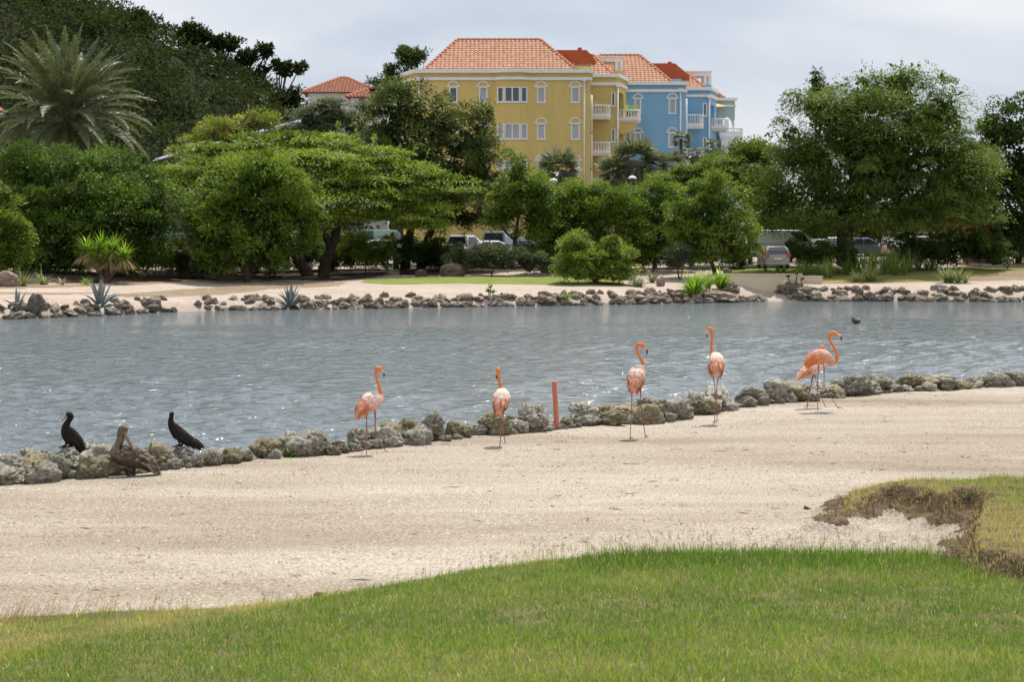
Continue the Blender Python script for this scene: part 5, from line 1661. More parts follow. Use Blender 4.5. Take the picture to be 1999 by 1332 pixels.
def agave(lab, px, py, h_px, seed, n=22):
    g0 = hit(px, py); k = mpp(g0.y); H = h_px * k
    root = thing('agave', lab, 'agave', g0 - Vector((0, 0, .05)), 'blue agaves on the far waterline')
    gg = np.random.default_rng(seed)
    meshes = []
    for el, curl in ((86, 4), (70, 15), (52, 50), (32, 95), (15, 120)):
        V, F = [], []
        m = 9; p = np.array([0.03, 0, 0]); a = R(el); Lg = H * (1.02 if el > 60 else .95)
        for i in range(m):
            t = i / (m - 1)
            w = H * .075 * (math.sin(math.pi * min(1, (t + .12)) ** .8) ** .7 if t < .999 else .02) + .004
            nn = np.array([-math.sin(a), 0, math.cos(a)])
            V += [p + np.array([0, w, 0]) + nn * w * .45, p - nn * w * .35, p + np.array([0, -w, 0]) + nn * w * .45, p + nn * w * .12]
            a -= R(curl) / (m - 1) * (.3 + 1.4 * t)
            p = p + np.array([math.cos(a), 0, math.sin(a)]) * Lg / (m - 1)
        for i in range(m - 1):
            for j in range(4): F.append((i * 4 + j, i * 4 + (j + 1) % 4, (i + 1) * 4 + (j + 1) % 4, (i + 1) * 4 + j))
        o = np_mesh('leaf', V, F, LM['agave'], None, np.full(len(V), gg.uniform(.2, .9)), True)
        meshes.append(o.data); bpy.data.objects.remove(o)
    for j in range(n):
        lev = min(4, int(j / n * 5)); lev = 0 if j < 3 else lev
        o = bpy.data.objects.new('leaf', meshes[lev]); COL.objects.link(o); o.parent = root
        s = gg.uniform(.75, 1.05); o.scale = (s, s, s)
        o.rotation_euler = (gg.normal(0, .1), gg.normal(0, .1), j * 2.4 + gg.normal(0, .2))
    return root


agave('large blue agave with arching curled leaves above the dark rocks at the left', 195, 602, 66, 401, 26)
agave('blue agave on the sand left of centre with a pale upright heart', 566, 600, 56, 402, 24)
agave('thin blue agave with one tall leaf beside the tilted rock at the left edge', 33, 604, 50, 403, 9)
for lab, px, py, n, lg, wd, up, dr, lm, s, r in (
        ('spiky light green yucca clump behind the sand at the left', 48, 560, 60, 1.15, .06, .8, .25, 'spike', 410, .15),
        ('second spiky clump right of the light green yucca', 88, 556, 60, 1.0, .06, .8, .3, 'spike', 411, .2),
        ('small strappy tuft under the dark shrubs', 128, 557, 40, .9, .05, .7, .5, 'spike', 412, .2),
        ('strappy green tuft beside the dead palm skirt', 160, 556, 50, .9, .05, .8, .6, 'strap', 413, .25),
        ('dark yucca on a short stem standing at the right sand edge', 1700, 550, 90, 1.55, .07, .75, .25, 'spike', 414, .06),
        ('pale striped yucca clump behind the dark stemmed one', 1672, 552, 60, 1.1, .05, .8, .4, 'spike', 415, .15),
        ('large pale spiky yucca on the slope at the right', 1855, 552, 150, 1.35, .075, .8, .3, 'spike', 416, .35),
        ('small dark spiky rosette right of the pale yucca', 1882, 552, 40, .9, .06, .7, .4, 'spike', 417, .12),
        ('grey green spiky clump behind the round sand boulder', 1255, 560, 120, 1.0, .05, .75, .4, 'fan', 418, .35),
        ('taller grey spiky clump beside the boulder', 1278, 552, 60, 1.2, .05, .9, .3, 'fan', 419, .2),
        ('lush light green strap leaved clump at the water by the inlet', 1355, 582, 190, 1.75, .10, 1.15, .75, 'strap', 420, .28),
        ('second lush strap leaved clump just behind the first', 1402, 566, 150, 1.5, .10, 1.1, .75, 'strap', 421, .28),
        ('small bright strap leaved plant on the rocks below the lawn', 1098, 590, 60, .95, .07, 1.0, .8, 'strap', 422, .12),
        ('grassy sedge clump left of the bright shrub base', 1105, 542, 120, .85, .035, .9, .6, 'spike', 423, .4),
        ('reedy strap clump at the foot of the bright shrub', 1160, 541, 150, 1.0, .04, 1.1, .5, 'reed', 424, .5),
        ('dense reedy clump right of the bright shrub base', 1212, 545, 150, 1.0, .04, 1.0, .5, 'reed', 425, .4),
        ('low grassy plant by the cream wall end', 1440, 555, 50, .9, .04, 1.0, .6, 'reed', 426, .2),
        ('tall green reed clump left of the dark stemmed yucca', 1600, 541, 300, 1.5, .05, 1.15, .5, 'reed', 427, .9),
        ('tall upright reed stand behind the dark stemmed yucca', 1690, 536, 480, 2.3, .05, 1.2, .5, 'reed', 428, 1.2),
        ('arching fountain grass mass on the slope below the pickup', 1765, 526, 480, 2.0, .045, 1.0, .9, 'reed', 429, 1.3),
        ('low fountain grass behind the cream wall', 1545, 532, 200, 1.0, .045, 1.0, .8, 'strap', 430, .8)):
    clump_plant('strap_plant' if lm in ('strap', 'reed') else 'spiky_plant', lab, 'plant', px, py, n, lg, wd, up, dr, lm, s, r)

for pr_, pc_, pn_, pl_ in POTS:
    L = Leaves(); blades(L, pc_, pn_, pl_, .09, .9, .9, np.random.default_rng(pn_))
    L.build('foliage', LM['strap'], pr_)
g0 = hit(958, 589)                                       # the small stemmed plant on the sand
root = thing('small_plant', 'small lone green plant on a pale stem at the rocks below the lawn', 'plant', g0)
bm = bmesh.new()
tops = [at(953, 570, g0.y), at(963, 572, g0.y), at(957, 562, g0.y)]
for t in tops: limb(bm, [g0 - Vector((0, 0, .1)), g0.lerp(t, .5), t], .05, .03, 5)
part('stem', bm, mat('pale_stem', (.45, .40, .34), .8), root, True)
L = Leaves(); gg = np.random.default_rng(440)
for t in tops: blades(L, t, 12, .34, .14, .7, .6, gg)
L.build('foliage', LM['strap'], root)
g0 = hit(1552, 573)
root = thing('small_plant', 'scraggly shrub with bare stem on the rocks at the end of the cream wall', 'plant', g0)
bm = bmesh.new(); tops = [at(a, b, g0.y) for a, b in ((1538, 540), (1556, 535), (1566, 545), (1548, 550))]
for t in tops: limb(bm, [g0 - Vector((0, 0, .1)), g0.lerp(t, .5), t], .07, .03, 5)
part('stem', bm, M['bark'], root, True)
L = Leaves()
for t in tops: blades(L, t, 14, .3, .13, .5, .5, gg)
L.build('foliage', LM['grey'], root)

# the yucca tree with its skirt of dead leaves
g0 = hit(205, 553); D = g0.y
root = thing('yucca_tree', 'yucca tree with green rosettes over a hanging skirt of dead brown leaves', 'yucca', g0)
L = Leaves(); Ld = Leaves(); gg = np.random.default_rng(450)
heads = [(170, 490), (198, 482), (222, 486), (242, 502), (185, 505), (215, 505)]
bm = bmesh.new()
for a, b in heads:
    c = at(a, b, D + gg.uniform(-.5, .5))
    limb(bm, [g0 - Vector((0, 0, .1)), g0.lerp(c, .5), c], .16, .10, 7)
    blades(L, c, 90, 1.15, .075, .55, .45, gg, spread=.5)
    blades(Ld, c - Vector((0, 0, .12)), 80, 1.15, .06, -1.05, .45, gg, spread=.15)
part('trunk', bm, M['palm_bark'], root, True)
L.build('rosette', LM['strap'], root); Ld.build('dead_leaves', LM['straw'], root)
# ================================================================== rocks
def rock_mat(name, dark, mid, light, scale, wet=None):
    m = bpy.data.materials.new(name); m.use_nodes = True
    n = m.node_tree.nodes; l = m.node_tree.links; b = n['Principled BSDF']
    b.inputs['Roughness'].default_value = .9; b.inputs['Specular IOR Level'].default_value = .2
    tc = n.new('ShaderNodeTexCoord'); oi = n.new('ShaderNodeObjectInfo')
    ad = n.new('ShaderNodeVectorMath'); ad.operation = 'ADD'
    ml = n.new('ShaderNodeMath'); ml.operation = 'MULTIPLY'; ml.inputs[1].default_value = 37.0
    l.new(oi.outputs['Random'], ml.inputs[0]); l.new(tc.outputs['Object'], ad.inputs[0]); l.new(ml.outputs[0], ad.inputs[1])
    n1 = n.new('ShaderNodeTexNoise'); n1.inputs['Scale'].default_value = scale; n1.inputs['Detail'].default_value = 9; n1.inputs['Roughness'].default_value = .72
    l.new(ad.outputs[0], n1.inputs['Vector'])
    rp = n.new('ShaderNodeValToRGB'); e = rp.color_ramp.elements
    e[0].position = .34; e[0].color = (*dark, 1); e[1].position = .66; e[1].color = (*light, 1)
    k = e.new(.48); k.color = (*mid, 1)
    l.new(n1.outputs['Fac'], rp.inputs['Fac'])
    hs = n.new('ShaderNodeHueSaturation'); mr = n.new('ShaderNodeMapRange'); mr.inputs['To Min'].default_value = .72; mr.inputs['To Max'].default_value = 1.22
    l.new(oi.outputs['Random'], mr.inputs['Value']); l.new(mr.outputs['Result'], hs.inputs['Value']); l.new(rp.outputs['Color'], hs.inputs['Color'])
    l.new(hs.outputs['Color'], b.inputs['Base Color'])
    n2 = n.new('ShaderNodeTexNoise'); n2.inputs['Scale'].default_value = scale * 3.2; n2.inputs['Detail'].default_value = 8; n2.inputs['Roughness'].default_value = .75
    l.new(ad.outputs[0], n2.inputs['Vector'])
    bp = n.new('ShaderNodeBump'); bp.inputs['Strength'].default_value = 1.0; bp.inputs['Distance'].default_value = .06
    l.new(n2.outputs['Fac'], bp.inputs['Height']); l.new(bp.outputs['Normal'], b.inputs['Normal'])
    return m


M['rock'] = rock_mat('limestone_rock', (0.14, 0.125, 0.09), (0.45, 0.415, 0.33), (0.78, 0.74, 0.65), 5.0)
M['rock_ochre'] = rock_mat('ochre_rock', (0.15, 0.125, 0.075), (0.40, 0.34, 0.20), (0.60, 0.55, 0.42), 5.0)
M['far_rock'] = rock_mat('far_rock', (0.085, 0.070, 0.052), (0.24, 0.20, 0.155), (0.48, 0.41, 0.335), 2.6)
M['boulder'] = rock_mat('boulder', (0.14, 0.11, 0.085), (0.24, 0.19, 0.15), (0.36, 0.29, 0.24), 2.0)


def rock_mesh(seed, sub, rough=.20):
    from mathutils import noise
    bm = bmesh.new()
    bmesh.ops.create_icosphere(bm, subdivisions=sub, radius=1.0)
    rr = random.Random(seed)
    off = Vector((rr.uniform(-50, 50), rr.uniform(-50, 50), rr.uniform(-50, 50)))
    planes = []
    for _ in range(7):
        d = Vector((rr.gauss(0, 1), rr.gauss(0, 1), rr.gauss(0, 1))).normalized()
        planes.append((d, rr.uniform(.55, .9)))
    for v in bm.verts:
        p = v.co.normalized()
        r = 1.0
        for d, h in planes:
            c = p.dot(d)
            if c > 0.05: r = min(r, h / c * 1.0)
        r = r * .8 + .2
        r += rough * .9 * noise.noise(p * 1.6 + off) + rough * .55 * noise.noise(p * 3.7 + off) + rough * .42 * noise.noise(p * 8.5 + off)
        pit = noise.noise(p * 6.0 + off * 2)
        if pit > .15: r -= (pit - .15) * rough * 1.1
        v.co = p * r
    for f in bm.faces: f.smooth = True
    me = bpy.data.meshes.new('rock')
    bm.to_mesh(me); bm.free()
    return me


NEARM = []
for s in range(12):
    me = rock_mesh(500 + s, 5 if s < 9 else 4, .30)
    me.materials.append(M['rock_ochre'] if s % 4 == 2 else M['rock'])
    NEARM.append(me)
BOUNDS = {}
for me in NEARM:
    co = np.empty(len(me.vertices) * 3); me.vertices.foreach_get('co', co); co = co.reshape(-1, 3)
    BOUNDS[me.name] = (Vector(co.min(0)), Vector(co.max(0)))
FARM = []
for s in range(10):
    me = rock_mesh(540 + s, 4, .36); me.materials.append(M['far_rock']); FARM.append(me)


def rock(me, loc, size, label, group, rot=None, name='rock', cat='rock'):
    o = bpy.data.objects.new(name, me)
    COL.objects.link(o)
    o.location = loc; o.scale = size
    o.rotation_euler = rot or (random.uniform(-.4, .4), random.uniform(-.4, .4), random.uniform(0, 6.28))
    return tag(o, label, cat, group)


def near_base(px):
    return float(np.interp(px, [p[0] for p in NEAR_PX], [p[1] for p in NEAR_PX]))


rr = random.Random(77)
NL, NG = 'pitted grey limestone rock in the bank along the near shore', 'limestone rocks along the near shore'
# rocks one can single out: px, py of the centre, half width and half height in pixels, distance beyond the beach edge, label
special = [
    (133, 898, 30, 25, .75, 'dark rock the left cormorant stands on'), (182, 893, 38, 26, .8, 'pale rounded rock right of the left cormorant, behind the pelican'),
    (305, 893, 42, 33, .55, 'yellowish boulder behind the pelican tail'), (351, 898, 36, 26, .62, 'grey crusted rock under the right cormorant'),
    (166, 914, 38, 26, .46, 'long grey rock left of the pelican on the sand'), (118, 915, 24, 30, .28, 'upright blunt rock below the left cormorant'),
    (248, 917, 30, 20, .75, 'low shaded rock right behind the pelican legs'), (20, 918, 36, 36, .35, 'large rock at the left picture edge of the near shore'), (72, 898, 34, 26, .8, 'lumpy rock second from the left picture edge'),
    (425, 893, 40, 22, .55, 'low ochre stained rock right of the right cormorant'), (518, 876, 34, 24, .35, 'big rounded grey rock with a sharp ridge right of the gap'),
    (560, 868, 30, 27, .55, 'dark topped rock behind the green weed tuft'), (616, 868, 30, 32, .25, 'tall slanting grey rock left of the left flamingo'),
    (700, 855, 26, 22, .5, 'mossy rock behind the left flamingo legs'), (795, 838, 30, 24, .6, 'smooth grey rounded rock right of the left flamingo'),
    (845, 828, 24, 26, .65, 'peaked rock heap top between the two left flamingos'), (930, 845, 26, 20, .4, 'greenish flat rock left of the second flamingo'),
    (1140, 808, 32, 24, .65, 'broad knobbly rock right of the salmon post'), (1183, 810, 28, 22, .45, 'dark hollowed rock midway between post and third flamingo'),
    (1152, 822, 26, 13, .2, 'pale flat slab on the sand right of the salmon post'), (1275, 800, 34, 26, .6, 'tall knobbly rock right of the third flamingo'),
    (1378, 790, 34, 20, .4, 'ridged rock left of the fourth flamingo'), (1552, 768, 44, 25, .45, 'great crusted rock left of the pair of flamingos'),
    (1690, 762, 34, 19, .4, 'rounded pale rock right of the pair of flamingos'), (1840, 746, 34, 17, .45, 'highest rock heap near the right end of the near shore')]
for i, (px, py, hw, hh, back, lab) in enumerate(special):
    by = near_base(px); b0 = on(px, by, BZ)
    D = b0.y + back
    c = at(px, py, D); k = mpp(D)
    me = NEARM[i % 12]
    lo_, hi_ = BOUNDS[me.name]
    rz = rr.choice((0, math.pi))
    sc_ = Vector((2 * hw * k / (hi_.x - lo_.x), hw * k * 2.2 / (hi_.y - lo_.y), 2 * hh * k / (hi_.z - lo_.z)))
    mid_ = (lo_ + hi_) / 2
    sgn = 1 if rz == 0 else -1
    rock(me, c - Vector((sgn * mid_.x * sc_.x, sgn * mid_.y * sc_.y, mid_.z * sc_.z)), sc_, lab, NG, rot=(0, 0, rz))
perch = [(135, 26), (352, 26)]
sp_px = [(s[0], s[4], s[2]) for s in special]
count = 0
for row, (back, zoff, sc, step) in enumerate(((.12, .0, .78, .95), (.45, .09, 1.05, .95), (.85, .08, 1.12, 1.05), (1.4, -.12, 1.1, 1.5))):
    px = -60 + rr.uniform(0, 20)
    while px < 2330:
        by = near_base(px) if 0 <= px <= 1999 else near_base(min(max(px, 0), 1999)) + (0 if px < 1000 else -(px - 1999) * .055)
        b0 = on(px, by, BZ); D = b0.y + back + rr.uniform(-.08, .08); k = mpp(D)
        r_ = (.10 + .20 * rr.random() ** 1.4) * sc
        if row == 0 and rr.random() < .35: r_ *= .5
        grow = 1.0 + .25 * min(1, max(0, (px - 900) / 700))
        r_ *= 1.0 + (grow - 1) * .35
        if px > 1480 and row > 1: r_ *= .82
        if row < 2 and abs(px - 1087) < 30: r_ *= .35
        if any(abs(px - a) < w * .8 and abs(back - bk) < .3 for a, bk, w in sp_px) and rr.random() < .8:
            px += r_ / k; continue
        x = ray(px, by)[0] * D
        z = float(near_h(x, D))
        if any(abs(px - a) < w + 14 for a, w in perch): r_ *= .6
        z = max(z, .02) if row > 1 else z
        rock(rr.choice(NEARM), (x, D, z + r_ * .42 + zoff * rr.uniform(.3, 1.2)), (r_ * rr.uniform(1.0, 1.5), r_ * rr.uniform(.9, 1.2), r_ * rr.uniform(.72, 1.02) * (1 - .22 * min(1, max(0, (px - 1350) / 300)))), NL, NG)
        count += 1
        px += r_ / k * rr.uniform(1.5, 2.2) * step
# ---- far waterline
FL, FG = 'dark weathered rock on the far waterline', 'dark rocks along the far waterline'
count2 = 0
for row, (s0, sc) in enumerate(((.1, .85), (.75, .8), (1.5, .62))):
    px = -40
    while px < 2180 and count2 < 290:
        wl = float(np.interp(px, [p[0] for p in FAR_PX], [p[1] for p in FAR_PX]))
        b0 = on(px, wl, 0.0); D = b0.y + s0 + rr.uniform(-.2, .3); k = mpp(D)
        dens = 1.0
        if 330 < px < 620: dens = .8
        if 1486 < px < 1530: dens = .3
        if row == 2: dens *= .35 if px < 1000 else .55
        if row == 1: dens *= .75
        r_ = rr.uniform(.20, .50) * sc * (1.1 if px > 1000 else 1)
        if rr.random() < dens:
            x = ray(px, wl)[0] * D; z = float(far_h(x, D))
            rock(rr.choice(FARM), (x, D, max(z, -.05) + r_ * .16), (r_ * rr.uniform(1.0, 1.9), r_, r_ * rr.uniform(.5, .95)), FL, FG, name='shore_rock', cat='shore rock')
            count2 += 1
        px += r_ / k * rr.uniform(1.35, 2.1)
for px, py, hw, hh, lab in ((68, 597, 17, 26, 'tall tilted brown rock beside the thin agave'), (1545, 562, 26, 15, 'pale broken rock heap at the end of the cream wall'), (1570, 572, 22, 12, 'pale flat rock below the cream wall end'),
                            (1430, 562, 14, 10, 'pale rock behind the strap leaved clumps'), (1405, 580, 36, 12, 'broad sandy rock beside the inlet')):
    g0 = hit(px, py + hh * .7); k = mpp(g0.y)
    rock(FARM[px % 10], g0 + Vector((0, 0, hh * k * .6)), (hw * k, hw * k * .8, hh * k), lab, FG, rot=(.2, .35 if hh > hw else .1, .3))
BM = rock_mesh(590, 4, .12); BM.materials.append(M['boulder'])
for px, py, hw, hh, lab in ((884, 527, 28, 17, 'large brown boulder lying at the foot of the olive tree'), (822, 533, 13, 9, 'small boulder left of the large brown one'), (14, 545, 22, 20, 'round pale boulder among yuccas at the left edge'), (1290, 549, 13, 12, 'sandy boulder at the end of the far lawn'),
                            (1068, 524, 16, 10, 'dark boulder under the leafy trees by the kerb'), (1420, 528, 13, 6, 'pale stone under the round bush tree')):
    g0 = hit(px, py + hh * .8); k = mpp(g0.y)
    rock(BM, g0 + Vector((0, 0, hh * k * .7)), (hw * k, hw * k * .8, hh * k), lab, 'boulders on the far bank', name='boulder', cat='boulder', rot=(0, .1, px * .7))

# ================================================================== grass and debris on the near side
g = np.random.default_rng(600)


def blade_mesh(name, P, H, W, lean, tint, m, label, az=None, straight=False):
    """P base points; each blade a ribbon bent once: 5 corners, drawn as a quad and a tip (stored as two quads)"""
    n = len(P)
    a = g.uniform(0, 2 * math.pi, n) if az is None else az
    d = np.stack([np.cos(a), np.sin(a), np.zeros(n)], 1)
    s = np.stack([-np.sin(a + g.normal(0, 1.2, n)), np.cos(a + g.normal(0, 1.2, n)), np.zeros(n)], 1)
    s = unit(s)
    H = H[:, None]; W = W[:, None]; lean = lean[:, None]
    up = np.array([0, 0, 1.0])
    m1 = P + up * H * .55 * np.cos(lean * .5) + d * H * .55 * np.sin(lean * .5)
    m2 = m1 + up * H * .5 * np.cos(lean * 1.3) + d * H * .5 * np.sin(lean * 1.3)
    if straight:
        V = np.stack([P - s * W / 2, P + s * W / 2, m2 + s * W * .10, m2 - s * W * .10], 1).reshape(-1, 3)
        return tag(np_mesh(name, V, np.arange(4 * n).reshape(-1, 4), m, None, np.repeat(tint, 4)), label, 'grass', kind='stuff')
    V = np.stack([P - s * W / 2, P + s * W / 2, m1 + s * W * .42, m1 - s * W * .42, m2 + s * W * .08, m2 - s * W * .08], 1).reshape(-1, 3)
    b = np.arange(n)[:, None] * 6
    F = np.vstack([b + np.array([0, 1, 2, 3]), b + np.array([3, 2, 4, 5])])
    o = np_mesh(name, V, F, m, None, np.repeat(tint, 6))
    return tag(o, label, 'grass', kind='stuff')


# the mown lawn in front: denser in the part the picture shows
N0 = 345000
yy = 10.6 + (20.5 - 10.6) * g.random(N0) ** 1.15
xx = g.uniform(-.40, .46, N0) * yy
e = lawn_edge_real(xx) - yy
ok = e > -.01
xx, yy, e = xx[ok], yy[ok], e[ok]
patch_n = wob(xx, yy, 1.5, 71) + .6 * wob(xx, yy, 4.5, 72)
thin = g.random(len(xx)) < np.where((patch_n > 1.0), .55, 1.0)
xx, yy, e, patch_n = xx[thin], yy[thin], e[thin], patch_n[thin]
px_ = xx / yy * FOC + 999.5
dw = np.clip(3.0 * (1 - px_ / 640), 0, 4) + .15
dry_left = smooth((dw - e) / (dw * .55)) * smooth((760 - px_) / 200) * (.62 + .38 * np.clip(wob(xx, yy, 3.2, 75) + .4, 0, 1))
dry_mid = smooth(1 - np.abs(px_ - 1035) / 110) * smooth((.55 - e) / .4)
long_edge = smooth((px_ - 1080) / 120) * smooth((2.3 - e) / 1.4)
tuft = wob(xx, yy, 18, 76)
H = .046 * g.uniform(.5, 1.5, len(xx)) * (1 + .35 * tuft) + .055 * long_edge * g.uniform(.2, 1.4, len(xx)) + .014 * patch_n
H = np.clip(H, .016, .15)
tint = .31 + .13 * patch_n + .07 * tuft + g.normal(0, .17, len(xx)) + .10 * smooth((13.8 - yy) / 2.5) + .80 * dry_left + .5 * dry_mid - .22 * long_edge
stray = g.random(len(xx)) < .09
tint = np.where(stray, g.uniform(.75, 1.0, len(xx)), tint)
Z = lawn_h(xx, yy) - .006
blade_mesh('grass', np.stack([xx, yy, Z], 1), H, g.uniform(.0045, .0095, len(xx)), np.abs(g.normal(.75, .42, len(xx))), np.clip(tint, 0, 1), LM['grass'], 'mown green lawn grass in the foreground', straight=True)

# tall seeding stalks along the lawn edge
n = 520
px_ = np.concatenate([g.uniform(1000, 1990, 420), g.uniform(200, 1000, 100)])
pts = np.array([[*(lambda v: (v.x, v.y))(on(p, np.interp(p, [q[0] for q in LAWN_PX], [q[1] for q in LAWN_PX]) - 2, BZ + .03))] for p in px_])
pts[:, 1] += np.abs(g.normal(0, .18, n)) * g.choice([-1, .9], n, p=[.55, .45])
z = np.where(pts[:, 1] < lawn_edge_real(pts[:, 0]), lawn_h(pts[:, 0], pts[:, 1]), near_h(pts[:, 0], pts[:, 1])) - .005
P = np.column_stack([pts, z])
hh = g.uniform(.08, .23, n) * np.where(px_ < 1000, .6, 1)
blade_mesh('tall_grass', P, hh, np.full(n, .0042), np.abs(g.normal(.28, .2, n)), np.clip(g.normal(.62, .2, n), 0, 1), LM['grass'], 'thin seeding grass stalks along the lawn edge')
# feathery seed heads on some stalks
k = g.choice(n, 240, replace=False)
L = Leaves()
for i in k:
    tip = P[i] + np.array([g.normal(0, .02), g.normal(0, .02), hh[i] * 1.0])
    q = 12
    L.add(tip + g.normal(0, .006, (q, 3)) + np.array([0, 0, -.05]) * g.random((q, 1)), unit(np.array([.1, 0, 1]) + g.normal(0, .35, (q, 3))), rdir(q, g), np.full(q, .028), np.full(q, .004), np.clip(g.normal(.4, .2, q), 0, 1))
tag(L.build('seed_heads', LM['straw']), 'pale grass seed heads over the lawn edge', 'grass', kind='stuff')

# dry straw at the left end of the lawn edge
n = 270
px_ = 20 + 330 * g.random(n) ** 1.5
cl = g.choice(np.array([30, 60, 100, 150, 215, 300, 20, 80]), n) + g.normal(0, 16, n)
pts = np.array([[*(lambda v: (v.x, v.y))(on(p, np.interp(p, [q[0] for q in LAWN_PX], [q[1] for q in LAWN_PX]) - 1, BZ + .03))] for p in cl])
pts[:, 1] -= g.uniform(-.05, .35, n)
z = np.where(pts[:, 1] < lawn_edge_real(pts[:, 0]), lawn_h(pts[:, 0], pts[:, 1]), near_h(pts[:, 0], pts[:, 1])) - .005
blade_mesh('dry_grass', np.column_stack([pts, z]), g.uniform(.09, .32, n), np.full(n, .0035), np.abs(g.normal(1.0, .35, n)), np.clip(g.normal(.5, .25, n), 0, 1), LM['straw'], 'dry straw stalks leaning over the sand at the left', az=g.normal(.35, .5, n))

# grass on the eroded bank and roots hanging over its broken edge
n = 84000
xx = g.uniform(mxr[0], min(mxr[-1], 8.6), n); yy = g.uniform(myr[0], myr[-1], n)
hz, sd = mound_h(xx, yy)
ok = (sd > .02)
xx, yy, hz, sd = xx[ok], yy[ok], hz[ok], sd[ok]
pn = wob(xx, yy, 2.2, 81)
H = g.uniform(.025, .075, len(xx))
tint = np.clip(.64 + .16 * pn + .20 * smooth((4.9 - xx) / 1.4) + .40 * smooth((20.2 - yy) / 1.4) + g.normal(0, .2, len(xx)) + .25 * smooth((.35 - sd) / .35), 0, 1)
blade_mesh('bank_grass', np.column_stack([xx, yy, hz - .008]), H, g.uniform(.004, .008, len(xx)), np.abs(g.normal(.6, .4, len(xx))), tint, LM['grass'], 'dry green grass on top of the eroded bank', straight=True)
n = 17000
xx = g.uniform(mxr[0], min(mxr[-1], 6.8), n); yy = g.uniform(myr[0], myr[-1], n)
hz, sd = mound_h(xx, yy)
ok = (sd > -.24) & (sd < .13) & (g.random(n) < smooth((sd + .25) / .24)) & ((xx > MP[0, 0] + .25) | (g.random(n) < .35))
xx, yy, hz, sd = xx[ok], yy[ok], hz[ok], sd[ok]
az = -math.pi / 2 + g.normal(-.25, .7, len(xx))
blade_mesh('hanging_roots', np.column_stack([xx, yy, hz - .004]), g.uniform(.04, .14, len(xx)), g.uniform(.004, .008, len(xx)), np.abs(g.normal(1.35, .4, len(xx))), np.clip(g.normal(.25, .3, len(xx)), 0, 1),
           leaf_mat('root_straw', (0.075, 0.054, 0.033), (0.40, 0.30, 0.17), .8, .15, .15, tcol=(1.1, 1, .9)), 'matted dead grass and roots over the broken bank edge', az=az)
n = 5000                                                   # matted straw on the foot of the bank, right
xx = g.uniform(3.1, 6.5, n); yy = 16.0 + 3.6 * g.random(n)
hz, sd = mound_h(xx, yy)
base_ = np.where(sd > -.8, hz, near_h(xx, yy))
ok = (yy > lawn_edge_real(xx)) & (g.random(n) < smooth((xx - 3.3) / 2.4) * .8) & (sd < .1)
blade_mesh('dead_grass', np.column_stack([xx, yy, base_ - .004])[ok], g.uniform(.04, .12, ok.sum()), g.uniform(.004, .008, ok.sum()), np.abs(g.normal(1.1, .4, ok.sum())), np.clip(g.normal(.4, .3, ok.sum()), 0, 1), LM['straw'], 'straw scattered on the sand by the bank')

# pebbles, shell bits, twigs and wisps on the sand
def scatter(n, y0, y1, keep=None):
    yy = y0 + (y1 - y0) * g.random(n); xx = g.uniform(-.30, .34, n) * yy
    ok = (yy > lawn_edge_real(xx) + .1) & (yy < near_shore(xx) - .15)
    xx, yy = xx[ok], yy[ok]
    sd = poly_sd(xx, yy, MP)
    ok = sd < -.5
    return xx[ok], yy[ok]


octa = np.array([[1, 0, 0], [0, 1, 0], [-1, 0, 0], [0, -1, 0], [0, 0, .8], [0, 0, -.5]])
oq = np.array([[0, 1, 4, 4], [1, 2, 4, 4], [2, 3, 4, 4], [3, 0, 4, 4]])


def pebbles(name, n, r0, r1, stretch, m, label):
    xx, yy = scatter(n, 14.5, 46)
    k = len(xx)
    r = r0 + (r1 - r0) * g.random(k) ** 3
    a = g.uniform(0, 6.28, k)
    S = octa[None] * (r[:, None, None]) * np.stack([g.uniform(1, stretch, k), np.ones(k), g.uniform(.4, .9, k)], 1)[:, None, :]
    V = np.stack([S[..., 0] * np.cos(a)[:, None] - S[..., 1] * np.sin(a)[:, None], S[..., 0] * np.sin(a)[:, None] + S[..., 1] * np.cos(a)[:, None], S[..., 2]], -1) + np.stack([xx, yy, near_h(xx, yy)], 1)[:, None, :]
    me = bpy.data.meshes.new(name)
    tri = np.array([[0, 1, 4], [1, 2, 4], [2, 3, 4], [3, 0, 4]])
    F = (np.arange(k)[:, None, None] * 6 + tri[None]).reshape(-1, 3)
    o = np_mesh(name, V.reshape(-1, 3), F, m, None)
    return tag(o, label, 'debris', kind='stuff')


pebbles('pebbles', 6500, .005, .015, 1.4, mat('shell_bits', (.62, .57, .50), .8, vary=.3, vscale=2), 'pale coral and shell bits on the sand')
pebbles('pebbles', 5200, .006, .024, 2.0, mat('brown_bits', (.20, .15, .10), .9, vary=.5, vscale=2), 'small brown stones and seeds on the sand')
pebbles('twigs', 520, .008, .022, 9.0, mat('twig', (.085, .06, .045), .9), 'dark twigs and dried seaweed on the sand')
xx, yy = scatter(430, 15, 44)
cl = len(xx); per = 22
P = np.repeat(np.stack([xx, yy], 1), per, 0) + g.normal(0, 1, (cl * per, 2)) * np.repeat(g.uniform(.02, .16, cl), per)[:, None] * np.array([1.5, .8])
blade_mesh('dry_tufts', np.column_stack([P, near_h(P[:, 0], P[:, 1]) - .004]), g.uniform(.02, .06, len(P)), np.full(len(P), .005), np.abs(g.normal(1.1, .4, len(P))), np.clip(g.normal(.4, .25, len(P)), 0, 1),
           leaf_mat('dry_tuft', (0.24, 0.135, 0.05), (0.40, 0.27, 0.12), .8, .15, .2, tcol=(1.1, 1, .9)), 'ochre wisps of dead grass on the sand')
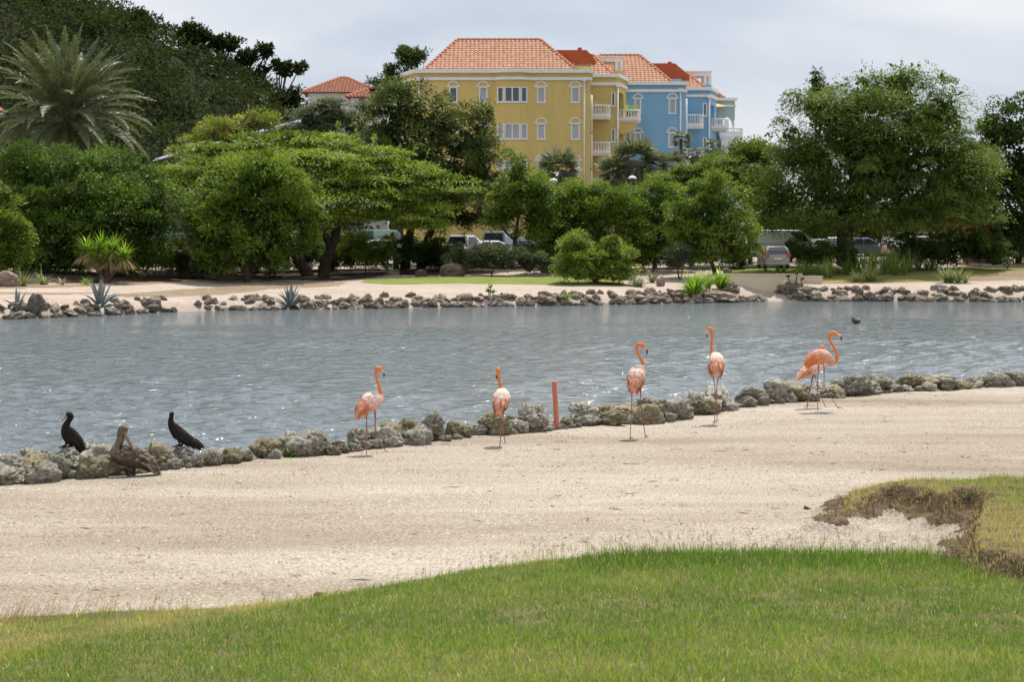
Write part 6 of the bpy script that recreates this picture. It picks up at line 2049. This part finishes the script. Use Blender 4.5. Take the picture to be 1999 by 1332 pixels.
# hollows' stones: a few single stones that stand out
for px, py, hw, lab in ((1577, 996, 10, 'lone brown stone on the sand left of the grass bank'), (620, 1165, 14, 'dark clod of turf at the lawn edge left of centre'), (460, 1190, 12, 'dark turf clod on the lawn edge farther left')):
    p = on(px, py, BZ); k = mpp(p.y)
    rock(BM if px == 1577 else NEARM[10], p + Vector((0, 0, .01)), (hw * k, hw * k * .7, hw * k * .45), lab, None, name='stone', cat='stone')
L = Leaves()
p = on(566, 893, BZ)
blades(L, (p.x, p.y, BZ), 60, .12, .03, .7, .5, g)
o = L.build('weed_tuft', LM['strap']); tag(o, 'small green weed tuft at the foot of the near rocks', 'plant')
# ================================================================== birds
def feather_mat(name, pale, mid, deep, scale=28, glow=0.0):
    """tint 0 pale .. 1 deep, broken up by streaks of the plumage"""
    m = bpy.data.materials.new(name); m.use_nodes = True
    n = m.node_tree.nodes; l = m.node_tree.links; b = n['Principled BSDF']
    b.inputs['Roughness'].default_value = .75; b.inputs['Specular IOR Level'].default_value = .2
    a = n.new('ShaderNodeAttribute'); a.attribute_name = 'tint'
    tc = n.new('ShaderNodeTexCoord'); nz = n.new('ShaderNodeTexNoise'); nz.inputs['Scale'].default_value = scale; nz.inputs['Detail'].default_value = 3
    l.new(tc.outputs['Object'], nz.inputs['Vector'])
    mr = n.new('ShaderNodeMapRange'); mr.inputs['To Min'].default_value = -.11; mr.inputs['To Max'].default_value = .11
    mr.inputs['From Min'].default_value = .3; mr.inputs['From Max'].default_value = .7
    l.new(nz.outputs['Fac'], mr.inputs['Value'])
    ad = n.new('ShaderNodeMath'); ad.operation = 'ADD'; ad.use_clamp = True
    l.new(a.outputs['Fac'], ad.inputs[0]); l.new(mr.outputs['Result'], ad.inputs[1])
    rp = n.new('ShaderNodeValToRGB'); e = rp.color_ramp.elements
    e[0].position = .08; e[0].color = (*pale, 1); e[1].position = .95; e[1].color = (*deep, 1)
    k = e.new(.5); k.color = (*mid, 1)
    l.new(ad.outputs[0], rp.inputs['Fac']); l.new(rp.outputs['Color'], b.inputs['Base Color'])
    bp = n.new('ShaderNodeBump'); bp.inputs['Strength'].default_value = .4; bp.inputs['Distance'].default_value = .01
    l.new(nz.outputs['Fac'], bp.inputs['Height']); l.new(bp.outputs['Normal'], b.inputs['Normal'])
    if glow:                                                 # light passes through the thin vanes of the feathers
        t = n.new('ShaderNodeBsdfTranslucent'); mx = n.new('ShaderNodeMixShader'); mx.inputs['Fac'].default_value = glow
        l.new(rp.outputs['Color'], t.inputs['Color']); l.new(b.outputs['BSDF'], mx.inputs[1]); l.new(t.outputs['BSDF'], mx.inputs[2])
        l.new(mx.outputs['Shader'], n['Material Output'].inputs['Surface'])
    return m


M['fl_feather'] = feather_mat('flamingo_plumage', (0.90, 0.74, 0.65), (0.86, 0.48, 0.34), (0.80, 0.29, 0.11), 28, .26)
M['fl_leg'] = mat('flamingo_leg', (0.34, 0.13, 0.11), .6, .3, col2=(0.24, 0.12, 0.115), vscale=9)
M['fl_bill'] = mat('flamingo_bill', (0.74, 0.42, 0.34), .45, .4)
M['black'] = mat('black_horn', (0.015, 0.013, 0.013), .4, .4)
M['eye'] = mat('bird_eye', (0.55, 0.42, 0.08), .2, .6)
M['pel_feather'] = feather_mat('pelican_plumage', (0.30, 0.24, 0.18), (0.155, 0.115, 0.08), (0.07, 0.05, 0.036), 22)
M['pel_bill'] = mat('pelican_bill', (0.20, 0.165, 0.125), .6, .3, vary=.2, vscale=12)
M['pel_leg'] = mat('pelican_leg', (0.075, 0.07, 0.065), .7, .3)
M['cor_feather'] = feather_mat('cormorant_plumage', (0.03, 0.022, 0.018), (0.015, 0.012, 0.011), (0.009, 0.008, 0.008), 20)
M['cor_bill'] = mat('cormorant_bill', (0.32, 0.20, 0.09), .5, .4, vary=.2)


def bird(name, label, cat, D, spine, legs, mats, bill, bill_mats, tintf, eye=None, plum=None, leg_r=.009, group=None, web=.05, seg=14, gz=None, squash=1.0, nzmin=-.5):
    """spine: (px, py, depth offset, radius m) from tail to head. legs: lists of (px, py, dd). One continuous skin: the legs are drawn out of faces of the belly."""
    feet = [at(l_[-1][0], l_[-1][1], D + l_[-1][2]) for l_ in legs] or [at(spine[len(spine) // 3][0], spine[len(spine) // 3][1], D)]
    base = sum(feet, Vector()) / len(feet)
    root = thing(name, label, cat, base, group)
    ctl = [(*at(p[0], p[1], D + p[2]), p[3]) for p in spine]
    q = smooth_path(ctl, 3)
    pts = [Vector(r_[:3]) for r_ in q]; rad = [max(.004, r_[3]) for r_ in q]
    bm = bmesh.new()
    lay = bm.verts.layers.float.new('tint')
    rings = loft(bm, pts, rad, seg, 0, squash, True)
    n = len(rings)
    for i, rg in enumerate(rings):
        for v in rg:
            rel = (v.co - pts[i]).z / max(rad[i], 1e-4)
            v[lay] = tintf(i / (n - 1), rel, rad[i])
    fd_ = pts[n // 3] - pts[0]; fd_.z = 0; fd_.normalize()
    surf = [[(v.co.copy(), (v.co - pts[i]).normalized()) for v in rg] for i, rg in enumerate(rings)]
    bm.faces.ensure_lookup_table()
    for l_ in legs:
        P = [at(p[0], p[1], D + p[2]) for p in l_]
        P = [P[0]] + [P[0].lerp(P[1], .33), P[0].lerp(P[1], .9)] + P[1:2] + [P[1].lerp(P[2], .12), P[1].lerp(P[2], .93)] + P[2:]
        thigh = leg_r * 2.4
        rads = [thigh, leg_r * 1.05, leg_r, leg_r * 1.7, leg_r * .95, leg_r * .95, leg_r * 1.1]
        P[-1] = P[-1] + Vector((0, 0, leg_r))
        cand = [f for f in bm.faces if len(f.verts) == 4 and f.material_index == 0]
        f = min(cand, key=lambda f: (f.calc_center_median() - P[0]).length)
        c = f.calc_center_median(); offs = [v.co - c for v in f.verts]
        ring = list(f.verts)
        bm.faces.remove(f)
        t0 = (P[0] - c).normalized() if (P[0] - c).length > .02 else (P[1] - P[0]).normalized()
        fa_, fb_ = frame_at(t0, fd_)
        best = None
        for sg in (1, -1):                                   # the ring that follows the face's corners with least twist
            for ph in range(8):
                w_ = [fa_ * math.cos(sg * k * math.pi / 2 + ph * math.pi / 4) + fb_ * math.sin(sg * k * math.pi / 2 + ph * math.pi / 4) for k in range(4)]
                e_ = sum((o_.normalized() - q).length for o_, q in zip(offs, w_))
                if best is None or e_ < best[0]: best = (e_, w_)
        offs = best[1]
        for j, (p, r_) in enumerate(zip(P[0:], rads)):
            t = ((P[j + 1] if j + 1 < len(P) else p) - (P[j - 1] if j else c)).normalized()
            offs = [(o_ - t * o_.dot(t)).normalized() for o_ in offs]
            new = []
            for o_ in offs:
                v = bm.verts.new(p + o_ * r_ * 1.25); v[lay] = .55 if j == 0 else 1
                new.append(v)
            for k in range(4):
                g_ = bm.faces.new((ring[k], ring[(k + 1) % 4], new[(k + 1) % 4], new[k])); g_.material_index = 0 if j == 0 else 1; g_.smooth = True
            ring = new
        g_ = bm.faces.new(ring); g_.material_index = 1
    bmesh.ops.recalc_face_normals(bm, faces=bm.faces)
    o = part('body', bm, mats, root)
    o.modifiers.new('smooth', 'SUBSURF').render_levels = 1
    o.modifiers['smooth'].levels = 1
    # webbed feet: three toes with skin between
    face = (pts[-1] - pts[n // 3]); face.z = 0
    tail_dir = (pts[n // 3] - pts[0]); tail_dir.z = 0
    fd = tail_dir.normalized()
    if web > 0:
        for ft in feet:
            bm = bmesh.new()
            sd = Vector((fd.y, -fd.x, 0))
            h = leg_r * .9
            z0 = ft.z
            toes = [ft + (fd * math.cos(a) + sd * math.sin(a)) * web * 1.5 for a in (-.5, 0, .5)]
            bk = ft - fd * web * .25
            ring_ = [bk, toes[0], ft.lerp((toes[0] + toes[1]) / 2, .85), toes[1], ft.lerp((toes[1] + toes[2]) / 2, .85), toes[2]]
            lo = [bm.verts.new((p.x, p.y, z0 + .001)) for p in ring_]
            hi = [bm.verts.new((p.x + (ft.x - p.x) * .25, p.y + (ft.y - p.y) * .25, z0 + h)) for p in ring_]
            ap = bm.verts.new((ft.x, ft.y, z0 + h * 3.2))
            bm.faces.new(lo[::-1])
            for k in range(6):
                bm.faces.new((lo[k], lo[(k + 1) % 6], hi[(k + 1) % 6], hi[k])); bm.faces.new((hi[k], hi[(k + 1) % 6], ap))
            bmesh.ops.recalc_face_normals(bm, faces=bm.faces)
            part('foot', bm, mats[1], root)
    B = smooth_path([(*at(p[0], p[1], D + p[2]), p[3]) for p in bill], 3)
    bm = bmesh.new()
    rg = loft(bm, [Vector(b[:3]) for b in B], [max(.002, b[3]) for b in B], 8, 0, .8)
    if len(bill_mats) > 1:
        for f in bm.faces:
            c = f.calc_center_median()
            k = min(range(len(B)), key=lambda i: (Vector(B[i][:3]) - c).length)
            if k > len(B) * .48: f.material_index = 1
    part('bill', bm, bill_mats, root, True)
    if eye:
        for s in (-1, 1):
            c = at(eye[0], eye[1], D + eye[2] + s * eye[3])
            bm = bmesh.new(); bmesh.ops.create_uvsphere(bm, u_segments=8, v_segments=6, radius=eye[4]); bmesh.ops.translate(bm, verts=bm.verts, vec=c)
            part('eye', bm, M['eye'] if len(eye) < 6 else M['black'], root, True)
    if plum:
        # folded wings: overlapping feathers laid over the flanks, pointing to the tail
        i0, i1, lg, wd, tf, lift = plum
        for side in (0, 1):
            V, F, T = [], [], []
            gg = np.random.default_rng(700 + side)
            for i in range(int(n * i0), int(n * i1)):
                back = (pts[max(i - 3, 0)] - pts[i + 1]).normalized()
                for k in range(seg):
                    for sub_ in (0, .5):
                        c0, n0 = surf[i][k]; c1, n1 = surf[i][(k + 1) % seg]
                        c = c0.lerp(c1, sub_ + gg.uniform(-.15, .15)); nn = n0.lerp(n1, sub_).normalized()
                        lat = nn.dot(Vector((fd.y, -fd.x, 0)))
                        if nn.z < nzmin or (lat > 0) != bool(side): continue
                        sd = back.cross(nn).normalized()
                        a = (back + nn * lift * gg.uniform(.6, 1.4) + sd * gg.normal(0, .14)).normalized()
                        l_ = lg * gg.uniform(.75, 1.2) * (1.25 if i < n * (i0 + .1) else 1); w = wd * gg.uniform(.8, 1.2)
                        p0 = c + nn * .004
                        b_ = len(V)
                        V += [p0 - sd * w * .3, p0 + sd * w * .3, p0 + a * l_ * .6 + sd * w * .5 + nn * .004, p0 + a * l_ - Vector((0, 0, .1 * l_)), p0 + a * l_ * .6 - sd * w * .5 + nn * .004]
                        F.append((b_, b_ + 1, b_ + 2, b_ + 4)); F.append((b_ + 4, b_ + 2, b_ + 3, b_ + 3))
                        t = tf(i / (n - 1), nn.z, gg)
                        T += [t] * 3 + [min(1, t + .12), t]
            if not V: continue
            F4 = [f for f in F if f[2] != f[3]]; F3 = [f[:3] for f in F if f[2] == f[3]]
            me = bpy.data.meshes.new('wing')
            me.from_pydata([tuple(v) for v in V], [], F4 + F3)
            a = me.attributes.new('tint', 'FLOAT', 'POINT'); a.data.foreach_set('value', T)
            link('wing', me, root, mats[0])
    return root


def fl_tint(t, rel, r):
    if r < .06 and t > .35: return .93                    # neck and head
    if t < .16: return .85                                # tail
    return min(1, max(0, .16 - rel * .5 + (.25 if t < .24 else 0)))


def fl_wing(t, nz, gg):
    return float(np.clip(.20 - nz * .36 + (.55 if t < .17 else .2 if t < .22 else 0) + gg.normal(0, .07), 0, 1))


FG_ = 'flamingos on the near beach'


def flamingo(label, D, spine, legs, bill, eye, deep=0.0):
    tf = lambda t, rel, r: min(1, max(0, fl_tint(t, rel, r) + deep))
    wf = lambda t, nz, gg: float(min(1, max(0, fl_wing(t, nz, gg) + deep)))
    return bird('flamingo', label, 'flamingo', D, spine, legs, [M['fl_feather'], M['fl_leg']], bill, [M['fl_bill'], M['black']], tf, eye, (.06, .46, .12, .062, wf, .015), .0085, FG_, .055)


flamingo('flamingo striding to the right, leftmost, nearest the pelican', 28.2,
         [(703, 806, -.16, .012), (708, 798, -.12, .042), (716, 789, -.05, .088), (725, 783.5, 0, .122), (734, 779.5, .06, .115), (740, 776.5, .10, .078), (743, 771, .12, .042), (741.5, 761, .12, .026), (738.5, 750, .12, .023), (735.5, 740, .12, .022), (733.8, 730, .12, .024), (735.3, 722.5, .12, .031), (739, 719.5, .13, .038), (743, 721.3, .14, .031), (745, 723.5, .15, .02)],
         [[(716, 803, -.04), (715.2, 844, 0), (715.5, 895, -.22)], [(732.5, 804, .05), (732.5, 846, .1), (755, 885, .28)]],
         [(743.5, 722.5, .14, .026), (747, 726.5, .15, .023), (749.5, 731, .16, .019), (749.8, 737, .16, .004)], (741, 719.5, .13, .036, .006))
flamingo('flamingo seen from behind with head turned away, left of the salmon post', 29.4,
         [(975.5, 798, -.17, .014), (976.5, 790, -.13, .055), (978, 781, -.05, .105), (979.5, 775, .05, .12), (979.5, 771, .14, .10), (978.5, 765.5, .2, .055), (977, 757, .22, .03), (975.3, 745, .2, .024), (973.3, 735, .18, .023), (972, 727, .17, .027), (972.3, 721.5, .18, .035), (971, 722.5, .24, .026)],
         [[(973.8, 796, 0), (979, 829, 0), (975.5, 876, -.25)], [(983.8, 795, .02), (980.5, 830, .04), (986.5, 868, .35)]],
         [(971, 724, .24, .022), (969.5, 730, .27, .02), (970, 737, .28, .017), (971.5, 742, .28, .004)], (972, 721, .18, .034, .006))
flamingo('flamingo with orange tail and curved neck looking right, right of the salmon post', 30.8,
         [(1238, 761, -.16, .014), (1239.5, 751, -.1, .056), (1241, 742, -.03, .104), (1243.5, 732, .05, .13), (1247.5, 725, .12, .108), (1252.5, 719.5, .18, .06), (1255.5, 713, .2, .035), (1253.2, 705, .2, .027), (1248.2, 696, .2, .024), (1243.8, 687, .19, .023), (1242.7, 679, .18, .025), (1246, 673, .18, .031), (1251.5, 672.5, .18, .036), (1256.5, 675.5, .18, .03), (1258.5, 677.5, .18, .02)],
         [[(1233.8, 756, 0), (1233.2, 798, 0), (1230, 857, -.12)], [(1250, 754, .06), (1251.5, 797, .1), (1260, 853.5, .12)]],
         [(1257, 677, .18, .026), (1261, 681.5, .19, .023), (1263.3, 687, .19, .019), (1262.3, 694.5, .19, .004)], (1253, 673, .18, .035, .006))
flamingo('flamingo with white back and orange rump seen from behind, head bent left', 33.3,
         [(1398.5, 727, -.15, .02), (1398.3, 719, -.1, .08), (1398, 710, -.02, .122), (1397.2, 703, .08, .13), (1394.5, 697.5, .16, .098), (1391, 693, .2, .052), (1389, 686, .22, .03), (1388.7, 675, .22, .025), (1389.8, 665, .22, .024), (1390.3, 655, .2, .025), (1389.5, 646.5, .18, .031), (1385.8, 641.8, .17, .037), (1382, 644, .16, .03)],
         [[(1391.5, 725, 0), (1396.3, 766, 0), (1394.8, 826, -.12)], [(1404, 724, .03), (1398, 766, .04), (1400, 823, .1)]],
         [(1382.3, 645, .16, .026), (1379.8, 650, .15, .023), (1379.6, 655, .15, .018), (1381, 660, .15, .004)], (1384.5, 642, .17, .036, .006))
flamingo('flamingo in side view with S shaped neck facing right, in front of another', 35.6,
         [(1577, 713, -.02, .015), (1583, 706, 0, .06), (1592, 700.5, 0, .112), (1602, 697.5, 0, .138), (1611, 698, 0, .125), (1618.5, 701.5, 0, .085), (1624.5, 706.5, 0, .045), (1629.5, 708, 0, .031), (1633.2, 703.5, 0, .029), (1634.3, 695, 0, .027), (1631, 683.5, 0, .025), (1625, 673.5, 0, .025), (1619.8, 664.5, 0, .025), (1618.7, 656.5, 0, .028), (1622, 651.3, 0, .033), (1627.8, 650.6, 0, .041), (1633, 653, 0, .033), (1635.5, 654.5, 0, .022)],
         [[(1598, 715, 0), (1595.6, 753, 0), (1596.5, 806, -.1)], [(1609, 714, .03), (1608.6, 753, .05), (1635.5, 797.5, .4)]],
         [(1634, 653.8, 0, .027), (1639.2, 655.5, 0, .025), (1642.3, 660, 0, .02), (1641.8, 667, 0, .004)], (1629, 650, 0, .039, .007), .28)
flamingo('flamingo half hidden behind the S necked one with its neck folded back', 36.3,
         [(1566, 732, -.05, .016), (1572, 727, 0, .058), (1581, 721.5, .08, .105), (1591.5, 717, .18, .122), (1601.5, 712, .28, .10), (1605.5, 702.5, .33, .056), (1606.5, 693, .36, .033), (1605, 684, .37, .032), (1603, 679, .37, .038), (1605.5, 677.5, .4, .036), (1608, 680.5, .42, .028)],
         [[(1588, 730, .05), (1581, 761, .05), (1574.5, 801.5, -.05)], [(1590, 730, .12), (1597, 758, .15), (1612, 797, .25)]],
         [(1608, 681, .42, .024), (1610, 686, .44, .022), (1609.5, 692, .44, .017), (1607.5, 697, .44, .004)], (1606, 678, .39, .034, .006), -.12)


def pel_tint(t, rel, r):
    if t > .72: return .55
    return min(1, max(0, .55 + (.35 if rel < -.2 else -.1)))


bird('pelican', 'brown pelican resting on the sand before the rocks with bill tucked to its chest', 'pelican', 25.5,
     [(302, 922, .10, .02), (293, 914, .08, .06), (279, 901, .05, .112), (261, 894, 0, .135), (244, 890, -.04, .138), (231, 888.5, -.06, .116), (227, 879, -.05, .074), (231.5, 868, -.04, .054), (235.5, 857, -.03, .05), (236, 847, -.03, .05), (238, 838.5, -.02, .053), (242.5, 837.5, -.02, .05), (244.5, 843, -.02, .042)],
     [[(252, 916, -.02), (253, 926, -.02), (253.5, 935, -.05)], [(262, 916, .08), (262.5, 925, .08), (262, 932.5, .1)]],
     [M['pel_feather'], M['pel_leg']], [(243.5, 841, -.02, .04), (248, 853, -.06, .036), (254, 866, -.1, .028), (259, 876, -.12, .018), (261.5, 883, -.12, .006)], [M['pel_bill']],
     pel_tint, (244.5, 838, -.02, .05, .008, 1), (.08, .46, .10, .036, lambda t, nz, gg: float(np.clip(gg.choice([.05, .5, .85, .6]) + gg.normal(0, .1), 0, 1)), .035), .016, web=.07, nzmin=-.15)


def cor_tint(t, rel, r): return .5


bird('cormorant', 'dark cormorant preening on a rock at the left, bill pointing down', 'cormorant', 25.97,
     [(156, 872, .1, .012), (150, 865, .06, .034), (143, 858, .04, .068), (136.5, 850.5, 0, .092), (131.5, 843, -.02, .084), (129, 834.5, -.03, .06), (131.5, 826, -.02, .042), (136, 819.5, -.02, .037), (138, 813.8, -.02, .044), (134.5, 810.3, -.03, .048), (130, 812.5, -.04, .032)],
     [[(130.5, 862, -.02), (128.5, 868, -.02), (126.5, 874.5, -.04)], [(140, 864, .05), (141.5, 869, .05), (140, 873.5, .04)]],
     [M['cor_feather'], M['black']], [(130.5, 812.5, -.04, .024), (125.5, 817.5, -.06, .014), (120.5, 822.8, -.08, .005)], [M['cor_bill']],
     cor_tint, (132, 810.5, -.03, .044, .006, 1), (.08, .5, .12, .035, lambda t, nz, gg: float(np.clip(.25 + gg.normal(0, .25), 0, 1)), .06), .014, 'cormorants on the near rocks', .06)
bird('cormorant', 'slim cormorant upright on a rock right of the pelican with long tail', 'cormorant', 26.88,
     [(394, 873, .12, .012), (382, 868.5, .08, .022), (370, 862.5, .06, .05), (358.5, 855.5, .03, .070), (347.5, 845.5, 0, .080), (338.8, 835, -.03, .068), (334, 826, -.04, .048), (333.7, 819, -.04, .036), (334.4, 813.5, -.04, .03), (335.3, 808.8, -.04, .035), (337.5, 807.3, -.02, .024)],
     [[(350, 863, 0), (350, 868, 0), (348.5, 873, -.03)], [(355, 864, .08), (355.5, 869, .08), (354, 873, .06)]],
     [M['cor_feather'], M['black']], [(337, 807.8, -.03, .018), (339.5, 807.2, 0, .012), (342, 806.5, .03, .004)], [M['cor_bill']],
     cor_tint, (336, 808, -.04, .033, .005, 1), (.16, .55, .12, .035, lambda t, nz, gg: float(np.clip(.2 + gg.normal(0, .25), 0, 1)), .05), .014, 'cormorants on the near rocks', .06)

Dd = on(1671, 631, 0.02).y
bird('water_bird', 'small brown water bird floating on the lagoon near the far right shore', 'bird', Dd,
     [(1681, 625.5, .06, .02), (1678, 626.5, .04, .075), (1673.5, 626.5, 0, .125), (1668.5, 627, -.03, .11), (1665.5, 627.5, -.05, .06), (1664.5, 624.5, -.05, .045), (1665, 621.8, -.05, .05), (1664, 622, -.07, .035)],
     [], [M['pel_feather'], M['pel_leg']], [(1664, 622.5, -.07, .024), (1662.8, 625, -.1, .018), (1662.3, 628, -.11, .005)], [M['pel_bill']],
     lambda t, rel, r: .1 if (t < .35 and rel > .3) else .7, None, None, .01, None, 0)
